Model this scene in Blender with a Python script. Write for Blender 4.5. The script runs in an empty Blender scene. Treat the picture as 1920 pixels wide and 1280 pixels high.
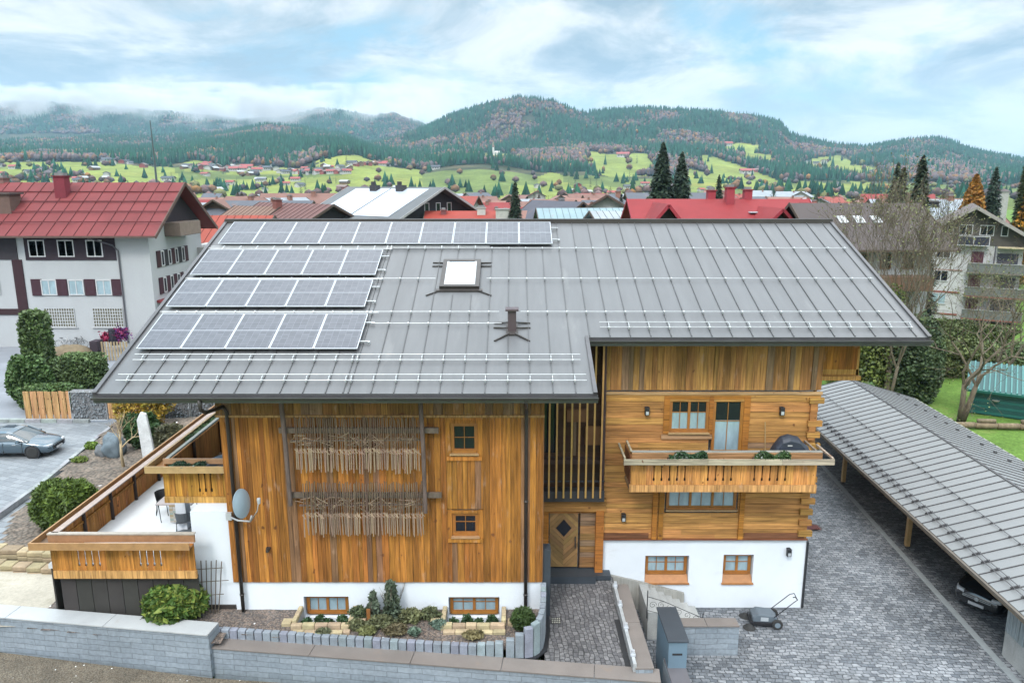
import bpy, math, random
import numpy as np
from mathutils import Vector, Matrix
R=math.radians
random.seed(7); rng=np.random.default_rng(7)
sc=bpy.context.scene; COL=sc.collection
# ---------------------------------------------------------------- camera, world, sun
CH=15.57; FPX=1380.0; PIT=math.atan((640-345)/FPX)
cam=bpy.data.objects.new('camera',bpy.data.cameras.new('camera')); COL.objects.link(cam)
cam.location=(0,0,CH); cam.rotation_euler=(R(90)-PIT,0,0)
cam.data.sensor_width=36; cam.data.lens=36*FPX/1920; cam.data.clip_start=.1; cam.data.clip_end=30000
sc.camera=cam
sc.render.resolution_x=1024; sc.render.resolution_y=682
sc.render.engine='CYCLES'
sc.view_settings.view_transform='Standard'; sc.view_settings.look='None'
sc.view_settings.exposure=0.8; sc.view_settings.gamma=1
SUN_EL,SUN_AZ=R(48),R(205)      # azimuth clockwise from +Y (behind camera, slightly left)
w=bpy.data.worlds.new('World'); sc.world=w; w.use_nodes=True
def make_world():
    nt=w.node_tree; N=nt.nodes; L=nt.links; N.clear()
    def nd(t,**k):
        n=N.new(t)
        for a,b in k.items(): setattr(n,a,b)
        return n
    def math_(op,a,b=None,clamp=False):
        n=nd('ShaderNodeMath',operation=op,use_clamp=clamp)
        for i,v in enumerate((a,b)):
            if v is None: continue
            if isinstance(v,(int,float)): n.inputs[i].default_value=v
            else: L.new(v,n.inputs[i])
        return n.outputs[0]
    tc=nd('ShaderNodeTexCoord'); sep=nd('ShaderNodeSeparateXYZ'); L.new(tc.outputs['Generated'],sep.inputs[0])
    z=sep.outputs['Z']
    zz=math_('ADD',math_('MAXIMUM',z,0.0),0.26)
    cx=math_('DIVIDE',sep.outputs['X'],zz); cy=math_('DIVIDE',sep.outputs['Y'],zz)
    cmb=nd('ShaderNodeCombineXYZ'); L.new(cx,cmb.inputs[0]); L.new(cy,cmb.inputs[1])
    def noise(vec,scale,detail,rough,off=(0,0,0),dist=0.0):
        mp=nd('ShaderNodeMapping'); mp.inputs['Location'].default_value=off; L.new(vec,mp.inputs['Vector'])
        n=nd('ShaderNodeTexNoise'); n.inputs['Scale'].default_value=scale; n.inputs['Detail'].default_value=detail
        n.inputs['Roughness'].default_value=rough; n.inputs['Distortion'].default_value=dist
        L.new(mp.outputs[0],n.inputs['Vector']); return n.outputs['Fac']
    big=noise(cmb.outputs[0],1.05,8,0.58,(2.3,7.1,0),.5)
    small=noise(cmb.outputs[0],2.6,9,0.62,(5.3,1.2,0),.4)
    def ramp(fac,st):
        r=nd('ShaderNodeValToRGB'); e=r.color_ramp.elements
        e[0].position,e[0].color=st[0][0],(*st[0][1],1); e[1].position,e[1].color=st[-1][0],(*st[-1][1],1)
        for p,c in st[1:-1]:
            k=e.new(p); k.color=(*c,1)
        L.new(fac,r.inputs[0]); return r
    mixf=math_('ADD',math_('MULTIPLY',big,.68),math_('MULTIPLY',small,.34))
    mask=ramp(mixf,[(.37,(0,0,0)),(.475,(1,1,1))]).outputs['Color']
    tint=ramp(noise(cmb.outputs[0],2.0,9,.6,(9,3,4),.5),[(.37,(.40,.52,.62)),(.46,(.62,.71,.77)),(.54,(.97,.99,1.)),(.64,(1.15,1.14,1.12))]).outputs['Color']
    sky=nd('ShaderNodeTexSky'); sky.sky_type='NISHITA'; sky.sun_disc=False; sky.sun_elevation=SUN_EL; sky.sun_rotation=SUN_AZ
    sky.air_density=1.0; sky.dust_density=.6
    # thin veil over the blue: nishita lifted by bright high haze
    veil=nd('ShaderNodeMixRGB'); veil.inputs[0].default_value=.85; L.new(sky.outputs[0],veil.inputs[1]); veil.inputs[2].default_value=(1.9,3.5,4.5,1)
    cl=nd('ShaderNodeMixRGB',blend_type='MULTIPLY'); cl.inputs[0].default_value=1; cl.inputs[2].default_value=(5.3,5.35,5.4,1); L.new(tint,cl.inputs[1])
    mx=nd('ShaderNodeMixRGB'); L.new(mask,mx.inputs[0]); L.new(veil.outputs[0],mx.inputs[1]); L.new(cl.outputs[0],mx.inputs[2])
    # low fog bank near the horizon
    hz=ramp(z,[(.02,(1,1,1)),(.15,(0,0,0))]); hz.color_ramp.interpolation='EASE'
    hm=nd('ShaderNodeMixRGB'); L.new(math_('MULTIPLY',hz.outputs['Color'],.6),hm.inputs[0]); L.new(mx.outputs[0],hm.inputs[1]); hm.inputs[2].default_value=(4.15,4.5,4.8,1)
    # overcast sky is brightest high up and towards the hidden sun
    g=math_('ADD',1.0,math_('MULTIPLY',math_('MAXIMUM',math_('SUBTRACT',z,.22),0.0),6.6))
    bk=math_('MULTIPLY',math_('MAXIMUM',math_('MULTIPLY',sep.outputs['Y'],-1.0),0.0),.75)
    g=math_('ADD',g,bk)
    vm=nd('ShaderNodeVectorMath',operation='SCALE'); L.new(hm.outputs[0],vm.inputs[0]); L.new(g,vm.inputs['Scale'])
    bg=nd('ShaderNodeBackground'); bg.inputs['Strength'].default_value=.1; L.new(vm.outputs[0],bg.inputs['Color'])
    out=nd('ShaderNodeOutputWorld'); L.new(bg.outputs[0],out.inputs['Surface'])
make_world()
sd=bpy.data.lights.new('sun','SUN'); sd.energy=1.5; sd.angle=R(14); sd.color=(1,.96,.90)
sun=bpy.data.objects.new('sun',sd); COL.objects.link(sun)
d=Vector((math.sin(SUN_AZ)*math.cos(SUN_EL),math.cos(SUN_AZ)*math.cos(SUN_EL),math.sin(SUN_EL)))
sun.rotation_euler=d.to_track_quat('Z','Y').to_euler(); sun.location=(0,-20,60)

# ---------------------------------------------------------------- helpers
SP,CP=math.sin(PIT),math.cos(PIT)
def ray(x,y):
    u=(x-960)/FPX; v=(640-y)/FPX
    return u,CP+v*SP,-SP+v*CP
def at(x,y,Y=None,Z=None):
    a,b,c=ray(x,y); t=Y/b if Y is not None else (Z-CH)/c
    return Vector((a*t,b*t,CH+c*t))
def elev(y):
    a,b,c=ray(960,y); return c/b
WM={}
def tag(o,label=None,cat=None,group=None,kind=None):
    if label: o['label']=label
    if cat: o['category']=cat
    if group: o['group']=group
    if kind: o['kind']=kind
    return o
def thing(name,loc,label,cat,group=None,rz=0.0):
    o=bpy.data.objects.new(name,None); COL.objects.link(o); o.location=loc; o.rotation_euler=(0,0,rz); o.empty_display_size=.3
    tag(o,label,cat,group); WM[o.name]=Matrix.Translation(Vector(loc))@Matrix.Rotation(rz,4,'Z'); return o
def link(name,me,mat,parent=None,wm=None):
    o=bpy.data.objects.new(name,me); COL.objects.link(o)
    if mat is not None: me.materials.append(mat)
    if parent is not None:
        o.parent=parent; WM[o.name]=WM[parent.name]
    else: WM[o.name]=Matrix.Identity(4)
    return o
def np_mesh(name,V,F,C,mat,parent=None,smooth=False,world=True,mats=None):
    """V (n,3), F list of arrays (m,k), C list of per-face colour arrays (m,3) or None"""
    V=np.asarray(V,dtype=np.float64)
    if parent is not None and world:
        M=np.array(WM[parent.name].inverted()); V=V@M[:3,:3].T+M[:3,3]
    me=bpy.data.meshes.new(name)
    me.vertices.add(len(V)); me.vertices.foreach_set('co',V.astype(np.float32).ravel())
    lt=np.concatenate([np.full(len(f),f.shape[1],dtype=np.int32) for f in F])
    li=np.concatenate([f.ravel() for f in F]).astype(np.int32)
    me.loops.add(len(li)); me.loops.foreach_set('vertex_index',li)
    me.polygons.add(len(lt)); ls=np.zeros(len(lt),dtype=np.int32); ls[1:]=np.cumsum(lt)[:-1]
    me.polygons.foreach_set('loop_start',ls)
    if smooth: me.polygons.foreach_set('use_smooth',np.ones(len(lt),dtype=bool))
    me.update(calc_edges=True)
    if C is not None:
        c=np.concatenate(C) if isinstance(C,list) else C
        cc=np.repeat(c,lt,axis=0); cc=np.concatenate([cc,np.ones((len(cc),1))],1)
        a=me.color_attributes.new('Col','FLOAT_COLOR','CORNER'); a.data.foreach_set('color',cc.astype(np.float32).ravel())
    return link(name,me,mat,parent)
class MB:
    def __init__(s): s.v=[]; s.f=[]; s.c=[]; s.col=(1,1,1)
    def face(s,pts,col=None):
        b=len(s.v); s.v+= [tuple(p) for p in pts]; s.f.append(tuple(range(b,b+len(pts)))); s.c.append(col or s.col)
    def box(s,x0,x1,y0,y1,z0,z1,col=None,M=None):
        P=[Vector(p) for p in ((x0,y0,z0),(x1,y0,z0),(x1,y1,z0),(x0,y1,z0),(x0,y0,z1),(x1,y0,z1),(x1,y1,z1),(x0,y1,z1))]
        if M is not None: P=[M@p for p in P]
        b=len(s.v); s.v+=[tuple(p) for p in P]
        for q in ((0,3,2,1),(4,5,6,7),(0,1,5,4),(1,2,6,5),(2,3,7,6),(3,0,4,7)):
            s.f.append(tuple(b+i for i in q)); s.c.append(col or s.col)
        return s
    def prism(s,poly,axis,a,b_,col=None,M=None):
        """poly = list of 2D pts in the other two axes, extruded along axis from a to b_"""
        def mk(p,t):
            q={'x':(t,p[0],p[1]),'y':(p[0],t,p[1]),'z':(p[0],p[1],t)}[axis]; q=Vector(q)
            return tuple(M@q) if M is not None else tuple(q)
        n=len(poly); b=len(s.v); s.v+=[mk(p,a) for p in poly]+[mk(p,b_) for p in poly]
        s.f.append(tuple(b+i for i in range(n))[::-1]); s.c.append(col or s.col)
        s.f.append(tuple(b+n+i for i in range(n))); s.c.append(col or s.col)
        for i in range(n):
            j=(i+1)%n; s.f.append((b+i,b+j,b+n+j,b+n+i)); s.c.append(col or s.col)
        return s
    def tube(s,pts,r,n=8,col=None,cap=True):
        pts=[Vector(p) for p in pts]; rr=r if isinstance(r,(list,tuple)) else [r]*len(pts)
        b=len(s.v); up=Vector((0,0,1)); prev=None
        for i,p in enumerate(pts):
            t=(pts[min(i+1,len(pts)-1)]-pts[max(i-1,0)]).normalized()
            if prev is None:
                a=t.cross(up); a=a if a.length>.1 else t.cross(Vector((1,0,0)))
            else: a=prev-t*prev.dot(t)
            a.normalize(); prev=a; c=t.cross(a)
            for k in range(n):
                th=2*math.pi*k/n; s.v.append(tuple(p+(a*math.cos(th)+c*math.sin(th))*rr[i]))
        for i in range(len(pts)-1):
            for k in range(n):
                k2=(k+1)%n; s.f.append((b+i*n+k,b+i*n+k2,b+(i+1)*n+k2,b+(i+1)*n+k)); s.c.append(col or s.col)
        if cap:
            s.f.append(tuple(b+k for k in range(n))[::-1]); s.c.append(col or s.col)
            e=b+(len(pts)-1)*n; s.f.append(tuple(e+k for k in range(n))); s.c.append(col or s.col)
        return s
    def lathe(s,prof,c,n=16,col=None,M=None):
        b=len(s.v); c=Vector(c)
        for r,z in prof:
            for k in range(n):
                th=2*math.pi*k/n; p=Vector((r*math.cos(th),r*math.sin(th),z))
                if M is not None: p=M@p
                s.v.append(tuple(c+p))
        for i in range(len(prof)-1):
            for k in range(n):
                k2=(k+1)%n; s.f.append((b+i*n+k,b+i*n+k2,b+(i+1)*n+k2,b+(i+1)*n+k)); s.c.append(col or s.col)
        for i,q in ((0,-1),(len(prof)-1,1)):
            if prof[i][0]>1e-4:
                f=tuple(b+i*n+k for k in range(n)); s.f.append(f if q>0 else f[::-1]); s.c.append(col or s.col)
        return s
    def bar(s,p,q,w,h=None,col=None,up=(0,0,1)):
        """box along p-q, width w (horizontal), height h"""
        p=Vector(p); q=Vector(q); h=h or w; t=(q-p); L_=t.length; t.normalize(); u=Vector(up)
        a=t.cross(u)
        if a.length<.01: a=t.cross(Vector((1,0,0)))
        a.normalize(); u=a.cross(t)
        M=Matrix(((t.x,a.x,u.x,p.x),(t.y,a.y,u.y,p.y),(t.z,a.z,u.z,p.z),(0,0,0,1)))
        return s.box(0,L_,-w/2,w/2,-h/2,h/2,col,M)
    def build(s,name,mat,parent=None,world=True,smooth=False,bevel=0):
        V=[Vector(p) for p in s.v]
        if parent is not None and world:
            I=WM[parent.name].inverted(); V=[I@p for p in V]
        me=bpy.data.meshes.new(name); me.from_pydata([tuple(p) for p in V],[],s.f); me.update()
        cc=[]
        for f,c in zip(s.f,s.c): cc+= [c[0],c[1],c[2],1.0]*len(f)
        a=me.color_attributes.new('Col','FLOAT_COLOR','CORNER'); a.data.foreach_set('color',cc)
        if smooth: me.polygons.foreach_set('use_smooth',[True]*len(s.f))
        o=link(name,me,mat,parent)
        if bevel:
            m=o.modifiers.new('bevel','BEVEL'); m.width=bevel; m.segments=2; m.limit_method='ANGLE'; m.angle_limit=R(40)
        return o
KIDS={}
def copy_tree(o,loc=None,rz=None,label=None,group=None,parent=None):
    c=o.copy(); COL.objects.link(c); c.parent=parent
    if loc is not None: c.location=loc
    if rz is not None: c.rotation_euler=(0,0,rz)
    if label: c['label']=label
    if group: c['group']=group
    WM[c.name]=Matrix.Translation(Vector(c.location))@Matrix.Rotation(c.rotation_euler[2],4,'Z')
    for ch in list(o.children): copy_tree(ch,parent=c)
    return c
# ---------------------------------------------------------------- materials
def mat(name,base=(.5,.5,.5),rough=.7,metal=0.0,attr=False,noise=None,grain=None,bump=0.0,bscale=None,stain=None,spec=None,coat=0.0,fine=None,knots=None):
    """noise=(scale,amount) grain=((sx,sy,sz),amount) stain=(scale,colour,threshold,amount)"""
    m=bpy.data.materials.new(name); m.use_nodes=True; nt=m.node_tree; N=nt.nodes; L=nt.links
    bs=N['Principled BSDF']; bs.inputs['Roughness'].default_value=rough; bs.inputs['Metallic'].default_value=metal
    if spec is not None: bs.inputs['Specular IOR Level'].default_value=spec
    if coat: bs.inputs['Coat Weight'].default_value=coat
    tc=N.new('ShaderNodeTexCoord'); cur=None
    if attr:
        a=N.new('ShaderNodeAttribute'); a.attribute_name='Col'
        mm=N.new('ShaderNodeMixRGB'); mm.blend_type='MULTIPLY'; mm.inputs[0].default_value=1; mm.inputs[2].default_value=(*base,1)
        L.new(a.outputs['Color'],mm.inputs[1]); cur=mm.outputs[0]
    else:
        r=N.new('ShaderNodeRGB'); r.outputs[0].default_value=(*base,1); cur=r.outputs[0]
    hgt=None
    def nz(scale,det=6,vec=None,rough=.6):
        n=N.new('ShaderNodeTexNoise'); n.inputs['Detail'].default_value=det; n.inputs['Roughness'].default_value=rough
        mp=N.new('ShaderNodeMapping'); mp.inputs['Scale'].default_value=scale if isinstance(scale,tuple) else (scale,)*3
        n.inputs['Scale'].default_value=1; L.new(tc.outputs['Object'],mp.inputs[0]); L.new(mp.outputs[0],n.inputs['Vector']); return n.outputs['Fac']
    def vary(cur,fac,amt):
        mr=N.new('ShaderNodeMapRange'); mr.inputs[1].default_value=.3; mr.inputs[2].default_value=.7; mr.inputs[3].default_value=1-amt; mr.inputs[4].default_value=1+amt
        L.new(fac,mr.inputs[0]); vm=N.new('ShaderNodeVectorMath'); vm.operation='SCALE'; L.new(cur,vm.inputs[0]); L.new(mr.outputs[0],vm.inputs['Scale']); return vm.outputs[0]
    if noise: f=nz(noise[0]); cur=vary(cur,f,noise[1]); hgt=f
    if fine: f=nz(fine[0],3); cur=vary(cur,f,fine[1]); hgt=f
    if grain: f=nz(grain[0],5); cur=vary(cur,f,grain[1]); hgt=f
    if stain:
        f=nz(stain[0],8,rough=.65); mr=N.new('ShaderNodeMapRange'); mr.inputs[1].default_value=stain[2]; mr.inputs[2].default_value=stain[2]+.12; mr.inputs[4].default_value=stain[3]
        L.new(f,mr.inputs[0]); mx=N.new('ShaderNodeMixRGB'); L.new(mr.outputs[0],mx.inputs[0]); L.new(cur,mx.inputs[1]); mx.inputs[2].default_value=(*stain[1],1); cur=mx.outputs[0]
    if knots:
        f=nz((5.5,5.5,4.2),1,rough=.4); mr=N.new('ShaderNodeMapRange'); mr.inputs[1].default_value=.73; mr.inputs[2].default_value=.78; mr.inputs[4].default_value=.8
        L.new(f,mr.inputs[0]); mx=N.new('ShaderNodeMixRGB'); L.new(mr.outputs[0],mx.inputs[0]); L.new(cur,mx.inputs[1]); mx.inputs[2].default_value=(.09,.03,.012,1); cur=mx.outputs[0]
    L.new(cur,bs.inputs['Base Color'])
    if bump:
        if bscale: hgt=nz(bscale,4)
        if hgt is not None:
            b=N.new('ShaderNodeBump'); b.inputs['Strength'].default_value=min(1,bump); b.inputs['Distance'].default_value=.02*max(1,bump); L.new(hgt,b.inputs['Height']); L.new(b.outputs[0],bs.inputs['Normal'])
    return m
def paver_mat(name,c1,c2,mortar,scale,bw,bh,rot=0,offset=.5,msize=.03,big=.25,wob=.10):
    m=bpy.data.materials.new(name); m.use_nodes=True; nt=m.node_tree; N=nt.nodes; L=nt.links; bs=N['Principled BSDF']; bs.inputs['Roughness'].default_value=.7
    tc=N.new('ShaderNodeTexCoord'); mp=N.new('ShaderNodeMapping'); mp.inputs['Rotation'].default_value=(0,0,rot) if not isinstance(rot,tuple) else rot; L.new(tc.outputs['Object'],mp.inputs[0])
    nv=N.new('ShaderNodeTexNoise'); nv.inputs['Scale'].default_value=2.1; L.new(mp.outputs[0],nv.inputs['Vector'])
    ad=N.new('ShaderNodeMixRGB'); ad.blend_type='ADD'; ad.inputs[0].default_value=wob; L.new(mp.outputs[0],ad.inputs[1]); L.new(nv.outputs['Color'],ad.inputs[2])
    br=N.new('ShaderNodeTexBrick'); br.offset=offset; br.inputs['Scale'].default_value=scale; br.inputs['Brick Width'].default_value=bw; br.inputs['Row Height'].default_value=bh
    br.inputs['Mortar Size'].default_value=msize; br.inputs['Mortar Smooth'].default_value=.3; br.inputs['Bias'].default_value=0
    br.inputs['Color1'].default_value=(*c1,1); br.inputs['Color2'].default_value=(*c2,1); br.inputs['Mortar'].default_value=(*mortar,1); L.new(ad.outputs[0],br.inputs['Vector'])
    n=N.new('ShaderNodeTexNoise'); n.inputs['Scale'].default_value=.45; n.inputs['Detail'].default_value=7; L.new(tc.outputs['Object'],n.inputs['Vector'])
    n2=N.new('ShaderNodeTexNoise'); n2.inputs['Scale'].default_value=9; n2.inputs['Detail'].default_value=4; L.new(tc.outputs['Object'],n2.inputs['Vector'])
    a=N.new('ShaderNodeMath'); a.operation='ADD'; L.new(n.outputs['Fac'],a.inputs[0]); L.new(n2.outputs['Fac'],a.inputs[1])
    mr=N.new('ShaderNodeMapRange'); mr.inputs[1].default_value=.7; mr.inputs[2].default_value=1.3; mr.inputs[3].default_value=1-big*1.6; mr.inputs[4].default_value=1+big*1.6; L.new(a.outputs[0],mr.inputs[0])
    vm=N.new('ShaderNodeVectorMath'); vm.operation='SCALE'; L.new(br.outputs['Color'],vm.inputs[0]); L.new(mr.outputs[0],vm.inputs['Scale']); L.new(vm.outputs[0],bs.inputs['Base Color'])
    inv=N.new('ShaderNodeMath'); inv.operation='SUBTRACT'; inv.inputs[0].default_value=1; L.new(br.outputs['Fac'],inv.inputs[1])
    b=N.new('ShaderNodeBump'); b.inputs['Strength'].default_value=.7; b.inputs['Distance'].default_value=.02; L.new(inv.outputs[0],b.inputs['Height']); L.new(b.outputs[0],bs.inputs['Normal'])
    return m
def gravel_mat(name,cols,scale,bumpd=.03,rough=.9):
    m=bpy.data.materials.new(name); m.use_nodes=True; nt=m.node_tree; N=nt.nodes; L=nt.links; bs=N['Principled BSDF']; bs.inputs['Roughness'].default_value=rough
    tc=N.new('ShaderNodeTexCoord'); v=N.new('ShaderNodeTexVoronoi'); v.inputs['Scale'].default_value=scale; L.new(tc.outputs['Object'],v.inputs['Vector'])
    sp=N.new('ShaderNodeSeparateColor'); L.new(v.outputs['Color'],sp.inputs[0])
    r=N.new('ShaderNodeValToRGB'); r.color_ramp.interpolation='LINEAR'; e=r.color_ramp.elements
    for i,c in enumerate(cols):
        p=i/(len(cols)-1)
        k=e[0] if i==0 else (e[1] if i==len(cols)-1 else e.new(p)); k.position=p; k.color=(*c,1)
    L.new(sp.outputs[0],r.inputs[0])
    n=N.new('ShaderNodeTexNoise'); n.inputs['Scale'].default_value=1.3; n.inputs['Detail'].default_value=6; L.new(tc.outputs['Object'],n.inputs['Vector'])
    mr=N.new('ShaderNodeMapRange'); mr.inputs[1].default_value=.3; mr.inputs[2].default_value=.7; mr.inputs[3].default_value=.7; mr.inputs[4].default_value=1.3; L.new(n.outputs['Fac'],mr.inputs[0])
    mr2=N.new('ShaderNodeMapRange'); mr2.inputs[1].default_value=.35; mr2.inputs[2].default_value=.75; mr2.inputs[3].default_value=1.; mr2.inputs[4].default_value=.45; L.new(v.outputs['Distance'],mr2.inputs[0])
    mu=N.new('ShaderNodeMath'); mu.operation='MULTIPLY'; L.new(mr.outputs[0],mu.inputs[0]); L.new(mr2.outputs[0],mu.inputs[1])
    vm=N.new('ShaderNodeVectorMath'); vm.operation='SCALE'; L.new(r.outputs[0],vm.inputs[0]); L.new(mu.outputs[0],vm.inputs['Scale']); L.new(vm.outputs[0],bs.inputs['Base Color'])
    b=N.new('ShaderNodeBump'); b.invert=True; b.inputs['Strength'].default_value=.8; b.inputs['Distance'].default_value=bumpd; L.new(v.outputs['Distance'],b.inputs['Height']); L.new(b.outputs[0],bs.inputs['Normal'])
    return m
M={}
M['woodv']=mat('wood_vertical',rough=.8,spec=.25,knots=1,attr=True,grain=((18,18,.9),.5),noise=((2.2,2.2,.5),.22),stain=((4,4,1.4),(.40,.27,.20),.60,.5),bump=.5)
M['woodh']=mat('wood_horizontal',rough=.8,spec=.25,knots=1,attr=True,grain=((.9,16,24),.5),noise=((.7,2,4),.22),stain=((1.3,3,6),(.20,.10,.045),.60,.7),bump=.5)
M['woodfine']=mat('wood_joinery',rough=.5,attr=True,grain=((5,5,5),.16))
M['plaster']=mat('white_plaster',(.575,.61,.655),.9,noise=(.7,.05),fine=(30,.03),stain=((.9,.9,2.2),(.46,.47,.47),.60,.35),bump=.25)
M['plaster2']=mat('old_plaster',rough=.9,attr=True,noise=((.5,.5,.2),.045),fine=(9,.02),bump=.15)
M['roof']=mat('coated_roof_sheet',(.086,.087,.090),.42,.1,attr=True,noise=((1.6,.22,.22),.10),fine=((5,.8,.8),.05),stain=((1.2,.3,.3),(.15,.15,.148),.60,.45),bump=.12,bscale=((.9,.35,.35)))
M['darkmetal']=mat('dark_brown_metal',(.055,.048,.045),.45,.5,noise=(2,.15))
M['gutter']=mat('gutter_metal',(.085,.082,.085),.42,.5,noise=(2,.15))
M['galv']=mat('galvanised_pipe',(.38,.395,.405),.45,.3,noise=(8,.12))
M['alu']=mat('aluminium_frame',(.46,.48,.51),.45,.4)
M['dark']=mat('dark_void',(.02,.02,.022),.9)
M['black']=mat('black_metal',(.018,.019,.022),.5,.2)
M['anth']=mat('anthracite_sheet',(.045,.055,.068),.45,.3,noise=(3,.1))
M['rubber']=mat('rubber',(.02,.02,.02),.85)
M['coping']=mat('coping_slab',(.150,.130,.118),.7,noise=(.9,.12),fine=(50,.05),stain=(1.6,(.20,.14,.10),.60,.5),bump=.2)
M['stone']=mat('cut_stone',(.185,.20,.215),.8,attr=True,noise=(2.5,.22),fine=(30,.12),bump=.6)
M['sandst']=mat('sandstone',(.36,.295,.20),.85,attr=True,noise=(3,.25),fine=(28,.12),bump=.7)
M['bark']=mat('bark',(.115,.095,.072),.9,attr=True,noise=((6,6,2),.35),bump=.8)
M['leaf']=mat('foliage',rough=.65,attr=True,noise=(1.5,.25),spec=.35)
M['concrete']=mat('concrete',(.30,.305,.30),.85,noise=(1.1,.16),fine=(20,.08),stain=((3,3,.6),(.20,.20,.19),.6,.6),bump=.3)
M['paint']=mat('painted',rough=.45,attr=True,noise=(3,.06))
M['matte']=mat('matte_finish',rough=.85,attr=True,noise=(2.5,.14))
def glass_mat(name,c,rough=.06,sc_=(1.2,1.2,1.2)):
    return mat(name,c,rough,0,noise=(sc_,.25),spec=.8)
M['pale']=glass_mat('curtained_pane',(.23,.31,.35),.15,(3,3,1))
M['paneb']=mat('dark_pane',(.010,.012,.018),.08,spec=.35)
M['carpaint_b']=mat('car_paint_blue_grey',(.055,.085,.11),.25,.4,coat=1.0)
M['carpaint_k']=mat('car_paint_black',(.010,.012,.015),.22,.3,coat=1.0)
M['carglass']=mat('car_glass',(.035,.045,.05),.05,spec=.9)
# ---------------------------------------------------------------- terrain
def lat(seed):
    g=np.random.default_rng(seed).random((256,256))
    def f(x,y):
        xi=np.floor(x).astype(int); yi=np.floor(y).astype(int); fx=x-xi; fy=y-yi; fx=fx*fx*(3-2*fx); fy=fy*fy*(3-2*fy)
        a=g[xi%256,yi%256]; b=g[(xi+1)%256,yi%256]; c=g[xi%256,(yi+1)%256]; d_=g[(xi+1)%256,(yi+1)%256]
        return a*(1-fx)*(1-fy)+b*fx*(1-fy)+c*(1-fx)*fy+d_*fx*fy
    return f
def fbm(x,y,seed,oct_=4):
    s=0;a=1;tot=0
    for i in range(oct_):
        s=s+a*lat(seed+i)(x*2**i+37*i,y*2**i+11*i); tot+=a; a*=.5
    return s/tot
def curve(pts):
    P=[ray(x,y) for x,y in pts]; t=np.array([a/b for a,b,c in P]); e=np.array([c/b for a,b,c in P]); o=np.argsort(t); return t[o],e[o]
CURVES=[
 (620,[(-900,377),(0,377),(960,380),(1920,377),(2900,377)]),
 (1000,[(-900,345),(0,340),(200,341),(350,350),(450,362),(640,360),(760,352),(850,358),(950,362),(1050,362),(1200,358),(1350,352),(1500,358),(1700,364),(1920,366),(2900,360)]),
 (1500,[(-900,300),(0,303),(60,301),(200,303),(300,309),(360,302),(420,316),(560,315),(600,296),(650,290),(700,303),(790,321),(830,312),(900,306),(960,312),(1010,322),(1040,322),(1100,322),(1200,330),(1310,330),(1440,338),(1560,338),(1700,340),(1920,344),(2900,330)]),
 (2150,[(-900,270),(0,290),(100,292),(200,290),(330,286),(400,272),(480,264),(560,268),(650,272),(700,288),(760,292),(850,286),(920,290),(1000,288),(1100,283),(1160,280),(1300,285),(1400,290),(1500,300),(1600,308),(1750,312),(1920,326),(2900,300)]),
 (3000,[(-900,240),(0,270),(200,262),(300,262),(400,258),(500,242),(560,246),(640,258),(690,276),(740,264),(800,243),(850,219),(900,203),(940,191),(970,187),(1000,189),(1040,195),(1070,208),(1085,216),(1100,217),(1130,213),(1200,208),(1260,209),(1310,213),(1370,217),(1430,225),(1463,233),(1480,256),(1510,264),(1560,275),(1620,283),(1650,278),(1700,268),(1750,265),(1780,268),(1810,282),(1850,292),(1900,302),(1920,306),(2200,290),(2900,280)]),
 (3350,[(-900,260),(0,300),(400,290),(500,275),(640,285),(700,300),(800,275),(900,235),(970,220),(1040,228),(1100,250),(1260,245),(1430,260),(1480,290),(1700,300),(1920,330),(2900,320)]),
 (4700,[(-900,190),(0,196),(100,199),(200,204),(290,214),(370,219),(450,231),(520,227),(600,209),(660,215),(700,222),(740,216),(790,238),(860,270),(960,300),(1920,330),(2900,310)]),
 (5400,[(-900,230),(0,240),(200,245),(600,255),(800,280),(960,325),(2900,335)]),
 (9000,[(-900,330),(960,340),(2900,340)]),
]
CY=np.array([420.]+[c[0] for c in CURVES]); CT=[curve(c[1]) for c in CURVES]
def terr_z(t,Y):
    t=np.asarray(t,float); Y=np.asarray(Y,float)
    E=[np.full_like(t,-CH/CY[0]+.0)]+[np.interp(t,a,b) for a,b in CT]
    Z=[CH+e*y for e,y in zip(E,CY)]; Z=np.stack(Z,-1)
    k=np.clip(np.searchsorted(CY,Y)-1,0,len(CY)-2)
    f=np.clip((Y-CY[k])/(CY[k+1]-CY[k]),0,1)
    z0=np.take_along_axis(Z,k[...,None],-1)[...,0]; z1=np.take_along_axis(Z,(k+1)[...,None],-1)[...,0]
    g=f*f*(3-2*f)*.45+f*.55
    z=z0+(z1-z0)*g
    X=t*Y; amp=np.clip((Y-900)/1500,0,1)*np.clip(Y,0,5000)/1411.
    edge=np.sin(np.pi*f)
    z=z+(fbm(X/150.,Y/150.,3,4)-.5)*amp*13*(.15+edge*.85)
    return z
def proj(X,Y,Z):
    z=Z-CH; dd=Y*CP-z*SP
    return 960+FPX*X/dd, 640-FPX*(Y*SP+z*CP)/dd
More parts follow.
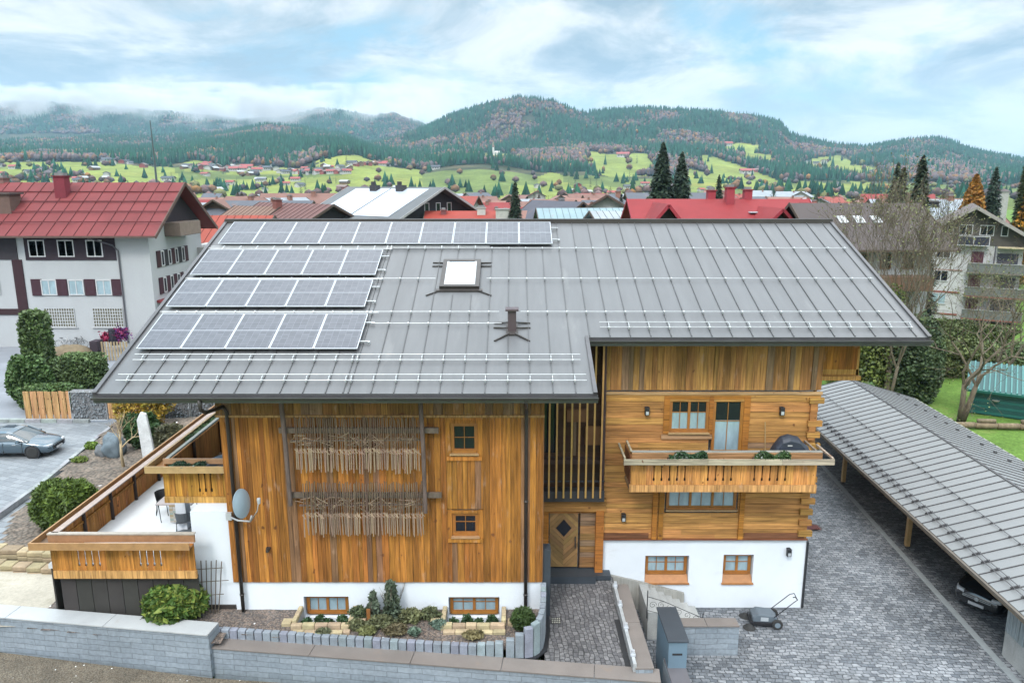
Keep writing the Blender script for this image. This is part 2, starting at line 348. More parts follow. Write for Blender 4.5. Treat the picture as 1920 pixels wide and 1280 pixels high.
MEAD=[
 [(-50,306),(60,303),(190,305),(330,315),(335,347),(180,352),(-50,350)],
 [(345,305),(365,301),(400,305),(420,315),(350,313)],
 [(370,338),(640,330),(640,316),(700,312),(790,318),(792,345),(730,368),(640,385),(370,385),(350,350)],
 [(588,303),(640,292),(665,291),(722,308),(700,312),(600,309)],
 [(430,309),(560,316),(560,322),(430,320)],
 [(955,350),(1070,343),(1080,372),(955,375)],[(1012,330),(1030,323),(1052,325),(1060,348),(1008,352)],
 [(1103,284),(1150,291),(1212,287),(1222,303),(1215,322),(1150,327),(1098,312)],
 [(1096,345),(1130,350),(1200,356),(1200,366),(1096,362)],
 [(1308,292),(1330,290),(1350,297),(1425,325),(1510,358),(1440,368),(1378,345),(1330,318)],
 [(1285,316),(1330,325),(1380,352),(1300,352)],
 [(1355,272),(1395,268),(1440,276),(1400,282),(1360,282)],
 [(1388,286),(1452,291),(1445,302),(1400,300)],
 [(1505,303),(1545,294),(1575,292),(1605,308),(1520,322)],[(1600,310),(1668,318),(1610,330),(1560,325)],
 [(1495,340),(1605,347),(1565,358),(1500,355)],[(1580,338),(1640,342),(1610,350)],
 [(840,362),(960,365),(950,385),(840,382)],[(905,288),(985,289),(960,296),(905,297)],
 [(1150,372),(1500,366),(1700,378),(1150,385)],
]
def inpoly(px,py,poly):
    r=np.zeros(px.shape,bool); n=len(poly)
    for i in range(n):
        x0,y0=poly[i]; x1,y1=poly[(i+1)%n]
        if y0==y1: continue
        c=((y0>py)!=(y1>py))&(px<(x1-x0)*(py-y0)/(y1-y0)+x0); r^=c
    return r
def meadow(X,Y,Z):
    px,py=proj(X,Y,Z); px=px+(fbm(X/60,Y/60,21,3)-.5)*14; py=py+(fbm(X/60,Y/60,31,3)-.5)*5
    m=np.zeros(px.shape,bool)
    for p in MEAD: m|=inpoly(px,py,p)|inpoly(px,py-7,p)
    return m&(Y<3100)
def build_hills():
    xs=np.arange(-900,2820,6.0); t=(xs-960)/FPX/1.0225
    ys=np.concatenate([np.linspace(420,900,10,endpoint=False),np.linspace(900,1600,36,endpoint=False),np.linspace(1600,3350,60,endpoint=False),np.linspace(3350,5400,34,endpoint=False),np.linspace(5400,9000,8)])
    T,YY=np.meshgrid(t,ys); Z=terr_z(T,YY); X=T*YY
    Z[0]-=3
    n,m=T.shape; V=np.stack([X,YY,Z],-1).reshape(-1,3)
    i=np.arange(n-1)[:,None]*m+np.arange(m-1)[None,:]; i=i.ravel(); F=np.stack([i,i+1,i+m+1,i+m],-1)
    ce=V[F].mean(1); md=meadow(ce[:,0],ce[:,1],ce[:,2])
    a=fbm(ce[:,0]/45,ce[:,1]/90,5,4)[:,None]; b=fbm(ce[:,0]/160,ce[:,1]/160,15,3)[:,None]
    f2=fbm(ce[:,0]/22,ce[:,1]/60,25,3)[:,None]
    green=np.array([.28,.335,.075])*(.5+.6*a+.4*f2)+np.clip(b-.5,0,1)*np.array([.30,.10,.02])
    brown=np.array([.060,.070,.035])*(.6+.9*a)+np.clip(a-.52,0,1)*np.array([.35,.2,.12])
    valley=np.array([.17,.22,.06])*(.6+.8*a)
    low=(ce[:,1]<1350)[:,None]
    C=np.where(md[:,None],green,np.where(low,valley,brown))
    o=np_mesh('hills',V,[F],[C],M['hill'],smooth=True); tag(o,'wooded alpine hills and pale green meadow slopes rising behind the village',None,None,'structure')
M['hill']=mat('hill_grass',rough=.95,attr=True,noise=((.02,.02,.02),.2),fine=((.15,.15,.15),.2),spec=.1)
M['forest']=mat('forest_canopy',rough=.95,attr=True,spec=.05)
build_hills()
def hit(px,py,y0=640,y1=4600):
    a,b,c=ray(px,py); t=a/b; e=c/b; ys=np.arange(y0,y1,4.0); z=terr_z(np.full_like(ys,t),ys); k=np.nonzero((z-CH)/ys>=e)[0]
    Y=ys[k[0]] if len(k) else 1500.; return Vector((t*Y,Y,float(terr_z(np.array([t]),np.array([Y]))[0])))
# low-poly tree clouds merged into one stuff object
def cone_trees(P,H,Rr,Ccol,kind,sides=5):
    """P (n,3), kind 0 conifer / 1 broadleaf ; returns V,F,C"""
    n=len(P); ang=np.arange(sides)*2*np.pi/sides
    VV=[];FF=[];CC=[]
    rot=rng.random(n)*6.28
    con=kind==0; base=0
    if con.any():
        p=P[con];h=H[con][:,None];r=Rr[con][:,None];c=Ccol[con];ro=rot[con][:,None]; k=len(p)
        ca=np.cos(ang+ro);sa=np.sin(ang+ro)
        def ring(z,rad): return np.stack([p[:,0:1]+ca*rad,p[:,1:2]+sa*rad,p[:,2:3]+z+0*ca],-1)
        v=np.concatenate([ring(h*.08,r),ring(h*.45,r*.52),(p+np.stack([0*h[:,0],0*h[:,0],h[:,0]],-1))[:,None,:]],1)
        m=2*sides+1; b=np.arange(k)[:,None]*m
        i=np.arange(sides); j=(i+1)%sides
        q1=np.stack([b+i,b+j,b+sides+j],-1).reshape(-1,3); q2=np.stack([b+i,b+sides+j,b+sides+i],-1).reshape(-1,3); q3=np.stack([b+sides+i,b+sides+j,b+2*sides+0*i],-1).reshape(-1,3)
        VV.append(v.reshape(-1,3)); FF+= [q1,q2,q3]; base+=k*m
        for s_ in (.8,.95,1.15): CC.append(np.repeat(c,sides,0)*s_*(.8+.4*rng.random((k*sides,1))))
    br=~con
    if br.any():
        p=P[br];h=H[br][:,None];r=Rr[br][:,None];c=Ccol[br];ro=rot[br][:,None]; k=len(p)
        ca=np.cos(ang+ro);sa=np.sin(ang+ro); j1=.8+.4*rng.random((k,sides))
        def ring(z,rad): return np.stack([p[:,0:1]+ca*rad*j1,p[:,1:2]+sa*rad*j1,p[:,2:3]+z+0*ca],-1)
        top=p.copy(); top[:,2]+=h[:,0]; bot=p.copy(); bot[:,2]+=h[:,0]*.08
        v=np.concatenate([ring(h*.35,r),ring(h*.75,r*.8),top[:,None],bot[:,None]],1); m=2*sides+2; b=base+np.arange(k)[:,None]*m
        i=np.arange(sides); j=(i+1)%sides
        q=[np.stack([b+i,b+j,b+sides+j],-1),np.stack([b+i,b+sides+j,b+sides+i],-1),np.stack([b+sides+i,b+sides+j,b+2*sides+0*i],-1),np.stack([b+j,b+i,b+2*sides+1+0*i],-1)]
        VV.append(v.reshape(-1,3)); FF+=[x.reshape(-1,3) for x in q]
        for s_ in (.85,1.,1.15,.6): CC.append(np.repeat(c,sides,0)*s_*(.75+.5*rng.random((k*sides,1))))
    return np.concatenate(VV),FF,CC
def build_forest():
    n=105000
    t=rng.uniform(-.98,.98,n); Y=np.concatenate([rng.uniform(1450,3080,int(n*.66)),rng.uniform(3900,4760,n-int(n*.66))])
    t2=rng.uniform(-.98,.98,16000); Y2=rng.uniform(640,1450,16000); t=np.concatenate([t,t2]); Y=np.concatenate([Y,Y2])
    keep=~((Y>3900)&(t>.05)); t=t[keep];Y=Y[keep]
    z=terr_z(t,Y); X=t*Y; md=meadow(X,Y,z)
    px,py=proj(X,Y,z)
    open_=(md & (rng.random(len(t))>.012)); dens=fbm(X/90,Y/90,41,3)
    hedge=(Y<1450)&((np.abs(fbm(X/210+3,Y/150,61,2)-.5)<.006)|(np.abs(fbm(X/130+9,Y/260,71,2)-.45)<.005)); keep=(~open_&(dens>.26)&(py<375)&((Y>=1450)|(rng.random(len(t))<.012)))|hedge
    # scattered trees only in the valley front
    X,Y,z,t,px,py=X[keep],Y[keep],z[keep],t[keep],px[keep],py[keep]; n=len(X)
    mixn=fbm(X/140+5,Y/200,51,3)
    high=np.clip((300-py)/100,0,1)
    pc=np.clip(.40+(mixn-.5)*3.2+high*.35,.08,.96); pc=np.where((px>780)&(px<980)&(py>298)&(py<345),np.clip(.3+(mixn-.45)*5,.1,.95),pc)
    kind=(rng.random(n)>pc).astype(int)
    H=np.where(kind==0,rng.uniform(17,30,n),rng.uniform(11,18,n)); Rr=np.where(kind==0,H*.20,H*.38)
    far=(Y>3500); H=np.where(far,H*1.15,np.where(Y<1450,H*.62,H)); Rr=np.where(far,Rr*1.7,Rr*1.0)
    con=np.array([.018,.072,.048])*rng.uniform(.6,1.6,(n,1))+np.array([.01,.02,0])*rng.random((n,1))
    bl=np.array([[.19,.125,.12],[.23,.135,.08],[.16,.135,.14],[.30,.16,.06],[.20,.20,.09]])[rng.choice(5,n,p=[.40,.16,.30,.05,.09])]*rng.uniform(.7,1.3,(n,1))
    C=np.where((kind==0)[:,None],con,bl)
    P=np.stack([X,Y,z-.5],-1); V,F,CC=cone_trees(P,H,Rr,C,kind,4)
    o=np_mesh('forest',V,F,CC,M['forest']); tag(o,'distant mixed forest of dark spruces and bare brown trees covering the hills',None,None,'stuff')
    return
build_forest()
# ---------------------------------------------------------------- ground sheets
M['grass']=mat('lawn_grass',(.085,.15,.028),.95,noise=((.25,.25,.25),.3),fine=((7,7,7),.35),stain=((.5,.5,.5),(.14,.15,.05),.56,.5),bump=.5,spec=.15)
M['pavers']=paver_mat('driveway_pavers',(.075,.083,.095),(.195,.203,.215),(.03,.033,.038),1,.25,.16,R(4),.5,.014,.30,.28)
M['pavers2']=paver_mat('path_pavers',(.075,.073,.078),(.15,.145,.147),(.035,.035,.036),1,.2,.15,R(86),.5,.014,.28,.25)
M['lotpave']=paver_mat('lot_pavers',(.135,.147,.16),(.185,.198,.21),(.08,.088,.095),1,.6,.4,R(20),.5,.012,.1)
M['asphalt']=mat('asphalt_road',(.17,.18,.20),.9,noise=(.3,.15),fine=(25,.12),stain=((.2,.8,.2),(.24,.25,.27),.55,.5),bump=.2)
M['gravel']=gravel_mat('grey_gravel',[(.10,.09,.085),(.22,.20,.18),(.36,.33,.29),(.20,.15,.12)],17)
M['gravel2']=gravel_mat('brown_road_gravel',[(.10,.075,.05),(.19,.145,.10),(.27,.21,.15),(.14,.12,.09)],26,.015)
M['scree']=gravel_mat('bed_stones',[(.12,.10,.08),(.27,.25,.22),(.42,.40,.36),(.17,.13,.10)],6.5,.08)
M['soil']=gravel_mat('bark_soil',[(.05,.035,.025),(.12,.085,.06),(.20,.16,.12),(.09,.06,.04)],12,.05)
M['sand']=mat('pale_sand',(.33,.30,.245),.95,noise=(.8,.15),fine=(12,.12),stain=(1.1,(.20,.18,.12),.56,.6),bump=.4)
def sheet(name,pts,z,mat_,label,kind='structure'):
    m=MB(); m.face([(x,y,z) if len(p)==2 else p for p in pts for x,y in [p[:2]]]); o=m.build(name,mat_); tag(o,label,None,None,kind); return o
sheet('ground',[(-7000,-300),(7000,-300),(7000,9000),(-7000,9000)],-.06,M['grass'],'grassy valley floor under everything')
sheet('driveway',[(3.2,8),(60,8),(26.0,20),(25.6,40),(25.2,45.5),(10.8,45.5),(10.8,25.2),(3.2,25.2)],0,M['pavers'],'grey paved yard in front of the carport')
def raised(name,pts,z,mat_,label,skirt=1.6):
    m=MB(); n=len(pts); m.face([(x,y,z) for x,y in pts]); cx=sum(p[0] for p in pts)/n; cy=sum(p[1] for p in pts)/n
    for i in range(n):
        a=pts[i]; b=pts[(i+1)%n]; o=lambda p:(p[0],p[1],z-skirt)
        m.face([(a[0],a[1],z),(a[0],a[1],z-skirt),(b[0],b[1],z-skirt),(b[0],b[1],z)])
    o=m.build(name,mat_); tag(o,label,None,None,'structure'); return o
raised('road',[(-120,15),(-17.4,15),(-17.4,30),(-22,43.2),(-22,78),(-120,78)],.95,M['asphalt'],'grey asphalt lane running past the white building')
raised('parking_lot',[(-60,22),(-17.4,22),(-20,30),(-22,36),(-22,43.4),(-31,43.4),(-60,43.4)],1.2,M['lotpave'],'light grey paved parking area with the parked car')
def bumpy(name,poly,zf,mat_,label,step=.25,amp=.06,seed=60,holes=()):
    xs=[p[0] for p in poly]; ys=[p[1] for p in poly]; gx=np.arange(min(xs),max(xs)+step,step); gy=np.arange(min(ys),max(ys)+step,step)
    X,Y=np.meshgrid(gx,gy); Z=zf(X,Y)+(fbm(X*1.1,Y*1.1,seed,4)-.5)*2*amp
    n,m=X.shape; V=np.stack([X,Y,Z],-1).reshape(-1,3); i=(np.arange(n-1)[:,None]*m+np.arange(m-1)[None,:]).ravel(); F=np.stack([i,i+1,i+m+1,i+m],-1)
    c=V[F].mean(1); F=F[inpoly(c[:,0],c[:,1],poly)]; c=V[F].mean(1)
    for h in holes: k=~((c[:,0]>h[0])&(c[:,0]<h[1])&(c[:,1]>h[2])&(c[:,1]<h[3])); F=F[k]; c=c[k]
    o=np_mesh(name,V,[F],None,mat_,smooth=True); tag(o,label,None,None,'structure'); return o
lerp=lambda a,b,t:a+(b-a)*np.clip(t,0,1)
bumpy('garden_bed',[(-21.6,29.3),(-19.6,25.9),(-16.6,25.9),(-14.8,24.2),(-12,24.2),(-12,43),(-23.6,43),(-23.9,42.5)],lambda X,Y:1.55+.25*np.clip((X+21)/5,0,1)+0*Y,M['scree'],'sloping bed of rough stones and dark soil beside the terrace',.3,.12,60)
bumpy('sand_area',[(-18.9,21.0),(-15.2,21.6),(-14.9,25.2),(-17,26.2),(-23,27),(-25,22)],lambda X,Y:1.62+0*X,M['sand'],'pale trodden sand behind the retaining wall',.3,.03,64)
bumpy('gravel_bed',[(-15.6,21.2),(-9.1,20.5),(-9.1,21.0),(-.9,20.2),(.6,20.1),(1.0,20.8),(1.15,22.3),(-9.2,22.3),(-9.2,23.2),(-15.6,23.2)],lambda X,Y:1.66+0*X-.1*np.clip((21.6-Y),0,1),M['gravel'],'grey pebble strip along the foot of the house',.1,.03,66,[(-7.02,-5.22,21.22,22.4),(-2.22,-.28,21.22,22.4)])
sheet('gravel_road',[(-60,9),(6,9),(4.3,18.7),(-9.2,20.0),(-16.7,21.3),(-60,26)],.70,M['gravel2'],'brown gravel road in front of the retaining wall')
raised('path',[(1.0,19.5),(3.72,19.2),(3.72,24.9),(1.05,24.9)],1.35,M['pavers2'],'grey paved path leading to the front door',1.3)
# ---------------------------------------------------------------- main house
rd=random.Random(11)
def cj(c,a=.18,grey=.0):
    k=1+rd.uniform(-a,a); g=rd.random()<grey
    c=(c[0]*k,c[1]*k*(1+rd.uniform(-.08,.08)),c[2]*k)
    if g: m=sum(c)/3; c=tuple(m*.33+x*.62 for x in c)
    return c
WO=(.49,.195,.040); WL=(.66,.325,.105); WH=(.58,.30,.085); WJ=(.52,.21,.038); WR=(.64,.40,.20)
RM=.3947; RA=math.atan(RM)
rz_=lambda Y:9.5+(Y-21)*RM
H=thing('chalet',(-1,22.2,0),'large timber-clad chalet with a grey standing-seam metal roof carrying solar panels','house')
def core():
    m=MB()
    for x0,x1,y0 in ((-9.17,.97,22.5),(.97,3.32,25.32),(3.32,10.75,25.3)):
        m.prism([(y0,.2),(42.6,.2),(42.6,9.7),(32.4,13.55),(y0,rz_(y0)-.32)],'x',x0,x1)
    m.build('wall',M['plaster'],H)
core()
def holewall(m,x0,x1,z0,z1,y,holes,dep,col=(1,1,1)):
    xs=sorted({x0,x1}|{h[0] for h in holes}|{h[1] for h in holes}); zs=sorted({z0,z1}|{h[2] for h in holes}|{h[3] for h in holes})
    for a,b in zip(xs,xs[1:]):
        for c,d_ in zip(zs,zs[1:]):
            if any(h[0]<=a and b<=h[1] and h[2]<=c and d_<=h[3] for h in holes): continue
            m.face([(a,y,c),(b,y,c),(b,y,d_),(a,y,d_)],col)
    for h in holes:
        a,b,c,d_=h; e=y+dep
        m.face([(a,y,c),(a,y,d_),(a,e,d_),(a,e,c)],col); m.face([(b,y,c),(b,e,c),(b,e,d_),(b,y,d_)],col)
        m.face([(a,y,d_),(b,y,d_),(b,e,d_),(a,e,d_)],col); m.face([(a,y,c),(a,e,c),(b,e,c),(b,y,c)],col)
    m.face([(x0,y,z0),(x0,y,z1),(x0,y+.4,z1),(x0,y+.4,z0)],col); m.face([(x1,y,z0),(x1,y+.4,z0),(x1,y+.4,z1),(x1,y,z1)],col)
AH=[(-6.95,-5.45,1.36,2.14),(-2.12,-.42,1.36,2.12)]
BH=[(4.94,6.57,1.02,2.12),(7.84,8.96,1.02,2.16)]
m=MB(); holewall(m,-9.2,1.0,.4,2.74,22.21,AH,.28); m.build('plinth_wall',M['plaster'],H); m=MB(); holewall(m,3.3,10.86,0,2.84,25.0,BH,.26); m.build('plinth_wall',M['plaster'],H)
m=MB(); m.box(10.862,10.93,24.93,25.3,.02,2.7); m.build('corner_trim',M['black'],H)
def vboards(m,x0,x1,z0,z1,y,th,wd,base,holes=(),amt=.25,grey=.12,jit=.012):
    x=x0
    while x<x1-1e-3:
        w_=wd*rd.uniform(.7,1.35); xe=min(x+w_,x1)
        if x1-xe<wd*.4: xe=x1
        c=cj(base,amt,grey); yy=y-rd.uniform(0,jit)
        segs=[(z0,z1)]
        for h in holes:
            if h[0]<xe-.01 and h[1]>x+.01:
                if h[0]>x+.02: segs_x=None
                n=[]
                for a,b in segs:
                    if h[2]>a: n.append((a,min(b,h[2])))
                    if h[3]<b: n.append((max(a,h[3]),b))
                    if h[3]<=a or h[2]>=b: n=n or [(a,b)]
                segs=[s for s in n if s[1]-s[0]>.02]
        for a,b in segs: m.box(x+.004,xe-.004,yy-th,yy,a,b,c)
        x=xe
def hboards(m,x0,x1,z0,z1,y,th,wd,base,holes=(),amt=.2,grey=.08,jit=.015):
    z=z0
    while z<z1-1e-3:
        ze=min(z+wd*rd.uniform(.8,1.25),z1)
        if z1-ze<wd*.4: ze=z1
        segs=[(x0,x1)]
        for h in holes:
            if h[2]<ze-.01 and h[3]>z+.01:
                n=[]
                for a,b in segs:
                    if h[1]<=a or h[0]>=b: n.append((a,b)); continue
                    if h[0]>a: n.append((a,h[0]))
                    if h[1]<b: n.append((h[1],b))
                segs=n
        for a,b in segs:
            if b-a<.02: continue
            cuts=[a]+( [a+(b-a)*rd.uniform(.3,.7)] if b-a>3 and rd.random()<.6 else [])+[b]
            yy=y-rd.uniform(0,jit)
            for p,q in zip(cuts,cuts[1:]): m.box(p+.002,q-.002,yy-th,yy,z+.006,ze-.006,cj(base,amt,grey))
        z=ze
# facade A : vertical boards
WA=[(-1.95,-1.08,7.12,8.2),(-1.95,-1.08,4.3,5.15)]
m=MB(); m.box(-9.2,1.0,22.17,22.2,2.74,9.7,(.10,.05,.02))
for h in WA: pass
m=MB(); vboards(m,-9.22,-2.1,2.7,8.42,22.19,.04,.17,WO,(),.34,.2); vboards(m,-2.1,-.93,5.3,7.0,22.19,.04,.14,(.47,.20,.04),(),.2,.15)
vboards(m,-2.1,-.93,2.7,4.2,22.19,.04,.2,WO,(),.24,.12); vboards(m,-.93,1.0,2.7,8.42,22.19,.04,.17,WO,(),.34,.2); vboards(m,-2.1,-.93,8.3,8.42,22.19,.04,.25,WO)
for h in WA:
    m.box(-2.1,h[0],22.14,22.19,h[2]-.18,h[3]+.12,cj(WJ)); m.box(h[1],-.93,22.14,22.19,h[2]-.18,h[3]+.12,cj(WJ))
    m.box(h[0],h[1],22.14,22.19,h[3],h[3]+.1,cj(WJ)); m.box(-2.08,-.95,22.09,22.19,h[2]-.15,h[2]-.02,cj(WJ))
vboards(m,-9.3,1.02,8.5,9.6,22.15,.05,.3,(.36,.18,.06),(),.3,.15)
m.box(-9.3,1.02,22.04,22.16,8.42,8.5,(.55,.33,.14))
m.build('wood_cladding',M['woodv'],H)
for x in np.arange(-9.0,1.0,1.05): m=MB(); m.box(x,x+.16,21.45,22.16,9.32,9.46,cj(WH,.1)); m.build('rafter_tail',M['woodfine'],H)
for x in np.arange(3.8,13.0,1.0): m=MB(); m.box(x,x+.16,24.25,24.98,10.42,10.56,cj(WH,.1)); m.build('rafter_tail',M['woodfine'],H)
# facade B
WB=[(5.5,7.0,6.9,8.2),(7.0,8.22,5.4,8.2),(5.55,8.2,3.95,4.95)]
m=MB(); hboards(m,3.32,10.8,2.82,8.32,24.98,.06,.21,WL,WB,.2,.06,.02); m.build('log_wall',M['woodh'],H)
m=MB(); vboards(m,3.28,10.86,8.5,10.95,24.98,.06,.2,(.47,.24,.075),(),.3,.1,.03); m.build('wood_cladding',M['woodv'],H)
m=MB(); m.box(3.26,10.9,24.86,24.95,8.34,8.44,WR); m.box(3.3,10.86,24.88,24.93,8.10,8.33,cj(WH)); m.box(3.28,10.84,24.87,24.93,2.80,2.86,(.30,.11,.05))
for x in (5.1,5.33,8.26): m.box(x,x+.17,24.82,24.93,2.86,5.3,cj(WJ))
for a,b in ((3.35,5.0),(8.5,10.7)): m.box(a,b,24.88,24.915,2.88,3.08,(.26,.11,.055))
z=3.0
while z<8.2:
    if rd.random()<.75: m.box(10.45,10.95 if rd.random()<.5 else 10.9,24.78,24.92,z,z+.2,cj(WH,.25))
    z+=.42
m.box(10.5,10.72,24.8,24.9,6.7,8.1,cj((.5,.22,.07)))
m.build('wall_trim',M['woodh'],H)
m=MB(); m.box(5.3,8.0,24.2,24.9,10.4,10.62,(.20,.07,.05)); m.build('roof_beam',M['matte'],H)
# gable end seen under the roof at the right: projecting balcony side
m=MB(); m.box(10.9,12.3,25.3,25.37,8.95,9.15,cj(WH)); m.box(10.9,12.3,25.3,25.38,10.2,10.32,cj(WH)); m.box(10.9,12.3,25.1,25.3,8.8,8.95,cj(WH))
vboards(m,10.9,12.25,9.15,10.1,25.36,.05,.2,WJ); m.box(10.9,12.25,25.36,30,8.8,8.9,cj(WH)); m.box(12.2,12.28,25.3,30,8.8,9.9,cj(WH)); m.build('gable_balcony',M['woodv'],H)
# windows
def win(x0,x1,z0,z1,y,sash=2,cols=2,rows=(.5,),pane='pale',fc=WJ,fr=.06,top=None,label=None,sill=None,parent=H,mu=.022):
    m=MB(); d_=.09
    m.box(x0,x0+fr,y,y+d_,z0,z1,cj(fc,.08)); m.box(x1-fr,x1,y,y+d_,z0,z1,cj(fc,.08)); m.box(x0+fr,x1-fr,y+.002,y+d_,z1-fr,z1,cj(fc,.08)); m.box(x0+fr,x1-fr,y-.03,y+d_,z0,z0+fr*1.2,cj(fc,.08))
    X0=x0+fr; X1=x1-fr; Z0=z0+fr*1.2; Z1=z1-fr; sw=(X1-X0)/sash; s=.045
    for i in range(sash):
        a=X0+i*sw; b=a+sw; c=cj(fc,.08)
        m.box(a,a+s,y+.012,y+d_-.01,Z0,Z1,c); m.box(b-s,b,y+.012,y+d_-.01,Z0,Z1,c); m.box(a+s,b-s,y+.014,y+d_-.01,Z0,Z0+s,c); m.box(a+s,b-s,y+.014,y+d_-.01,Z1-s,Z1,c)
        for k in range(1,cols):
            xm=a+s+(sw-2*s)*k/cols; m.box(xm-mu/2,xm+mu/2,y+.03,y+d_-.02,Z0+s,Z1-s,c)
        for r_ in rows:
            zm=Z0+s+(Z1-Z0-2*s)*r_; m.box(a+s,b-s,y+.032,y+d_-.022,zm-mu/2,zm+mu/2,c)
    f=m.build('window',M['woodfine'],parent)
    if label: f['label']=label
    if top is None:
        g=MB(); g.box(X0,X1,y+.055,y+.06,Z0,Z1); g.build('pane',M['pale' if pane=='pale' else 'paneb'],f)
    else:
        zt=Z0+(Z1-Z0)*top; g=MB(); g.box(X0,X1,y+.055,y+.06,zt,Z1); g.build('pane',M['paneb'],f); g=MB(); g.box(X0,X1,y+.055,y+.06,Z0,zt-.001); o=g.build('curtain',M['pale'],f)
    if sill:
        g=MB(); g.box(x0-.03,x1+.03,y-sill,y+.02,z0-.05,z0-.002,cj(WR,.08)); g.build('sill',M['woodfine'],f)
    return f
win(-1.95,-1.08,7.2,8.2,22.2,1,2,(.5,),'dark',fr=.07,sill=.14,label='upper small stair window'); win(-1.95,-1.08,4.35,5.15,22.2,1,2,(.62,),'dark',fr=.07,sill=.14,label='lower small stair window')
win(-6.9,-5.5,1.42,2.1,22.36,2,2,(),'pale',label='basement window above the left planted light well'); win(-2.08,-.46,1.42,2.08,22.36,2,2,(.7,),'pale',label='basement window above the right planted light well')
win(5.56,6.96,6.96,8.17,24.9,2,2,(.62,),top=.62,sill=.12,label='two-sash window beside the balcony door'); 
f=win(7.1,8.18,5.45,8.17,24.9,1,2,(.28,.72),top=.72,label='glazed balcony door'); f.name='balcony_door'
m=MB(); m.box(5.36,5.56,24.86,24.95,6.7,8.3,cj(WJ)); m.box(6.96,7.1,24.86,24.95,6.7,8.3,cj(WJ)); m.box(8.18,8.4,24.86,24.95,5.4,8.3,cj(WJ)); m.box(5.3,7.1,24.84,24.95,6.72,6.88,cj(WR)); m.box(5.36,8.4,24.87,24.94,8.175,8.3,cj(WJ)); m.build('window_surround',M['woodh'],H)
win(5.6,8.14,4.02,4.93,24.9,3,2,(),'pale',sill=.1,label='three-sash strip window under the balcony')
win(4.98,6.53,1.3,2.1,25.16,2,2,(.6,),'pale',label='wider basement window'); win(7.88,8.92,1.3,2.13,25.16,2,1,(.6,),'pale',label='narrower basement window')
for a,b in ((4.9,6.61),(7.8,9.0)):
    m=MB(); m.prism([(a,24.93),(b,24.93),(b-.06,25.2),(a+.06,25.2)],'z',.98,1.03,cj((.55,.24,.07))); m.prism([(24.96,1.03),(25.17,1.03),(25.17,1.3)],'x',a+.05,b-.05,cj((.55,.24,.07))); m.build('sill',M['woodfine'],H)
# wall lamps
for x,z,y in ((4.75,7.75,24.92),(9.5,7.75,24.92),(4.05,3.72,24.92),(10.2,2.3,25.0)):
    m=MB(); m.box(x-.06,x+.06,y-.04,y,z-.16,z+.16); m.box(x-.075,x+.075,y-.19,y-.04,z-.13,z+.13); m.box(x-.085,x+.085,y-.2,y-.03,z+.13,z+.15); o=m.build('wall_lamp',M['black'],H,bevel=.01)
    g=MB(); g.box(x-.05,x+.05,y-.195,y-.188,z-.1,z+.02); g.build('lamp_glass',M['alu'],o)
m=MB(); m.box(-8.02,-7.9,22.05,22.15,3.9,3.98); m.box(-8.0,-7.92,21.95,22.06,3.86,3.95); m.build('wall_lamp',M['darkmetal'],H)
# entrance
def clip(poly,x0,x1,z0,z1):
    for ax,val,sg in ((0,x0,1),(0,x1,-1),(1,z0,1),(1,z1,-1)):
        out=[]
        for i in range(len(poly)):
            p,q=poly[i],poly[(i+1)%len(poly)]; dp=(p[ax]-val)*sg; dq=(q[ax]-val)*sg
            if dp>=0: out.append(p)
            if dp*dq<0: t=dp/(dp-dq); out.append((p[0]+(q[0]-p[0])*t,p[1]+(q[1]-p[1])*t))
        poly=out
        if len(poly)<3: return []
    return poly
m=MB(); xc,zc=1.9,3.25
for q in range(4):
    sx=1 if q in(0,3) else -1; sz=1 if q in (0,1) else -1
    X0,X1=(xc,2.42) if sx>0 else (1.38,xc); Z0,Z1=(zc,3.83) if sz>0 else (1.69,zc)
    k=.1
    while k<3:
        p=[(xc+sx*k,zc),(xc+sx*(k+.19),zc),(xc,zc+sz*(k+.19)),(xc,zc+sz*k)]
        c=clip(p,X0,X1,Z0,Z1)
        if c: 
            if sx*sz<0: c=c[::-1]
            m.prism(c,'y',24.97+rd.uniform(0,.008),25.02,cj((.42,.24,.09),.3))
        k+=.2
m.box(1.38,2.42,25.02,25.06,1.69,3.83,(.2,.1,.04)); dr=m.build('front_door',M['woodfine'],H)
m=MB(); m.prism([(xc+.28,zc),(xc,zc+.34),(xc-.28,zc),(xc,zc-.34)],'y',24.945,24.975); m.build('diamond_pane',M['paneb'],dr)
m=MB(); m.box(2.3,2.34,24.86,24.9,2.5,2.95); m.box(2.31,2.33,24.88,24.97,2.55,2.58); m.box(2.31,2.33,24.88,24.97,2.87,2.9); m.build('handle',M['black'],dr)
m=MB(); m.box(1.0,1.34,24.86,25.02,1.6,4.0,cj(WJ)); m.box(3.05,3.34,24.78,25.02,1.4,4.0,cj(WO)); m.box(1.0,3.4,24.8,25.04,3.96,4.45,cj(WH)); m.box(1.34,3.05,24.9,25.02,3.86,3.955,cj(WO)); m.box(2.46,2.5,24.95,25.02,1.68,3.86,(.05,.02,.01))
hboards(m,2.5,3.05,1.68,3.86,25.0,.04,.24,(.48,.26,.10)); m.build('entrance_surround',M['woodh'],H)
m=MB(); m.box(1.15,3.04,24.35,25.1,1.352,1.64); m.box(3.04,3.62,24.55,24.98,1.38,1.56); m.build('threshold_step',M['anth'],H)
m=MB(); m.box(1.02,1.28,22.3,22.75,1.352,3.78); m.box(1.02,1.2,22.75,24.3,1.352,2.6); m.build('side_panel',M['anth'],H)
m=MB(); y=22.2
while y<25.2: m.box(.98,1.02,y+.003,min(y+.197,25.25),2.74,min(9.7,rz_(y)-.35),cj(WO,.3,.2)); y+=.2
m.build('wood_cladding',M['woodv'],H)
m=MB(); y=25.2
while y<42.4: m.box(10.78,10.83,y+.003,y+.237,2.84,min(rz_(y)-.35,rz_(64.8-y)-.35),cj(WL,.3,.2)); y+=.24
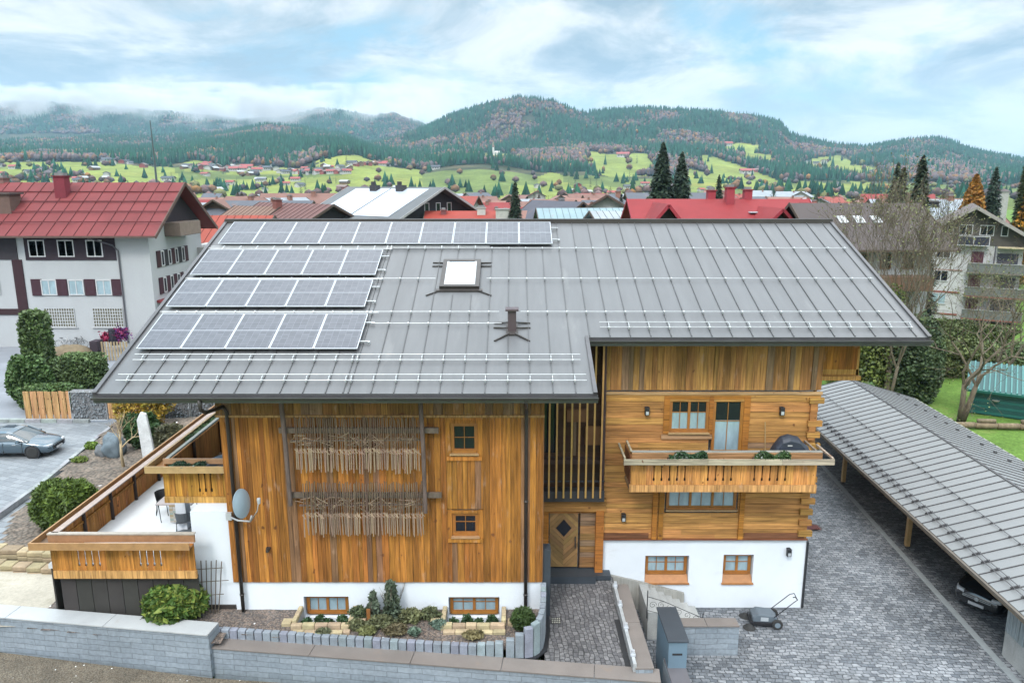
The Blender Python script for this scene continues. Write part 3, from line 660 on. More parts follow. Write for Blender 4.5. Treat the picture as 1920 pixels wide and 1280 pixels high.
m.build('wood_cladding',M['woodv'],H)
# slatted loggia screen
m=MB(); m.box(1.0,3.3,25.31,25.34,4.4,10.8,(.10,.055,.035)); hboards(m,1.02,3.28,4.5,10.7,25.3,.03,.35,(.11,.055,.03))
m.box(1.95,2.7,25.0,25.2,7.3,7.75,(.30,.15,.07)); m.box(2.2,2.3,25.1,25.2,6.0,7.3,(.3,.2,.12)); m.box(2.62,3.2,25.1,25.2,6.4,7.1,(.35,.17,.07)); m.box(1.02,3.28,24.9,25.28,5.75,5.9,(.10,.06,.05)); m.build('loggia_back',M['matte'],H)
m=MB(); m.box(1.05,1.62,25.15,25.24,6.1,8.2); m.build('loggia_window',M['paneb'],H)
m=MB(); m.box(1.0,3.3,24.55,24.95,4.46,4.86,(.045,.045,.05)); m.box(1.0,3.3,24.58,24.64,5.2,5.24,(.05,.05,.06)); m.box(3.2,3.28,24.7,24.98,4.86,10.75,(.09,.05,.05)); m.build('loggia_base',M['matte'],H)
x=1.28
while x<3.12:
    m=MB(); m.box(x,x+.062,24.5,24.56,4.62,10.6,cj((.72,.42,.13),.12)); m.build('screen_slat',M['woodfine'],H); x+=.262
# roof : metal skin with seams
def rp(X,Y,h=0.0): return Vector((X,Y-h*math.sin(RA),rz_(Y)+h*math.cos(RA)))
rmx=Matrix.Translation((0,21,9.5))@Matrix.Rotation(RA,4,'X')   # local: x, s(slope), h
sl=lambda Y:(Y-21)/math.cos(RA)
m=MB(); E_=2.47
for x0,x1,y0 in ((-12.3,E_,21.0),(E_,13.73,23.83)):
    xx=x0
    for xe in [x for x in [-11.62+.676*i for i in range(40)] if x0+.05<x<x1-.05]+[x1]:
        k=1+rd.uniform(-.035,.035); m.box(xx,xe,sl(y0),sl(32.4),-.12,0,(k,k,k),rmx); xx=xe
rmb=Matrix.Translation((0,43.8,9.5))@Matrix.Rotation(math.pi,4,'Z')@Matrix.Rotation(RA,4,'X')
m.box(-13.73,12.3,0,sl(32.4)-.002,-.12,0,(1,1,1),rmb)
SE=[]; x=-11.62
while x<13.5:
    SE.append(x); x+=.676
for x in SE:
    y0=21.02 if x<E_ else 23.86
    if abs(x+1.93)<.75 : # around the skylight
        m.box(x-.014,x+.014,sl(y0),sl(26.4),0,.032,(.62,.62,.62),rmx); m.box(x-.014,x+.014,sl(29.0),sl(32.3),0,.032,(.62,.62,.62),rmx)
    elif abs(x-.0)<.2: m.box(x-.014,x+.014,sl(y0),sl(23.9),0,.032,(.62,.62,.62),rmx); m.box(x-.014,x+.014,sl(24.9),sl(32.3),0,.032,(.62,.62,.62),rmx)
    else: m.box(x-.014,x+.014,sl(y0),sl(32.3),0,.032,(.62,.62,.62),rmx)
m.box(-5.03,-5.0,sl(21.02),sl(32.3),0,.032,(.6,.6,.6),rmx)
roof=m.build('roof',M['roof'],H)
m=MB(); m.box(-12.42,13.85,32.25,32.55,14.0,14.09); m.box(-12.42,13.85,32.16,32.26,13.86,14.07); m.build('ridge_cap',M['darkmetal'],roof)
for x0,x1,y0 in ((-12.42,-12.3,20.98),(13.73,13.85,23.8),(E_-.06,E_+.06,20.98)):
    y1=32.3 if x0!=E_-.06 else 23.84
    m=MB(); m.box(x0,x1,sl(y0),sl(y1),-.26,.07,None,rmx); m.build('verge_trim',M['gutter'],roof)
def gutter(x0,x1,y,z,name='gutter'):
    m=MB(); pr_=[]
    for k in range(9): a=math.pi*k/8; pr_.append((y-.09-.09*math.cos(a),z-.09*math.sin(a)))
    q=pr_+[(p[0]*.97+(y-.09)*.03,p[1]+.012) for p in pr_[::-1]]
    m.prism(q,'x',x0,x1); m.box(x0,x1,y-.02,y+.06,z-.2,z+.03); m.box(x0,x1,y-.20,y-.17,z-.01,z+.012,(3,3,3)); m.build(name,M['gutter'],roof)
gutter(-12.4,2.55,20.98,9.42); gutter(2.5,13.85,23.81,10.53)
m=MB(); m.box(-12.25,2.4,sl(21.1),sl(32.3),-.2,-.122,None,rmx); m.box(2.45,13.7,sl(23.95),sl(32.3),-.2,-.122,None,rmx)
for y in (24.5,28.4,32.0): m.box(-12.2,-9.2,y,y+.2,rz_(y)-.48,rz_(y)-.23); m.box(10.8,13.6,y,y+.2,rz_(y)-.48,rz_(y)-.23)
m.col=(.34,.15,.05); m.c=[(.34,.15,.05)]*len(m.f); m.build('soffit',M['woodfine'],H)
# snow guards
def guard(x0,x1,Y,dbl=False):
    m=MB(); s=sl(Y)
    for k,(ds,h) in enumerate(((0,.10),)+(((.20,.17),) if dbl else ())):
        m.tube([rmx@Vector((x0,s+ds*0-.0+ds,h)),rmx@Vector((x1,s+ds,h))],.014,6)
    for x in SE+[-5.015]:
        if x0<x<x1: m.box(x-.022,x+.022,s-.05,s+.04,.03,.12,None,rmx); 
        if x0<x<x1 and dbl: m.box(x-.012,x+.012,s+.04,s+.22,.1,.15,None,rmx)
    m.build('snow_guard',M['galv'],roof)
guard(-11.95,2.25,21.5,True); guard(-11.9,2.15,22.5,True); guard(-12.2,-.45,25.2); guard(.3,13.35,25.2); guard(-12.2,-2.85,27.42); guard(-.95,13.5,27.42); guard(-12.2,13.5,29.78); guard(2.95,13.45,24.28,True)
guard(-4.75,-.35,24.5)
# solar panels
def panels():
    first=None; w_=1.0
    rows=[(23.02,25.0,5,-12.02,-4.93),(25.46,27.24,5,-12.1,-5.13),(27.62,29.55,5,-12.1,-5.12),(30.06,32.0,10,-11.92,1.66)]
    P=thing('tmp',(0,0,0),None,None)
    for r_,(ya,yb,n,xa,xb) in enumerate(rows):
        W_=(xb-xa)/n; Ls=sl(yb)-sl(ya)
        fm=MB(); t=.022
        fm.box(0,W_-.02,0,t,0,.04); fm.box(0,W_-.02,Ls-t,Ls,0,.04); fm.box(0,t,t,Ls-t,0,.04); fm.box(W_-.02-t,W_-.02,t,Ls-t,0,.04); fm.box(t,W_-.02-t,Ls/2-.008,Ls/2+.008,.01,.039)
        gm=MB(); gm.box(t,W_-.02-t,t,Ls-t,.004,.034)
        f0=fm.build('solar_panel',M['alu'],None); g0=gm.build('cell_sheet',M['solar'],f0); 
        for k in range(n):
            if k==0: f=f0
            else: f=f0.copy(); COL.objects.link(f); g=g0.copy(); COL.objects.link(g); g.parent=f
            f.parent=roof; mm=WM[roof.name].inverted()@rmx@Matrix.Translation((xa+k*W_,sl(ya),.11)); f.matrix_local=mm; WM[f.name]=WM[roof.name]@mm
        m=MB()
        for s_ in (.22,.76): m.box(xa-.03,xb+.28,sl(ya)+Ls*s_,sl(ya)+Ls*s_+.045,.05,.105,None,rmx)
        m.box(xb+.24,xb+.3,sl(ya)+Ls*.2,sl(ya)+Ls*.2+.1,0,.1,None,rmx)
        m.build('mounting_rail',M['galv'],roof)
        if r_<3: guard(-12.1,xb+.32,yb+.14)
        else: guard(-12.15,-.9,ya-.16)
    bpy.data.objects.remove(P)
def solar_mat():
    m=bpy.data.materials.new('solar_cells'); m.use_nodes=True; nt=m.node_tree; N=nt.nodes; L=nt.links; bs=N['Principled BSDF']
    tc=N.new('ShaderNodeTexCoord'); br=N.new('ShaderNodeTexBrick'); br.offset=0; br.inputs['Scale'].default_value=1; br.inputs['Brick Width'].default_value=.218; br.inputs['Row Height'].default_value=.109
    br.inputs['Mortar Size'].default_value=.003; br.inputs['Color1'].default_value=(.028,.031,.042,1); br.inputs['Color2'].default_value=(.055,.058,.072,1); br.inputs['Mortar'].default_value=(.15,.16,.18,1)
    L.new(tc.outputs['Object'],br.inputs['Vector']); L.new(br.outputs['Color'],bs.inputs['Base Color']); bs.inputs['Roughness'].default_value=.36; bs.inputs['Specular IOR Level'].default_value=.6; bs.inputs['Coat Weight'].default_value=.0; bs.inputs['Coat Roughness'].default_value=.3
    return m
M['solar']=solar_mat(); panels()
# skylight
m=MB(); a,b=sl(26.75),sl(28.75)
m.box(-2.66,-2.5,a,b,0,.17,None,rmx); m.box(-1.36,-1.2,a,b,0,.17,None,rmx); m.box(-2.5,-1.36,a,a+.16,0,.17,None,rmx); m.box(-2.5,-1.36,b-.16,b,0,.17,None,rmx)
m.box(-2.78,-1.08,a-.14,a-.001,0,.06,None,rmx); sk=m.build('skylight',M['darkmetal'],roof)
m=MB(); m.box(-2.5,-2.42,a+.16,b-.16,.13,.16,None,rmx); m.box(-1.44,-1.36,a+.16,b-.16,.13,.16,None,rmx); m.box(-2.42,-1.44,a+.16,a+.23,.13,.16,None,rmx); m.build('sash',M['galv'],sk)
m=MB(); m.box(-2.5,-1.36,a+.16,b-.16,.05,.13,None,rmx); m.build('pane',M['skyglass'] if 'skyglass' in M else mat('skylight_blind',(.50,.55,.60),.12,spec=.9,noise=(1.2,.1)),sk)
m=MB()
for sx,xe in ((-1,-2.66),(1,-1.2)):
    p=lambda x,s,h:rmx@Vector((x,s,h))
    m.bar(p(xe,a-.1,.03),p(xe+sx*.45,a-.42,.02),.05,.04); m.bar(p(xe,b-.05,.03),p(xe+sx*.42,b-.02,.02),.05,.04); m.bar(p(xe,b-.32,.03),p(xe+sx*.42,b-.32,.02),.05,.04)
m.build('flashing',M['darkmetal'],sk)
m=MB(); m.box(-.14,.14,24.1,24.42,10.75,11.45); m.box(-.22,.22,24.02,24.5,11.45,11.52); ch=m.build('flue',M['fluebrown'] if 'fluebrown' in M else mat('flue_sheet',(.07,.05,.055),.5,.3),roof,bevel=.01)
m=MB()
for sx in(-1,1):
    m.bar(rmx@Vector((sx*.1,sl(23.98),.05)),rmx@Vector((sx*.58,sl(23.6),.02)),.06,.04); m.bar(rmx@Vector((sx*.1,sl(24.3),.05)),rmx@Vector((sx*.62,sl(24.35),.02)),.045,.04); m.bar(rmx@Vector((sx*.1,sl(24.62),.05)),rmx@Vector((sx*.62,sl(24.62),.02)),.045,.04)
m.box(-.2,.2,sl(24.0)-.1,sl(24.6),0,.05,None,rmx); m.build('flashing',M['darkmetal'],ch)
# downpipes
def pipe(pts,r=.055,bands=()):
    m=MB(); m.tube(pts,r,10)
    for p in bands: m.lathe([(r+.015,-.03),(r+.015,.03)],p,10)
    m.build('downpipe',M['darkmetal'],H,smooth=True)
pipe([(-9.25,20.9,9.35),(-9.25,20.95,9.0),(-9.22,21.2,8.85),(-8.98,21.95,8.8),(-8.93,22.06,8.6),(-8.93,22.06,1.7)],.06,[(-8.93,22.06,2.3),(-8.93,22.06,5.6)])
pipe([(.42,20.9,9.35),(.42,21.3,9.0),(.45,22.0,8.75),(.45,22.06,8.5),(.45,22.06,1.8)],.06,[(.45,22.06,2.3),(.45,22.06,5.6)])
# balcony on the right facade
def slotboards(m,x0,x1,z0,z1,y,th,wd,slots,base):
    """vertical boards with keyhole gaps between boards"""
    n=max(1,int(round((x1-x0)/wd))); w_=(x1-x0)/n; q=(z1-z0)
    for i in range(n):
        a=x0+i*w_; b=a+w_; c=cj(base,.16)
        l=.018 if i in slots else .003; r_=.018 if (i+1) in slots else .003
        m.box(a+.003,b-.003,y-th,y,z0,z0+q*.16,c); m.box(a+.003,b-.003,y-th,y,z0+q*.86,z1,c);
        m.box(a+l,b-r_,y-th,y,z0+q*.30,z0+q*.80,c); l2=.035 if i in slots else .003; r2=.035 if (i+1) in slots else .003
        m.box(a+l2,b-r2,y-th,y,z0+q*.16,z0+q*.30,c); m.box(a+(l2 if l2>.01 else .003),b-(r2 if r2>.01 else .003),y-th,y,z0+q*.80,z0+q*.86,c)
PN=(.86,.39,.115)
m=MB(); slotboards(m,4.06,10.41,5.5,6.28,23.7,.035,.265,{3,4,5,6,7,10,11,12,13,16,17,18,19,20},PN)
m.box(4.03,10.44,23.62,23.72,5.24,5.49,cj((.82,.44,.16),.05)); bp=m.build('balcony',M['woodv'],H)
m=MB(); m.box(4.1,10.38,23.76,23.79,5.3,6.25,(.03,.02,.015)); m.box(4.05,10.4,23.78,24.9,5.22,5.32,(.3,.18,.09)); m.build('floor_and_slot_shade',M['matte'],bp)  # dark board behind the slots paints their shade; second box is the floor
m=MB(); c=(.56,.47,.36)
for a,b in ((3.76,6.6),(6.6,9.1),(9.1,10.86)): m.box(a+.003,b-.003,23.36,23.41,6.32,6.52,cj(c,.15))
m.box(4.1,10.62,23.80,23.92,6.6,6.64,cj((.46,.44,.42),.05)); m.box(4.1,10.6,23.74,23.80,6.36,6.6,cj((.5,.25,.12),.05)); m.box(4.06,10.4,23.4,23.76,6.30,6.34,(.3,.2,.12))
m.box(3.78,3.84,23.42,24.9,6.5,6.56,cj(c)); m.box(4.06,4.12,23.9,24.9,6.6,6.66,cj(c)); m.box(10.78,10.85,23.42,24.9,6.5,6.56,cj(c)); m.box(10.4,10.46,23.9,24.9,6.6,6.66,cj(c)); m.build('hand_rail',M['woodh'],bp)
m=MB(); 
for s_,X0 in ((0,4.03),(1,10.4)):
    y=23.8
    while y<24.85: m.box(X0,X0+.035,y,y+.19,5.5,6.5,cj((.26,.11,.05) if s_==0 else PN)); y+=.2
m.build('side_panel',M['woodv'],bp)
for a,b in ((5.3,6.6),(8.2,9.4)):
    m=MB(); m.box(a,b,23.43,23.74,6.342,6.46); m.build('planter_soil',M['soil'],bp)
# upper balcony at the left corner
m=MB(); slotboards(m,-11.62,-9.24,5.36,6.30,23.05,.035,.205,{6,7,8},(.70,.33,.06)); m.box(-11.62,-9.24,22.96,23.07,5.14,5.35,cj((.76,.40,.12),.05))
lb=m.build('corner_balcony',M['woodv'],H)
m=MB(); m.box(-11.58,-9.25,23.1,23.13,5.3,6.28,(.03,.02,.015)); m.box(-11.62,-9.22,23.12,38,5.12,5.2,(.3,.18,.09)); m.build('floor_and_slot_shade',M['matte'],lb)  # slot shade put in as a dark board behind the panel, plus the floor
m=MB(); m.box(-12.04,-9.26,22.68,22.74,6.30,6.53,cj(WR)); m.box(-11.62,-9.26,23.12,23.18,6.46,6.64,cj(WR)); m.box(-11.62,-9.26,22.74,23.12,6.30,6.34,cj(WR))
m.box(-12.04,-11.98,22.74,38,6.32,6.53,cj(WR)); m.box(-11.62,-11.5,23.2,38,6.54,6.60,cj((.5,.5,.48))); m.box(-11.98,-11.62,23,38,6.30,6.34,cj(WJ))
m.build('hand_rail',M['woodfine'],lb)
m=MB(); y=23.15
while y<37.9: m.box(-11.60,-11.56,y,y+.2,5.2,6.44,cj(WO,.25)); y+=.205
for y in (25.2,27.6,30.0,32.4,35): m.box(-11.55,-11.47,y,y+.09,5.2,6.46,(.06,.03,.02))
m.build('side_panel',M['woodv'],lb)
m=MB(); m.box(-10.5,-9.2,22.3,24.6,1.2,5.135); m.build('lower_wall',M['plaster'],H)
m=MB(); m.box(-11.75,-11.4,23.9,24.25,3.6,5.12); m.build('balcony_pillar',M['plaster'],H)
m=MB(); m.box(-10.45,-9.25,22.24,22.295,1.66,1.80); m.build('base_strip',M['darkmetal'],H)
# satellite dish
def dish():
    t=thing('satellite_dish',(-8.45,21.75,5.7),'round pale grey satellite dish on an arm beside the left downpipe','dish')
    Md=Matrix.Translation((-8.42,21.55,5.76))@Matrix.Rotation(R(72),4,'Z')@Matrix.Rotation(R(82),4,'X')
    prof=[(0.001,.0),(.2,-.012),(.38,-.05),(.46,-.085),(.475,-.085),(.475,-.10),(.38,-.068),(.001,-.02)]
    b=MB(); n=28
    for r,z in prof:
        for k in range(n): th=2*math.pi*k/n; b.v.append(tuple(Md@Vector((r*math.cos(th)*.84,r*math.sin(th)*1.0,z))))
    for i in range(len(prof)-1):
        for k in range(n): b.f.append((i*n+k,i*n+(k+1)%n,(i+1)*n+(k+1)%n,(i+1)*n+k)); b.c.append((1,1,1))
    b.build('reflector',mat('dish_paint',(.27,.35,.41),.4),t,smooth=True)
    m=MB(); m.tube([(-9.15,22.12,5.05),(-8.8,21.9,5.02),(-8.35,21.75,5.06),(-8.25,21.65,5.3)],.03,8); m.tube([(-8.3,21.7,5.1),(-7.95,21.35,5.6),(-7.82,21.2,6.0)],.018,6); m.build('arm',M['galv'],t,smooth=True)
    m=MB(); m.lathe([(.045,-.08),(.06,.05),(.05,.1)],(-7.82,21.2,6.0),10); m.build('feed_horn',M['alu'],t); m=MB(); m.box(-9.24,-9.06,22.05,22.16,4.95,5.2); m.build('wall_bracket',M['alu'],t)
dish()
# weathered rake racks
def rack(zt,label,x0,x1):
    t=thing('rake_rack',((x0+x1)/2,22.0,zt-1.7),label,'rake rack','rows of old rakes on the facade')
    g=(.85,.75,.8)
    m=MB(); m.bar((x0-.35,21.98,zt-.42),(x1+.45,21.98,zt-.42),.1,.17,cj(g)); m.build('beam',M['bark'],t)
    m=MB(); m.bar((x0,21.93,zt-.75),(x1,21.93,zt-.72),.05,.05,cj(g)); m.build('beam',M['bark'],t)
    m=MB()
    for i in range(36):
        x=x0+.1+(x1-x0-.3)*rd.random(); m.bar((x,21.9,zt-.43-rd.uniform(0,.5)),(x+rd.uniform(.25,.5)*rd.choice((-1,1)),21.88,zt-.43-rd.uniform(0,.6)),.018,.018,cj((1.7,1.5,1.35),.3))
    m.box(x0+.1,x1-.2,21.9,21.915,zt-.66,zt-.645,cj((1.,.9,.8))); m.build('tine_bundle',M['bark'],t)
    n=62; first=[]
    for i in range(n):
        x=x0+.18+(x1-x0-.3)*(i+rd.uniform(-.25,.25))/n; 
        if i<6:
            m=MB(); a=rd.uniform(-.03,.03); c=cj((2.0,1.75,1.6),.3); cu=cj((1.15,.95,.85),.25)
            m.tube([(a,0,rd.uniform(-.05,.06)),(0,-.02,-.55),(a*.4,-.05,-1.05)],.017,5,cu); m.tube([(a*.4,-.05,-.98),(a*.2,-.06,-1.3),(a,-.05,-1.75+rd.uniform(-.05,.08))],[.02,.025,.017],5,c); m.bar((-.06,-.06,-1.0+a),(.07,-.08,-1.12+a),.02,.02,c)
            o=m.build('rake_stick',M['bark'],None); o.parent=t; first.append(o)
        else: 
            s_=first[rd.randrange(6)]; o=s_.copy(); COL.objects.link(o); o.parent=t
        WM[o.name]=Matrix.Identity(4); o.location=(x-t.location[0],21.93-t.location[1]-rd.uniform(0,.04),1.7+rd.uniform(-.04,.04)); o.rotation_euler=(0,R(rd.uniform(-1.2,1.2)),R(rd.uniform(-20,20)))
rack(8.45,'upper row of grey wooden hay rakes hung on the timber facade',-6.95,-2.75); rack(6.28,'lower row of grey wooden hay rakes hung on the timber facade',-6.8,-2.7)
for x,z0,lb_ in ((-7.08,5.55,'left weathered upright pole carrying the two rake rows'),(-2.78,5.3,'right weathered upright pole carrying the two rake rows')):
    m=MB(); m.tube([(x-.05,21.8,9.15),(x,21.84,7.5),(x+.02,21.86,z0)],[.075,.07,.065],9,(.85,.75,.85)); o=m.build('rack_pole',M['bark']); tag(o,lb_,'pole','poles of the rake racks')
# terrace
T=thing('terrace',(-12.5,22.5,1.7),'raised corner terrace with an orange wooden railing and pale floor','terrace')
m=MB(); m.box(-14.95,-10.51,21.7,38,3.45,3.6); m.build('deck_floor',mat('pale_tiles',(.50,.51,.52),.6,noise=(.8,.06),fine=(9,.03)),T)
m=MB(); slotboards(m,-14.75,-10.15,3.45,4.32,21.62,.035,.215,{4,5,6,7,13,14,15,16},(.66,.28,.06)); m.box(-14.72,-10.13,21.54,21.64,3.18,3.44,cj((.78,.42,.15),.05)); m.build('front_panel',M['woodv'],T)
m=MB(); m.box(-15.16,-10.12,21.2,21.25,4.34,4.58,cj((.56,.31,.13),.05)); m.box(-14.8,-10.12,21.62,21.68,4.4,4.66,cj((.56,.33,.16),.05)); m.box(-14.85,-10.15,21.25,21.62,4.34,4.38,cj(WJ)); m.box(-14.8,-10.12,21.60,21.76,4.661,4.70,cj((.62,.56,.46),.05))
m.box(-15.16,-15.1,21.25,38,4.36,4.58,cj((.56,.31,.13),.05)); m.box(-14.72,-14.5,21.7,38,4.661,4.70,cj((.60,.50,.40),.05)); m.box(-15.1,-14.7,21.3,38,4.34,4.38,(.25,.16,.1)); m.build('hand_rail',M['woodfine'],T)
m=MB(); y=21.7
while y<37.9: m.box(-14.66,-14.62,y,y+.2,3.6,4.66,cj((.66,.28,.07),.25)); y+=.205
m.box(-14.615,-14.57,21.7,38,4.3,4.38,cj(WJ)); m.build('side_panel',M['woodv'],T)
for y in (23.2,24.9,26.6,28.5,30.6,32.8): m=MB(); m.box(-14.61,-14.52,y,y+.08,3.6,4.64,(.05,.03,.025)); m.build('post',M['matte'],T)
m=MB()
for i in range(9): m.box(-14.65+i*.5,-14.65+(i+1)*.5-.02,21.74,21.78,1.5,3.2,cj((.055,.05,.045),.1))
m.build('skirting',M['matte'],T)
m=MB(); m.box(-14.95,-14.9,21.8,38,1.2,3.4,(.05,.045,.04)); m.build('side_skirting',M['matte'],T)
# ---------------------------------------------------------------- vegetation builders
def leafcards(P,size,cols,flat=.0,rnd=None,aspect=1.6):
    """quads at P with random orientation; returns V,F,C arrays"""
    n=len(P); a=rng.normal(size=(n,3)); a[:,2]*=(1-flat); a/=np.linalg.norm(a,axis=1)[:,None]
    b=rng.normal(size=(n,3)); b-=a*(a*b).sum(1)[:,None]; b/=np.linalg.norm(b,axis=1)[:,None]
    s=size*rng.uniform(.6,1.3,(n,1)); a=a*s*aspect*.5; b=b*s*.5
    V=np.stack([P-a,P+b,P+a,P-b],1).reshape(-1,3); F=np.arange(n*4).reshape(-1,4); return V,F,cols
def greens(n,base,amt=.35,P=None,seed=70,cl=.8,extra=None):
    c=np.array(base)[None]*(1+rng.uniform(-amt,amt,(n,1)))
    if P is not None:
        k=fbm(P[:,0]/cl+P[:,2]/cl*.7,P[:,1]/cl+P[:,2]/cl,seed,2)[:,None]; c=c*(.55+.9*k)
        if extra is not None: c=np.where((rng.random((n,1))<extra[0]*(k*1.6)),np.array(extra[1])[None]*rng.uniform(.7,1.2,(n,1)),c)
    return c
def blob_pts(n,c,r,hollow=.45,lump=.25,seed=1,flatb=True,sup=2.0):
    """points in a lumpy ellipsoid, denser near the skin"""
    d_=rng.normal(size=(n,3)); d_/=np.linalg.norm(d_,axis=1)[:,None]
    if sup>2: d_=d_/((np.abs(d_)**sup).sum(1)**(1/sup))[:,None]
    rad=hollow+(1-hollow)*rng.random(n)**.6
    l=1+lump*(fbm(d_[:,0]*2.2+9+seed,d_[:,1]*2.2+d_[:,2]*1.9+9,80+seed,3)-.5)*2
    P=d_*(rad*l)[:,None]*np.array(r)[None]+np.array(c)[None]
    return P
def shrub(label,loc,r,n,size,base,name='shrub',group=None,lump=.25,extra=None,flat=.2,cat='shrub',seed=1,sup=2.0,aspect=1.6,stem=True,cl=.8):
    t=thing(name,loc,label,cat,group); c=(loc[0],loc[1],loc[2]+r[2]*.9)
    P=blob_pts(n,c,r,.5,lump,seed,sup=sup); P=P[P[:,2]>loc[2]+.02]
    V,F,C=leafcards(P,size,greens(len(P),base,.3,P,70+seed,cl,extra),flat,aspect=aspect); np_mesh('foliage',V,[F],C,M['leaf'],t)
    m=MB()
    for k in range(5):
        a=k*1.3; m.tube([(loc[0],loc[1],loc[2]-.05),(loc[0]+math.cos(a)*r[0]*.3,loc[1]+math.sin(a)*r[1]*.3,loc[2]+r[2]*.7),(loc[0]+math.cos(a)*r[0]*.6,loc[1]+math.sin(a)*r[1]*.6,loc[2]+r[2]*1.3)],[.04,.025,.01],5)
    m.build('stem',M['bark'],t); return t
def conifer(label,loc,h,r,n,base=(.022,.05,.030),name='spruce_tree',group=None,bare=.08,drop=.45,cs=1.0):
    t=thing(name,loc,label,'conifer',group); x,y,z=loc
    m=MB(); m.tube([(x,y,z-.2),(x,y,z+h*.5),(x,y,z+h*.98)],[h*.016+.05,h*.01+.03,.02],7,(.8,.7,.6)); m.build('trunk',M['bark'],t)
    u=rng.random(n)**.75; tt=bare+(1-bare)*(1-u)   # more near bottom
    layer=np.floor(tt*h/.55)*.55/h; ang=rng.random(n)*6.283; nb=rng.integers(6,9)
    lr=fbm(layer*40+3,np.zeros(n)+loc[0],90,2); la=fbm(ang*1.3+20,layer*30+5,91,2)
    R_=r*(1-tt)**.82*(.6+.4*lr+.38*la)+.08
    rad=R_*np.sqrt(rng.random(n)); 
    P=np.stack([x+np.cos(ang)*rad,y+np.sin(ang)*rad,z+tt*h-rad*drop*.6+rng.normal(0,.05,n)],-1)
    s=cs*(.16+.22*(1-tt))*h/14.*2.2
    # cards: elongated outward & drooping
    out=np.stack([np.cos(ang),np.sin(ang),-drop*np.ones(n)],-1)+rng.normal(0,.25,(n,3)); out/=np.linalg.norm(out,axis=1)[:,None]
    sd_=np.stack([-np.sin(ang),np.cos(ang),np.zeros(n)],-1)+rng.normal(0,.35,(n,3)); sd_/=np.linalg.norm(sd_,axis=1)[:,None]
    A=out*(s*rng.uniform(.5,1.1,n))[:,None]; B=sd_*(s*.28)[:,None]
    V=np.stack([P-A*.5,P+B,P+A*.7,P-B],1).reshape(-1,3); F=np.arange(n*4).reshape(-1,4)
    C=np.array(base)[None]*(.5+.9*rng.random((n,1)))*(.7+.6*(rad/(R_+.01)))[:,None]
    np_mesh('crown',V,[F],C,M['leaf'],t); return t
def branches(m,p,d_,L_,r,depth,rr,spread=.55,up=.12,minr=.006,tips=None,seg=3):
    p=Vector(p); pts=[p.copy()]; q=p.copy(); d_=Vector(d_).normalized()
    for k in range(seg):
        d_=(d_+Vector((rr.gauss(0,.13),rr.gauss(0,.13),rr.gauss(0,.1)+up*.35))).normalized(); q=q+d_*(L_/seg); pts.append(q.copy())
    rs=[r*(1-.45*k/seg) for k in range(seg+1)]
    m.tube(pts,rs,6 if r>.05 else (4 if r>.02 else 3),cap=False)
    if tips is not None and depth<=1: tips.append(q.copy())
    if depth==0: return
    n=rr.choice((2,3,3)) if depth>1 else 3
    for k in range(n):
        a=d_.cross(Vector((rr.gauss(0,1),rr.gauss(0,1),rr.gauss(0,1)))).normalized(); sp_=spread*rr.uniform(.5,1.3)
        nd_=(d_*math.cos(sp_)+a*math.sin(sp_)+Vector((0,0,up))).normalized()
        i=rr.choice((seg,seg,seg-1)); branches(m,pts[i],nd_,L_*rr.uniform(.62,.86),max(minr,r*.55*rr.uniform(.8,1.1)),depth-1,rr,spread,up,minr,tips,seg)
def bare_tree(label,loc,h,seed,trunk_h,trunk_r,depth,stems=1,spread=.55,up=.12,col=(1,.9,.75),name='bare_tree',group=None,minr=.008,leaf=None,lean=(0,0)):
    rr=random.Random(seed); t=thing(name,loc,label,'bare tree',group); x,y,z=loc; tips=[]
    tm=MB(); tm.col=col; bm_=MB(); bm_.col=col
    for s in range(stems):
        a=rr.random()*6.28; off=.35*trunk_r*stems if stems>1 else 0
        p0=Vector((x+math.cos(a)*off,y+math.sin(a)*off,z-.1)); lean_=Vector((math.cos(a)*.18*(stems>1)+lean[0],math.sin(a)*.18*(stems>1)+lean[1],1)).normalized()
        p1=p0+lean_*trunk_h*.5+Vector((rr.gauss(0,.05),0,0)); p2=p0+lean_*trunk_h
        tm.tube([p0,p1,p2],[trunk_r*1.25,trunk_r,trunk_r*.8],8)
        for k in range(4 if stems==1 else 3):
            b=k*2.1+rr.random(); sp=spread*rr.uniform(.6,1.3); dd=Vector((math.cos(b)*math.sin(sp),math.sin(b)*math.sin(sp),math.cos(sp)))+lean_*.3
            branches(bm_,p2-lean_*trunk_h*.12*k*.7,dd,h*.30,trunk_r*.6,depth,rr,spread,up,minr,tips)
    tm.build('trunk',M['bark'],t,smooth=True); bm_.build('branches',M['bark'],t)
    if leaf:
        P=np.array([[*q] for q in tips]); P=np.repeat(P,leaf[0],0)+rng.normal(0,leaf[3],(len(P)*leaf[0],3))
        V,F,C=leafcards(P,leaf[1],greens(len(P),leaf[2],.4,P,77)); np_mesh('foliage',V,[F],C,M['leaf'],t)
    return t
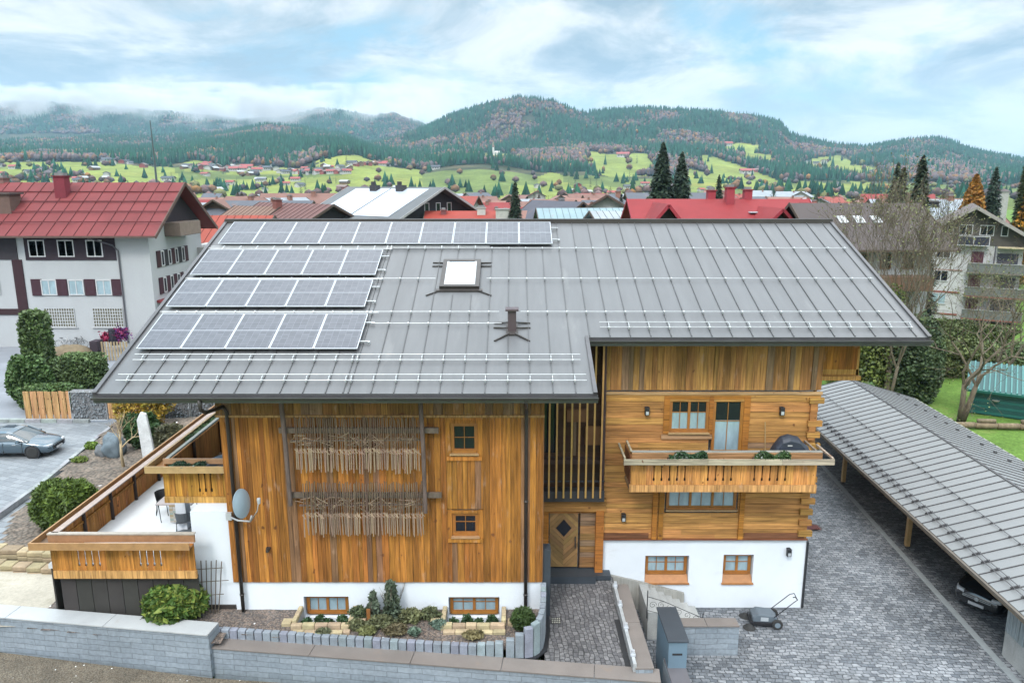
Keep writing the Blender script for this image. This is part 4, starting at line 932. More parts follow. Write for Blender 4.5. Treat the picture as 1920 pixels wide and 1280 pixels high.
def crown_tree(label,loc,h,r,n,size,base,name='larch_tree',group=None,extra=None,cat='tree',pointy=.5,seed=3):
    t=thing(name,loc,label,cat,group); x,y,z=loc
    m=MB(); m.tube([(x,y,z-.1),(x,y,z+h*.4),(x,y,z+h*.93)],[h*.02,h*.014,.03],7)
    for k in range(14):
        zz=z+h*(.2+.7*k/14); a=k*2.4; m.tube([(x,y,zz),(x+math.cos(a)*r*.8*(1-k/17),y+math.sin(a)*r*.8*(1-k/17),zz+h*.06)],[.05,.015],4)
    m.build('trunk',M['bark'],t)
    tt=rng.random(n); ang=rng.random(n)*6.283; R_=r*np.sin(np.pi*np.clip(tt*.93+.07,0,1)**(.5+pointy*.1))**.75*(1-pointy*tt)*(.72+.55*fbm(ang*1.2+5,tt*7+3,95+seed,3)); rad=R_*rng.random(n)**.4
    P=np.stack([x+np.cos(ang)*rad,y+np.sin(ang)*rad,z+h*(.1+.9*tt)],-1)
    V,F,C=leafcards(P,size,greens(n,base,.35,P,75+seed,1.2,extra)); np_mesh('crown',V,[F],C,M['leaf'],t); return t
def tuft(name,label,loc,r,h,n,base,group=None,cat='plant',w=.02):
    t=thing(name,loc,label,cat,group); n=int(n); a=rng.random(n)*6.28; rad=r*np.sqrt(rng.random(n))*.5; le=rng.uniform(.2,1,(n,1))
    b=np.stack([loc[0]+np.cos(a)*rad,loc[1]+np.sin(a)*rad,np.full(n,loc[2])],-1); o=np.stack([np.cos(a)*r*.8,np.sin(a)*r*.8,np.full(n,h)],-1)*le+rng.normal(0,.04,(n,3))
    s=np.stack([-np.sin(a),np.cos(a),0*a],-1)*w; V=np.stack([b-s,b+s,b+o*.6+s*.8+[0,0,.03],b+o,b+o*.6-s*.8+[0,0,.03]],1).reshape(-1,3); F=np.arange(n*5).reshape(-1,5)
    np_mesh('foliage',V,[F],greens(n,base,.35),M['leaf'],t); return t
M['coping_dark']=mat('coping_slab_dark',(.085,.08,.088),.7,noise=(.9,.10),fine=(50,.05))
M['coping_pale']=mat('coping_slab_pale',(.33,.34,.345),.7,noise=(.9,.10),fine=(50,.05),stain=(1.2,(.30,.25,.20),.62,.5),bump=.2)
# ---------------------------------------------------------------- retaining walls
M['blockwall']=paver_mat('block_wall',(.175,.205,.235),(.215,.248,.28),(.135,.155,.175),1,.75,.19,(R(90),0,0),.5,.010,.13)
M['blockwall2']=paver_mat('block_wall_side',(.175,.205,.235),(.215,.248,.28),(.135,.155,.175),1,.75,.19,(R(90),0,R(90)),.5,.010,.13)
def wall_run(name,label,p,q,w_,z0,z1,cop,joints,over=.04,mat_='blockwall',cth=.055,cm='coping'):
    p=Vector((*p,0)); q=Vector((*q,0)); d_=(q-p).normalized(); n=Vector((-d_.y,d_.x,0)); Ln=(q-p).length
    t=thing(name,(p.x,p.y,z0),label,'wall')
    m=MB(); a,b=p+n*.0,q+n*.0; c=q+n*w_; e=p+n*w_
    Q=[a,b,c,e]; lo=[Vector((v.x,v.y,z0)) for v in Q]; hi=[Vector((v.x,v.y,z1)) for v in Q]
    for i in range(4): j=(i+1)%4; m.face([lo[i],lo[j],hi[j],hi[i]])
    m.face(hi); m.build('masonry',M[mat_],t)
    for i in range(len(joints)-1):
        s0,s1=joints[i]*Ln+.008,joints[i+1]*Ln-.008; k=p+d_*s0-n*over; l=p+d_*s1-n*over; g=l+n*(w_+over*1.3); h=k+n*(w_+over*1.3)
        m=MB(); m.prism([(v.x,v.y) for v in (k,l,g,h)],'z',z1+.002,z1+cth); m.build('coping_slab',M[cm],t,bevel=.006)
    return t
wall_run('retaining_wall','tall left stretch of the grey block retaining wall with pale coping slabs',(-30,23.2),(-9.42,20.42),.62,.4,1.88,.5,[0,.3,.52,.665,.83,1],cm='coping_pale')
wall_run('retaining_wall','low stretch of grey block retaining wall with brown-grey coping in front of the garden',(-9.42,20.56),(4.35,18.93),.56,.2,1.34,.5,[0,.23,.46,.66,.86,1])
wall_run('retaining_wall','short wall with brown coping running beside the path towards the stairs',(4.18,19.3),(4.12,24.0),.5,.05,1.5,.5,[0,.5,1],mat_='blockwall2')
wall_run('retaining_wall','short free-standing grey block wall with brown coping in the yard',(5.45,22.12),(7.62,22.12),.42,0,1.08,.5,[0,.5,1])
wall_run('retaining_wall','low grey pier with a brown slab at the bottom edge beside the mailbox',(4.75,18.3),(5.35,18.3),2.2,0,1.0,.5,[0,1],cm='coping_dark')
# galvanised rail posts and dark strip beside the path
t=thing('path_barrier',(3.5,22,1.35),'low galvanised beam with bracket posts along the right edge of the path','barrier')
m=MB(); m.box(3.60,3.70,19.35,23.9,1.36,1.66); m.build('beam',M['galv'],t); m=MB(); m.box(3.42,3.585,19.35,22.1,1.30,1.362); m.build('drain_slot',M['dark'],t)
for y in (19.7,21.1,22.4,23.6): m=MB(); m.box(3.57,3.73,y,y+.14,1.665,1.72); m.box(3.60,3.70,y+.03,y+.11,1.72,1.84); m.build('bracket',M['alu'],t)
# outdoor stair beside the right facade
t=thing('garden_stair',(5,24.5,0),'concrete stair with a grey timber-look stringer leading down beside the white wall','stair')
m=MB(); m.prism([(3.62,1.40),(4.7,1.14),(6.42,.66),(6.42,0),(3.62,0)],'y',24.86,24.97); m.build('stringer',mat('board_concrete',(.26,.255,.235),.9,grain=((14,14,.8),.2),bump=.4),t)
for i in range(7): m=MB(); m.box(4.72+i*.3,4.72+(i+1)*.3+.02,23.0,24.86,0,1.05-i*.15); m.build('step',M['concrete'],t,bevel=.008)
t=thing('iron_railing',(4.8,23.3,0),'black wrought iron railing with scrolls along the garden stair','railing')
m=MB(); m.tube([(4.66,22.9,1.72),(5.2,22.9,1.55),(6.6,22.9,.9)],.011,6); m.tube([(4.66,22.9,1.2),(5.2,22.9,1.05),(6.6,22.9,.45)],.009,6); m.tube([(4.66,22.9,.9),(4.66,22.9,1.95)],.018,6); m.tube([(6.6,22.9,0),(6.6,22.9,1.08)],.018,6); m.build('rail',M['black'],t)
for k in range(6):
    x=4.85+k*.3; z=1.5-max(0,k-1)*.13; m=MB(); pts=[]
    for i in range(22): a=i*.42; r_=.135*(1-i/26); pts.append((x+r_*math.cos(a+k),22.9,z-.1+r_*math.sin(a+k)))
    m.tube(pts,.007,4); m.build('scroll',M['black'],t)
# mailbox cabinet
t=thing('mailbox',(4.75,20.6,0),'tall blue-grey metal parcel box with a dark lid between the two walls','mailbox')
m=MB(); m.box(4.78,5.35,20.0,21.75,.02,1.95); m.build('body',mat('box_sheet',(.15,.22,.28),.45,.3,noise=(1,.08)),t,bevel=.01); m=MB(); m.box(4.74,5.38,19.95,21.8,1.952,2.02); m.build('lid',mat('box_lid',(.055,.065,.078),.45,.3,noise=(1.2,.1)),t,bevel=.01)
m=MB(); m.box(4.9,5.2,19.985,19.998,1.5,1.56); m.build('slot',M['dark'],t)
# palisade stones
def palisades():
    pts=[]
    n=34
    for i in range(n): f=i/n; pts.append((-9.42+f*9.3,21.12-f*1.0,1.30+.0,1.70+(0 if f<.87 else (f-.87)*1.5),.26))
    tall=[(-.05,20.13),(.23,20.11),(.50,20.13),(.72,20.26),(.86,20.50),(.93,20.78),(.97,21.06),(1.0,21.34),(1.02,21.62),(1.03,21.9),(1.04,22.14)]
    for i,(x,y) in enumerate(tall): pts.append((x,y,1.352,[1.98,2.15,2.35,2.45,2.5,2.52,2.55,2.58,2.6,2.62,2.64][i],.27))
    for i,(x,y,z0,z1,w_) in enumerate(pts):
        t_=i>=n; m=MB(); c=cj((.95,1.,1.06),.12)
        nx=pts[min(i+1,len(pts)-1)]; pv=pts[max(i-1,0)]; ang=math.atan2(nx[1]-pv[1],nx[0]-pv[0]); mm=Matrix.Translation((x,y,0))@Matrix.Rotation(ang,4,'Z')
        m.box(-w_/2+.006,w_/2-.006,-.09,.09,z0,z1+rd.uniform(-.012,.012),c,mm); o=m.build('palisade_stone',M['stone'],bevel=.02)
        if t_: tag(o,'tall grey palisade stone in the curved end beside the path','palisade','tall palisade stones at the path corner')
        else: tag(o,'low grey palisade stone in the row along the garden bed','palisade','low palisade stones edging the garden bed')
palisades()
m=MB(); m.prism([(.1,19.98),(.75,20.0),(1.1,20.4),(1.24,21.4),(1.26,22.4),(1.16,22.4),(1.12,21.4),(.98,20.5),(.65,20.12),(.1,20.06)],'z',1.352,1.39); o=m.build('palisade_shade',M['black']); tag(o,'dark curved strip painting the shadow gap at the foot of the tall palisade stones','painted shade')  # black strip stands in for the shadow gap beside the palisade stones
t=thing('boot_scraper',(1.42,22.0,1.36),'small black and cream slotted mat lying on the path','mat')
m=MB(); m.box(1.3,1.62,21.85,22.2,1.354,1.37); m.build('plate',M['black'],t)
m=MB()
for r_ in range(3):
    for k in range(5): m.box(1.325+k*.06,1.36+k*.06,21.88+r_*.11,21.95+r_*.11,1.371,1.378,(.6,.58,.5))
m.build('stud',M['matte'],t)
# sandstone borders of the light wells and plants in them
for k,(x0,x1) in enumerate(((-6.95,-5.3),(-2.15,-.35))):
    sd_='left' if k==0 else 'right'
    m=MB(); m.face([(x0,21.31,1.7),(x0,21.31,1.15),(x0,22.2,1.15),(x0,22.2,1.7)]); m.face([(x1,21.31,1.7),(x1,22.2,1.7),(x1,22.2,1.15),(x1,21.31,1.15)]); m.face([(x0,21.31,1.15),(x0,21.31,1.7),(x1,21.31,1.7),(x1,21.31,1.15)]); o=m.build('light_well',M['concrete']); tag(o,f'concrete lining of the {sd_} light well','light well')
    i=0
    def blk(x0_,x1_,y0,y1,z1,i=0):
        mb=MB(); mb.box(x0_+.006,x1_-.006,y0,y1,1.5,z1+rd.uniform(-.015,.015),cj((.95,.92,.85),.15)); o=mb.build('sandstone_block',M['sandst'],bevel=.025); tag(o,f'tan sandstone block bordering the {sd_} light well','stone block',f'sandstone blocks around the {sd_} light well')
    x=x0-.15
    while x<x1+.1: w_=rd.uniform(.36,.5); blk(x,min(x+w_,x1+.15),21.12,21.3,1.79); blk(x+.1,min(x+w_+.1,x1+.15),20.9,21.08,1.68); x+=w_
    for y in (21.34,21.62,21.9): blk(x0-.16,x0+.0,y,y+.26,1.83); blk(x1,x1+.16,y,y+.26,1.83)
    blk(x0-.5,x0-.18,21.3,21.6,1.75); blk(x1+.2,x1+.55,21.3,21.6,1.75)
    m=MB(); m.box(x0+.01,x1-.01,21.32,22.18,1.05,1.16); o=m.build('planting_soil',M['soil']); tag(o,f'dark soil filling the {sd_} light well','soil')
    for j in range(4):
        x=x0+.25+j*(x1-x0-.4)/3.4; shrub(f'small dark green perennial in the {sd_} light well',(x,21.62+.22*(j%2),1.15),(.2,.18,.3),420,.07,(.06,.13,.045),'perennial',f'perennials in the {sd_} light well',cat='plant',seed=j+3)
# garden plants
shrub('dense glossy rhododendron-like bush in front of the terrace',(-11.05,21.75,1.6),(.95,.8,.66),5200,.15,(.10,.19,.035),'round_bush',extra=(.38,(.30,.38,.07)),lump=.22,seed=4,aspect=2.2)
shrub('feathery low conifer bush in front of the dark skirting',(-14.2,22.45,1.6),(.66,.5,.60),3600,.075,(.085,.145,.045),'dwarf_conifer',lump=.4,seed=5,aspect=4)
shrub('clipped round grass-like box ball beside the tall palisades',(.35,21.2,1.66),(.38,.34,.36),3000,.05,(.07,.125,.03),'box_ball',lump=.1,seed=6,aspect=3.5)
def loose(label,x,y,h,r,n,base,seed,name='young_tree'):
    t=thing(name,(x,y,1.65),label,'small tree'); rr=random.Random(seed); m=MB(); tips=[]
    for k in range(3): branches(m,(x,y,1.6),(rr.gauss(0,.15),rr.gauss(0,.1),1),h*.45,.02,2,rr,.5,.25,.005,tips)
    m.build('stem',M['bark'],t); tt=rng.random(n); a=rng.random(n)*6.28; R_=r*(1-.75*tt)*(.4+fbm(a*1.4+5,tt*9,seed+100,2)); rad=R_*np.sqrt(rng.random(n))
    P=np.stack([x+np.cos(a)*rad,y+np.sin(a)*rad,1.7+h*tt],-1); V,F,C=leafcards(P,.085,greens(n,base,.35,P,77),aspect=2.4); np_mesh('foliage',V,[F],C,M['leaf'],t)
loose('taller grey-green young evergreen against the white plinth',-3.95,21.75,1.25,.42,900,(.14,.19,.12),5); loose('shorter grey-green young evergreen left of the taller one',-4.55,21.8,.85,.3,420,(.15,.20,.13),8)
for (x,y,r,hh,c,lb) in ((-5.05,21.7,.3,.4,(.10,.13,.06),'dull green cushion plant left of the young evergreens'),(-3.3,21.55,.42,.38,(.15,.16,.07),'olive cushion plant right of the young evergreens'),(-4.2,21.3,.5,.3,(.14,.15,.07),'low olive creeping shrub in the middle of the bed'),(-2.7,21.7,.35,.35,(.13,.15,.07),'rounded khaki shrub near the right light well'),(-2.35,21.25,.28,.22,(.15,.22,.17),'silvery green tuft near the right light well'),(-5.0,21.2,.3,.25,(.16,.17,.08),'yellowish cushion plant by the palisade row'),(-3.7,20.95,.45,.18,(.18,.15,.08),'dry brownish ground plant in front of the bed'),(-4.6,20.95,.35,.15,(.17,.18,.07),'flat mossy plant at the bed edge'),(-3.1,20.85,.2,.2,(.12,.18,.13),'tiny blue-green plant at the bed edge'),(-1.2,20.75,.35,.12,(.20,.17,.08),'dry heather patch right of the second light well'),(-6.0,20.95,.25,.12,(.15,.16,.09),'small grey-green plant below the left light well')):
    shrub(lb,(x,y,1.62),(r*.9,r*.6,hh*.7),int(700*r/.3),.05,tuple(q*1.25 for q in c),'cushion_plant',cat='plant',seed=int(abs(x)*10)%9,lump=.45,aspect=2.5)
m=MB(); m.box(-4.72,-4.6,21.5,21.56,1.6,2.1,(.42,.17,.05)); m.box(-4.7,-4.62,21.44,21.5,1.75,1.8,(.3,.12,.04)); o=m.build('wooden_stake',M['woodfine']); tag(o,'short orange wooden stake in the planted bed','stake')
t=thing('trellis',(-9.95,22.9,1.66),'small rustic stick trellis leaning on the white wall','trellis')
for i in range(5):
    m=MB(); x=-10.25+i*.15; m.tube([(x+(.05*(2-i)),22.0,1.62),(x,22.1,2.5),(x+.02*(i-2)+.04,22.2,3.45+.05*math.sin(i*3))],.017,5,(.8,.75,.7)); m.build('stick',M['bark'],t)
for z,a,b in ((2.25,-10.35,-9.55),(2.75,-10.3,-9.35),(3.2,-10.4,-9.5)): m=MB(); m.tube([(a,22.08,z),(b,22.1,z+.05)],.013,5,(.8,.75,.7)); m.build('crossbar',M['bark'],t)
# dry stone walls at the left edge
for row,(y0,z0,lb_) in enumerate(((25.3,1.95,'upper'),(24.75,1.65,'lower'))):
    x=-22
    while x<-15.2:
        w_=rd.uniform(.4,.75); f=(x+22)/7; y=y0+.9*(1-f)**2-.15*f
        for c_ in range(2 if row==0 else 2):
            m=MB(); m.box(x+.01,x+w_-.015,y-.2,y+.25,z0+c_*.2-.2,z0+c_*.2-.01,cj((.68,.64,.58),.25)); o=m.build('wall_stone',M['sandst'],bevel=.04); tag(o,f'tan block of the {lb_} dry stone row left of the terrace','stone block',f'{lb_} dry stone row')
        x+=w_
# planter greenery on balconies
for i,(x0,x1,y,z,lb_,c) in enumerate(((5.35,6.6,23.58,6.44,'left clump of low green plants in the balcony planter',(.05,.13,.05)),(8.25,9.4,23.58,6.44,'right clump of low green plants in the balcony planter',(.07,.15,.04)),(-11.35,-10.15,22.93,6.34,'green and silvery plants in the corner balcony planter',(.06,.15,.08)))):
    t=thing('planter_plants',((x0+x1)/2,y,z),lb_,'plant'); n=1500; P=np.stack([rng.uniform(x0,x1,n),y+rng.normal(0,.07,n),z+rng.random(n)*.20],-1); P[:,2]+=.07*np.sin(P[:,0]*9); V,F,C=leafcards(P,.055,greens(n,c,.4,P,66,.4,(.2,(.28,.32,.26))),aspect=2.2); np_mesh('foliage',V,[F],C,M['leaf'],t)
t=thing('rail_plants',(-11.8,29,6.34),'green plants in the side planter of the corner balcony','plant'); n=2200; P=np.stack([-11.8+rng.normal(0,.06,n),rng.uniform(25.5,32,n),6.34+rng.random(n)*.18],-1); V,F,C=leafcards(P,.07,greens(n,(.07,.13,.05),.4,P,66,.6),aspect=2.); np_mesh('foliage',V,[F],C,M['leaf'],t)
# covered grill, broom
t=thing('covered_grill',(9.55,24.3,5.35),'grill on the balcony under a dark blue-black cover','grill')
m=MB(); V_=[]
prof=[(-.85,0),(-.8,.55),(-.62,1.0),(-.35,1.28),(.0,1.36),(.45,1.28),(.75,1.05),(.95,.95),(1.05,.6),(1.1,0)]
for k in range(len(prof)-1):
    (a,za),(b,zb)=prof[k],prof[k+1]; 
    for j in range(6):
        y=lambda q:24.05+q*.09; bul=lambda q,z:z-abs(q-3)**2*.018*(z>.6)
        m.face([(9.6+a*.72,y(j),5.72+bul(j,za)),(9.6+b*.72,y(j),5.72+bul(j,zb)),(9.6+b*.72,y(j+1),5.72+bul(j+1,zb)),(9.6+a*.72,y(j+1),5.72+bul(j+1,za))])
for y_ in (24.05,24.59): m.face([(9.6+a*.72,y_,5.72+(z-.162*(z>.6))) for a,z in prof])
m.build('cover',mat('grill_cover',(.022,.028,.042),.55,noise=((3,3,6),.3),bump=.6),t,smooth=False)
m=MB(); m.box(9.5,9.66,24.04,24.046,5.72+1.02,5.72+1.06,(.7,.7,.7)); m.build('badge',M['paint'],t)
m=MB(); m.box(9.2,10.2,24.08,24.56,5.325,5.74,(.03,.03,.035)); m.build('cart',M['paint'],t)
m=MB(); m.tube([(8.95,24.85,7.35),(9.05,24.75,5.5)],.018,6,(.62,.42,.2)); m.box(8.95,9.15,24.68,24.8,5.36,5.52,(.5,.35,.2)); o=m.build('broom',M['woodfine']); tag(o,'wooden broom leaning on the log wall beside the covered grill','broom')
# terrace furniture
def chair(loc,rz,label,c=(.05,.05,.055)):
    t=thing('terrace_chair',loc,label,'chair','chairs on the terrace',rz); L_=lambda p:p
    m=MB(); n=10
    for k in range(n):
        a0=math.pi*(.0+k/n); a1=math.pi*(k+1)/n; m.face([(math.cos(a0)*.28,math.sin(a0)*.26,.45),(math.cos(a1)*.28,math.sin(a1)*.26,.45),(math.cos(a1)*.33,math.sin(a1)*.31,.80),(math.cos(a0)*.33,math.sin(a0)*.31,.80)],c)
    m.build('backrest',M['matte'],t,world=False); m=MB(); m.box(-.27,.27,-.26,.24,.42,.46,c); m.build('seat',M['matte'],t,world=False)
    for sx in(-1,1):
        m=MB(); m.tube([(sx*.25,-.26,.44),(sx*.3,-.28,.01),(sx*.3,.28,.01),(sx*.25,.24,.44)],.013,6,c); m.build('leg',M['matte'],t,world=False)
chair((-12.95,25.6,3.6),R(20),'dark shell chair with thin sled legs on the terrace'); chair((-11.5,24.0,3.6),R(200),'dark cushioned chair half hidden by the white wall',(.14,.16,.18))
t=thing('terrace_table',(-12.2,25.0,3.6),'pale rectangular table with thin dark legs and a patterned throw on the terrace','table')
m=MB(); m.box(-12.8,-11.5,24.6,25.3,4.3,4.34,(.6,.52,.5)); m.build('table_top',M['paint'],t)
for x in(-12.72,-11.6):
    for y in (24.66,25.22): m=MB(); m.tube([(x,y,4.3),(x+.04,y,3.61)],.014,6,(.04,.04,.04)); m.build('leg',M['matte'],t)
m=MB()
for i in range(4):
    for j in range(9): m.box(-12.3+i*.13,-12.18+i*.13,24.56,24.575,3.66+j*.075,3.73+j*.075,rd.choice([(.65,.6,.5),(.7,.65,.6),(.55,.42,.25),(.45,.55,.5),(.75,.72,.7)]))
m.build('throw',M['matte'],t)
m=MB(); m.prism([(-12.0,23.5),(-10.8,23.3),(-10.7,24.1),(-11.2,24.2)],'z',3.61,3.72,(.16,.18,.20)); o=m.build('seat_cushion',M['matte']); tag(o,'dark grey cushion lying at the terrace front','cushion')
m=MB(); m.prism([(-10.8,23.6),(-9.4,23.6),(-9.4,25.4)],'z',5.6,5.8,(.10,.12,.15)); m.bar((-10.7,24.2,6.0),(-9.5,24.6,6.35),.6,.12,(.12,.16,.2)); m.box(-10.6,-9.4,23.7,25.2,5.21,5.6,(.1,.1,.12)); o=m.build('lounge_seat',M['matte']); tag(o,'blue-grey lounger on the corner balcony','lounger')
# standing stone, boulder, plants in the left bed
m=MB(); mm=Matrix.Translation((-18.2,35.0,1.4))@Matrix.Rotation(R(-4),4,'Y')@Matrix.Rotation(R(12),4,'Z'); m.prism([(-.3,0),(.32,0),(.26,2.3),(.22,3.0),(-.02,3.12),(-.24,2.75)],'y',-.11,.11,(2.9,2.75,2.6),mm); o=m.build('standing_stone',M['stone'],bevel=.03); tag(o,'tall slim pale standing stone behind the terrace rail','standing stone')
def rock(name,label,loc,r,seed,mat_,cat,group=None,col=(1,1,1),n=10):
    rr=np.random.default_rng(seed); V=[];F=[];m_=n*2
    for i in range(n+1):
        th=math.pi*i/n
        for k in range(m_):
            ph=2*math.pi*k/m_; V.append([math.sin(th)*math.cos(ph),math.sin(th)*math.sin(ph),math.cos(th)])
    V=np.array(V); k=1+.6*(fbm(V[:,0]*1.7+8+seed,V[:,1]*1.7+V[:,2]*1.5+8,seed%40,3)-.5); V=V*k[:,None]*(1+.22*(fbm(V[:,0]*5+8,V[:,1]*5+V[:,2]*4+8,seed%30+3,3)-.5))[:,None]*np.array(r)+np.array(loc)
    i,j=np.meshgrid(np.arange(n),np.arange(m_),indexing='ij'); i=i.ravel();j=j.ravel(); j2=(j+1)%m_; F=np.stack([i*m_+j,(i+1)*m_+j,(i+1)*m_+j2,i*m_+j2],-1)
    o=np_mesh(name,V,[F],np.tile(np.array(col),(len(F),1)),M[mat_]); tag(o,label,cat,group); return o
rock('boulder','rugged grey-blue boulder in the sloping bed',(-21.0,36.8,1.95),(.55,.5,.75),5,'stone','boulder',col=(.55,.66,.72),n=16); rock('boulder','smaller grey boulder left of the rugged one',(-21.7,36.9,1.7),(.38,.35,.42),9,'stone','boulder',col=(.6,.6,.6),n=14)
shrub('large dense mountain pine bush between the parking area and the terrace',(-18.6,28.6,1.5),(1.3,1.1,1.1),24000,.085,(.11,.18,.03),'mountain_pine',extra=(.35,(.20,.30,.04)),lump=.2,seed=12,aspect=4)
shrub('yellow-orange autumn bush in front of the gabion wall',(-21.9,41.8,1.6),(1.75,.9,1.35),3200,.13,(.52,.33,.035),'autumn_bush',lump=.4,seed=8,extra=(.3,(.5,.42,.06)))
shrub('dark green bush behind the small bare tree',(-20.2,38.2,1.6),(1.0,.8,.95),4600,.12,(.05,.11,.03),'green_bush',lump=.35,seed=2,aspect=3)
shrub('grey-brown twiggy bush beside the standing stone',(-18.2,37.4,1.6),(.8,.6,.75),1500,.09,(.14,.14,.07),'twiggy_bush',lump=.5,seed=3,aspect=4)
shrub('small yellow-green shrub on the curb near the parked car',tuple(at(172,842,Z=1.45)),(.36,.3,.22),500,.1,(.16,.26,.03),'low_shrub',seed=2); shrub('second small yellow-green shrub beside the curb',tuple(at(150,866,Z=1.45)),(.42,.3,.16),420,.1,(.16,.22,.04),'low_shrub',seed=5)
bare_tree('small pollarded bare tree with pale yellowish twigs in the bed',(-19.6,35.0,1.6),2.4,12,1.5,.07,2,spread=.7,up=.25,col=(3.0,2.8,2.2),minr=.012)
# curb of the parking lot
def curbline(pts,z,label):
    t=thing('curb',(pts[0][0],pts[0][1],z),label,'curb')
    for a,b in zip(pts,pts[1:]):
        n=max(1,int((Vector(b)-Vector(a)).length/1.0))
        for k in range(n):
            p=Vector(a).lerp(Vector(b),k/n); q=Vector(a).lerp(Vector(b),(k+.97)/n); m=MB(); m.bar((p.x,p.y,z),(q.x,q.y,z),.22,.26,cj((1.2,1.18,1.1),.1)); m.build('curb_stone',M['stone'],t)
curbline([(-22.5,29.3),(-22.75,33.4),(-23.5,38.6),(-24.0,42.9),(-19,43.1),(-13,43.1)],1.36,'pale stone curb between the parking area and the planted bed')
curbline([(-60,43.42),(-31,43.42),(-26,43.3)],1.28,'low grey curb at the foot of the picket fence')
# fence pieces and gabions
def picket(x0,x1,y,z0,z1,label,n=None):
    t=thing('picket_fence',((x0+x1)/2,y,z0),label,'fence','orange board fence panels between the gabions'); n=n or int((x1-x0)/.21); w_=(x1-x0)/n
    for i in range(n): m=MB(); m.box(x0+i*w_+.012,x0+(i+1)*w_-.012,y-(.06 if i%2 else .0)-.03,y-(.06 if i%2 else 0),z0+.08,z1+rd.uniform(-.02,.02),cj((.72,.42,.19),.14)); m.build('board',M['woodv'],t)
    for z in (z0+.35,z1-.4): m=MB(); m.box(x0,x1,y+.002,y+.05,z,z+.09,cj((.6,.33,.14))); m.build('rail',M['woodv'],t)
def gabion(x0,x1,y,z0,z1,label):
    t=thing('gabion_wall',((x0+x1)/2,y,z0),label,'gabion','stone-filled gabion walls'); n=int((x1-x0)*(z1-z0)*70); P=np.stack([rng.uniform(x0+.04,x1-.04,n),y+rng.uniform(0,.10,n),rng.uniform(z0+.03,z1-.03,n)],-1)
    oc=np.array([[1,0,0],[-1,0,0],[0,1,0],[0,-1,0],[0,0,1],[0,0,-1]],float)*.085; s=rng.uniform(.6,1.15,(n,1,1))*(1+rng.uniform(-.3,.3,(n,6,1))); V=(P[:,None]+oc[None]*s+rng.normal(0,.012,(n,6,3))).reshape(-1,3)
    f=np.array([[0,2,4],[2,1,4],[1,3,4],[3,0,4],[2,0,5],[1,2,5],[3,1,5],[0,3,5]]); F=(np.arange(n)[:,None,None]*6+f[None]).reshape(-1,3); C=np.repeat(np.array([[.95,.98,1.]])*rng.uniform(.35,1.35,(n,1)),8,0)
    np_mesh('stone_fill',V,[F],C,M['stone'],t); m=MB(); m.box(x0,x1,y+.06,y+.45,z0,z1,(.25,.25,.26)); m.build('core_fill',M['matte'],t)
    m=MB(); k=x0
    for x in (x0,x1): m.tube([(x,y-.1,z0),(x,y-.1,z1+.02)],.02,5)
    for z in (z0+.02,z1): m.tube([(x0,y-.1,z),(x1,y-.1,z)],.014,5)
    x=x0+.1
    while x<x1: m.tube([(x,y-.1,z0),(x,y-.1,z1)],.005,3); x+=.1
    m.build('wire_cage',M['galv'],t)
picket(-30.1,-27.25,43.6,1.3,3.12,'longest orange board fence panel left of the first gabion'); gabion(-27.2,-25.0,43.6,1.3,3.12,'gabion wall between two orange fence panels'); picket(-24.95,-22.9,43.6,1.3,3.12,'orange board fence panel behind the yellow bush'); 
gabion(-22.85,-19.9,43.6,1.3,3.12,'gabion wall right of the yellow bush'); gabion(-19.8,-16.6,43.6,1.3,3.12,'rightmost gabion wall towards the corner balcony')
# hedges behind
shrub('tall narrow ivy-clad column of leaves by the lane',(-35.3,53.5,.9),(.92,.8,2.9),9500,.2,(.13,.21,.06),'ivy_column',lump=.12,seed=3,sup=5.,extra=(.25,(.16,.22,.09)))
shrub('largest rounded dark evergreen in the hedge group',(-32.9,48.5,1.0),(1.4,1.2,1.75),9500,.17,(.10,.19,.05),'evergreen_bush',lump=.22,seed=4,extra=(.25,(.11,.18,.05)))
shrub('low wide cushion-shaped green bush behind the board fence',(-30.2,46.6,1.1),(2.1,1.0,.9),9500,.14,(.11,.20,.055),'cushion_bush',lump=.2,seed=5,extra=(.25,(.14,.2,.06)),sup=3)
shrub('clipped square-topped hedge block behind the cushion bush',(-31.6,52.5,1.0),(1.6,1.1,1.3),7500,.14,(.12,.19,.06),'clipped_hedge',lump=.08,seed=6,sup=6.)
shrub('yellow-green low hedge left of the clipped block',(-32.2,50.3,1.0),(1.3,.8,.95),3000,.15,(.10,.15,.045),'low_hedge',lump=.2,seed=7)
for i in range(46):
    x=-26.4+rd.gauss(0,1.1); y=49.0+rd.gauss(0,1.8)
    if i<5: rk=rock('white_stone','rounded white stone in the heap beside the hedge',(0,0,0),(.34,.28,.2),i+3,'stone','stone','white stone heap beside the hedge',(1.7,1.7,1.65) if i%3 else (1.5,1.2,.85),5); 
    o=rk if i<5 else bpy.data.objects[['white_stone','white_stone.001','white_stone.002','white_stone.003','white_stone.004'][i%5]].copy()
    if i>=5: COL.objects.link(o)
    o.location=(x,y,1.0+rd.random()*.25+.45*max(0,1-abs(x+26.4)/2)); o.rotation_euler=(rd.random(),rd.random(),rd.random()*6)
m=MB(); m.prism([(-28,45.2),(-23.5,44.6),(-23,53),(-28,54)],'z',.3,1.02,(.2,.2,.15)); o=m.build('stone_bed',M['soil']); tag(o,None,None,None,'structure'); o['label']='dark bed under the white stones'
HAZE_D=0.00007
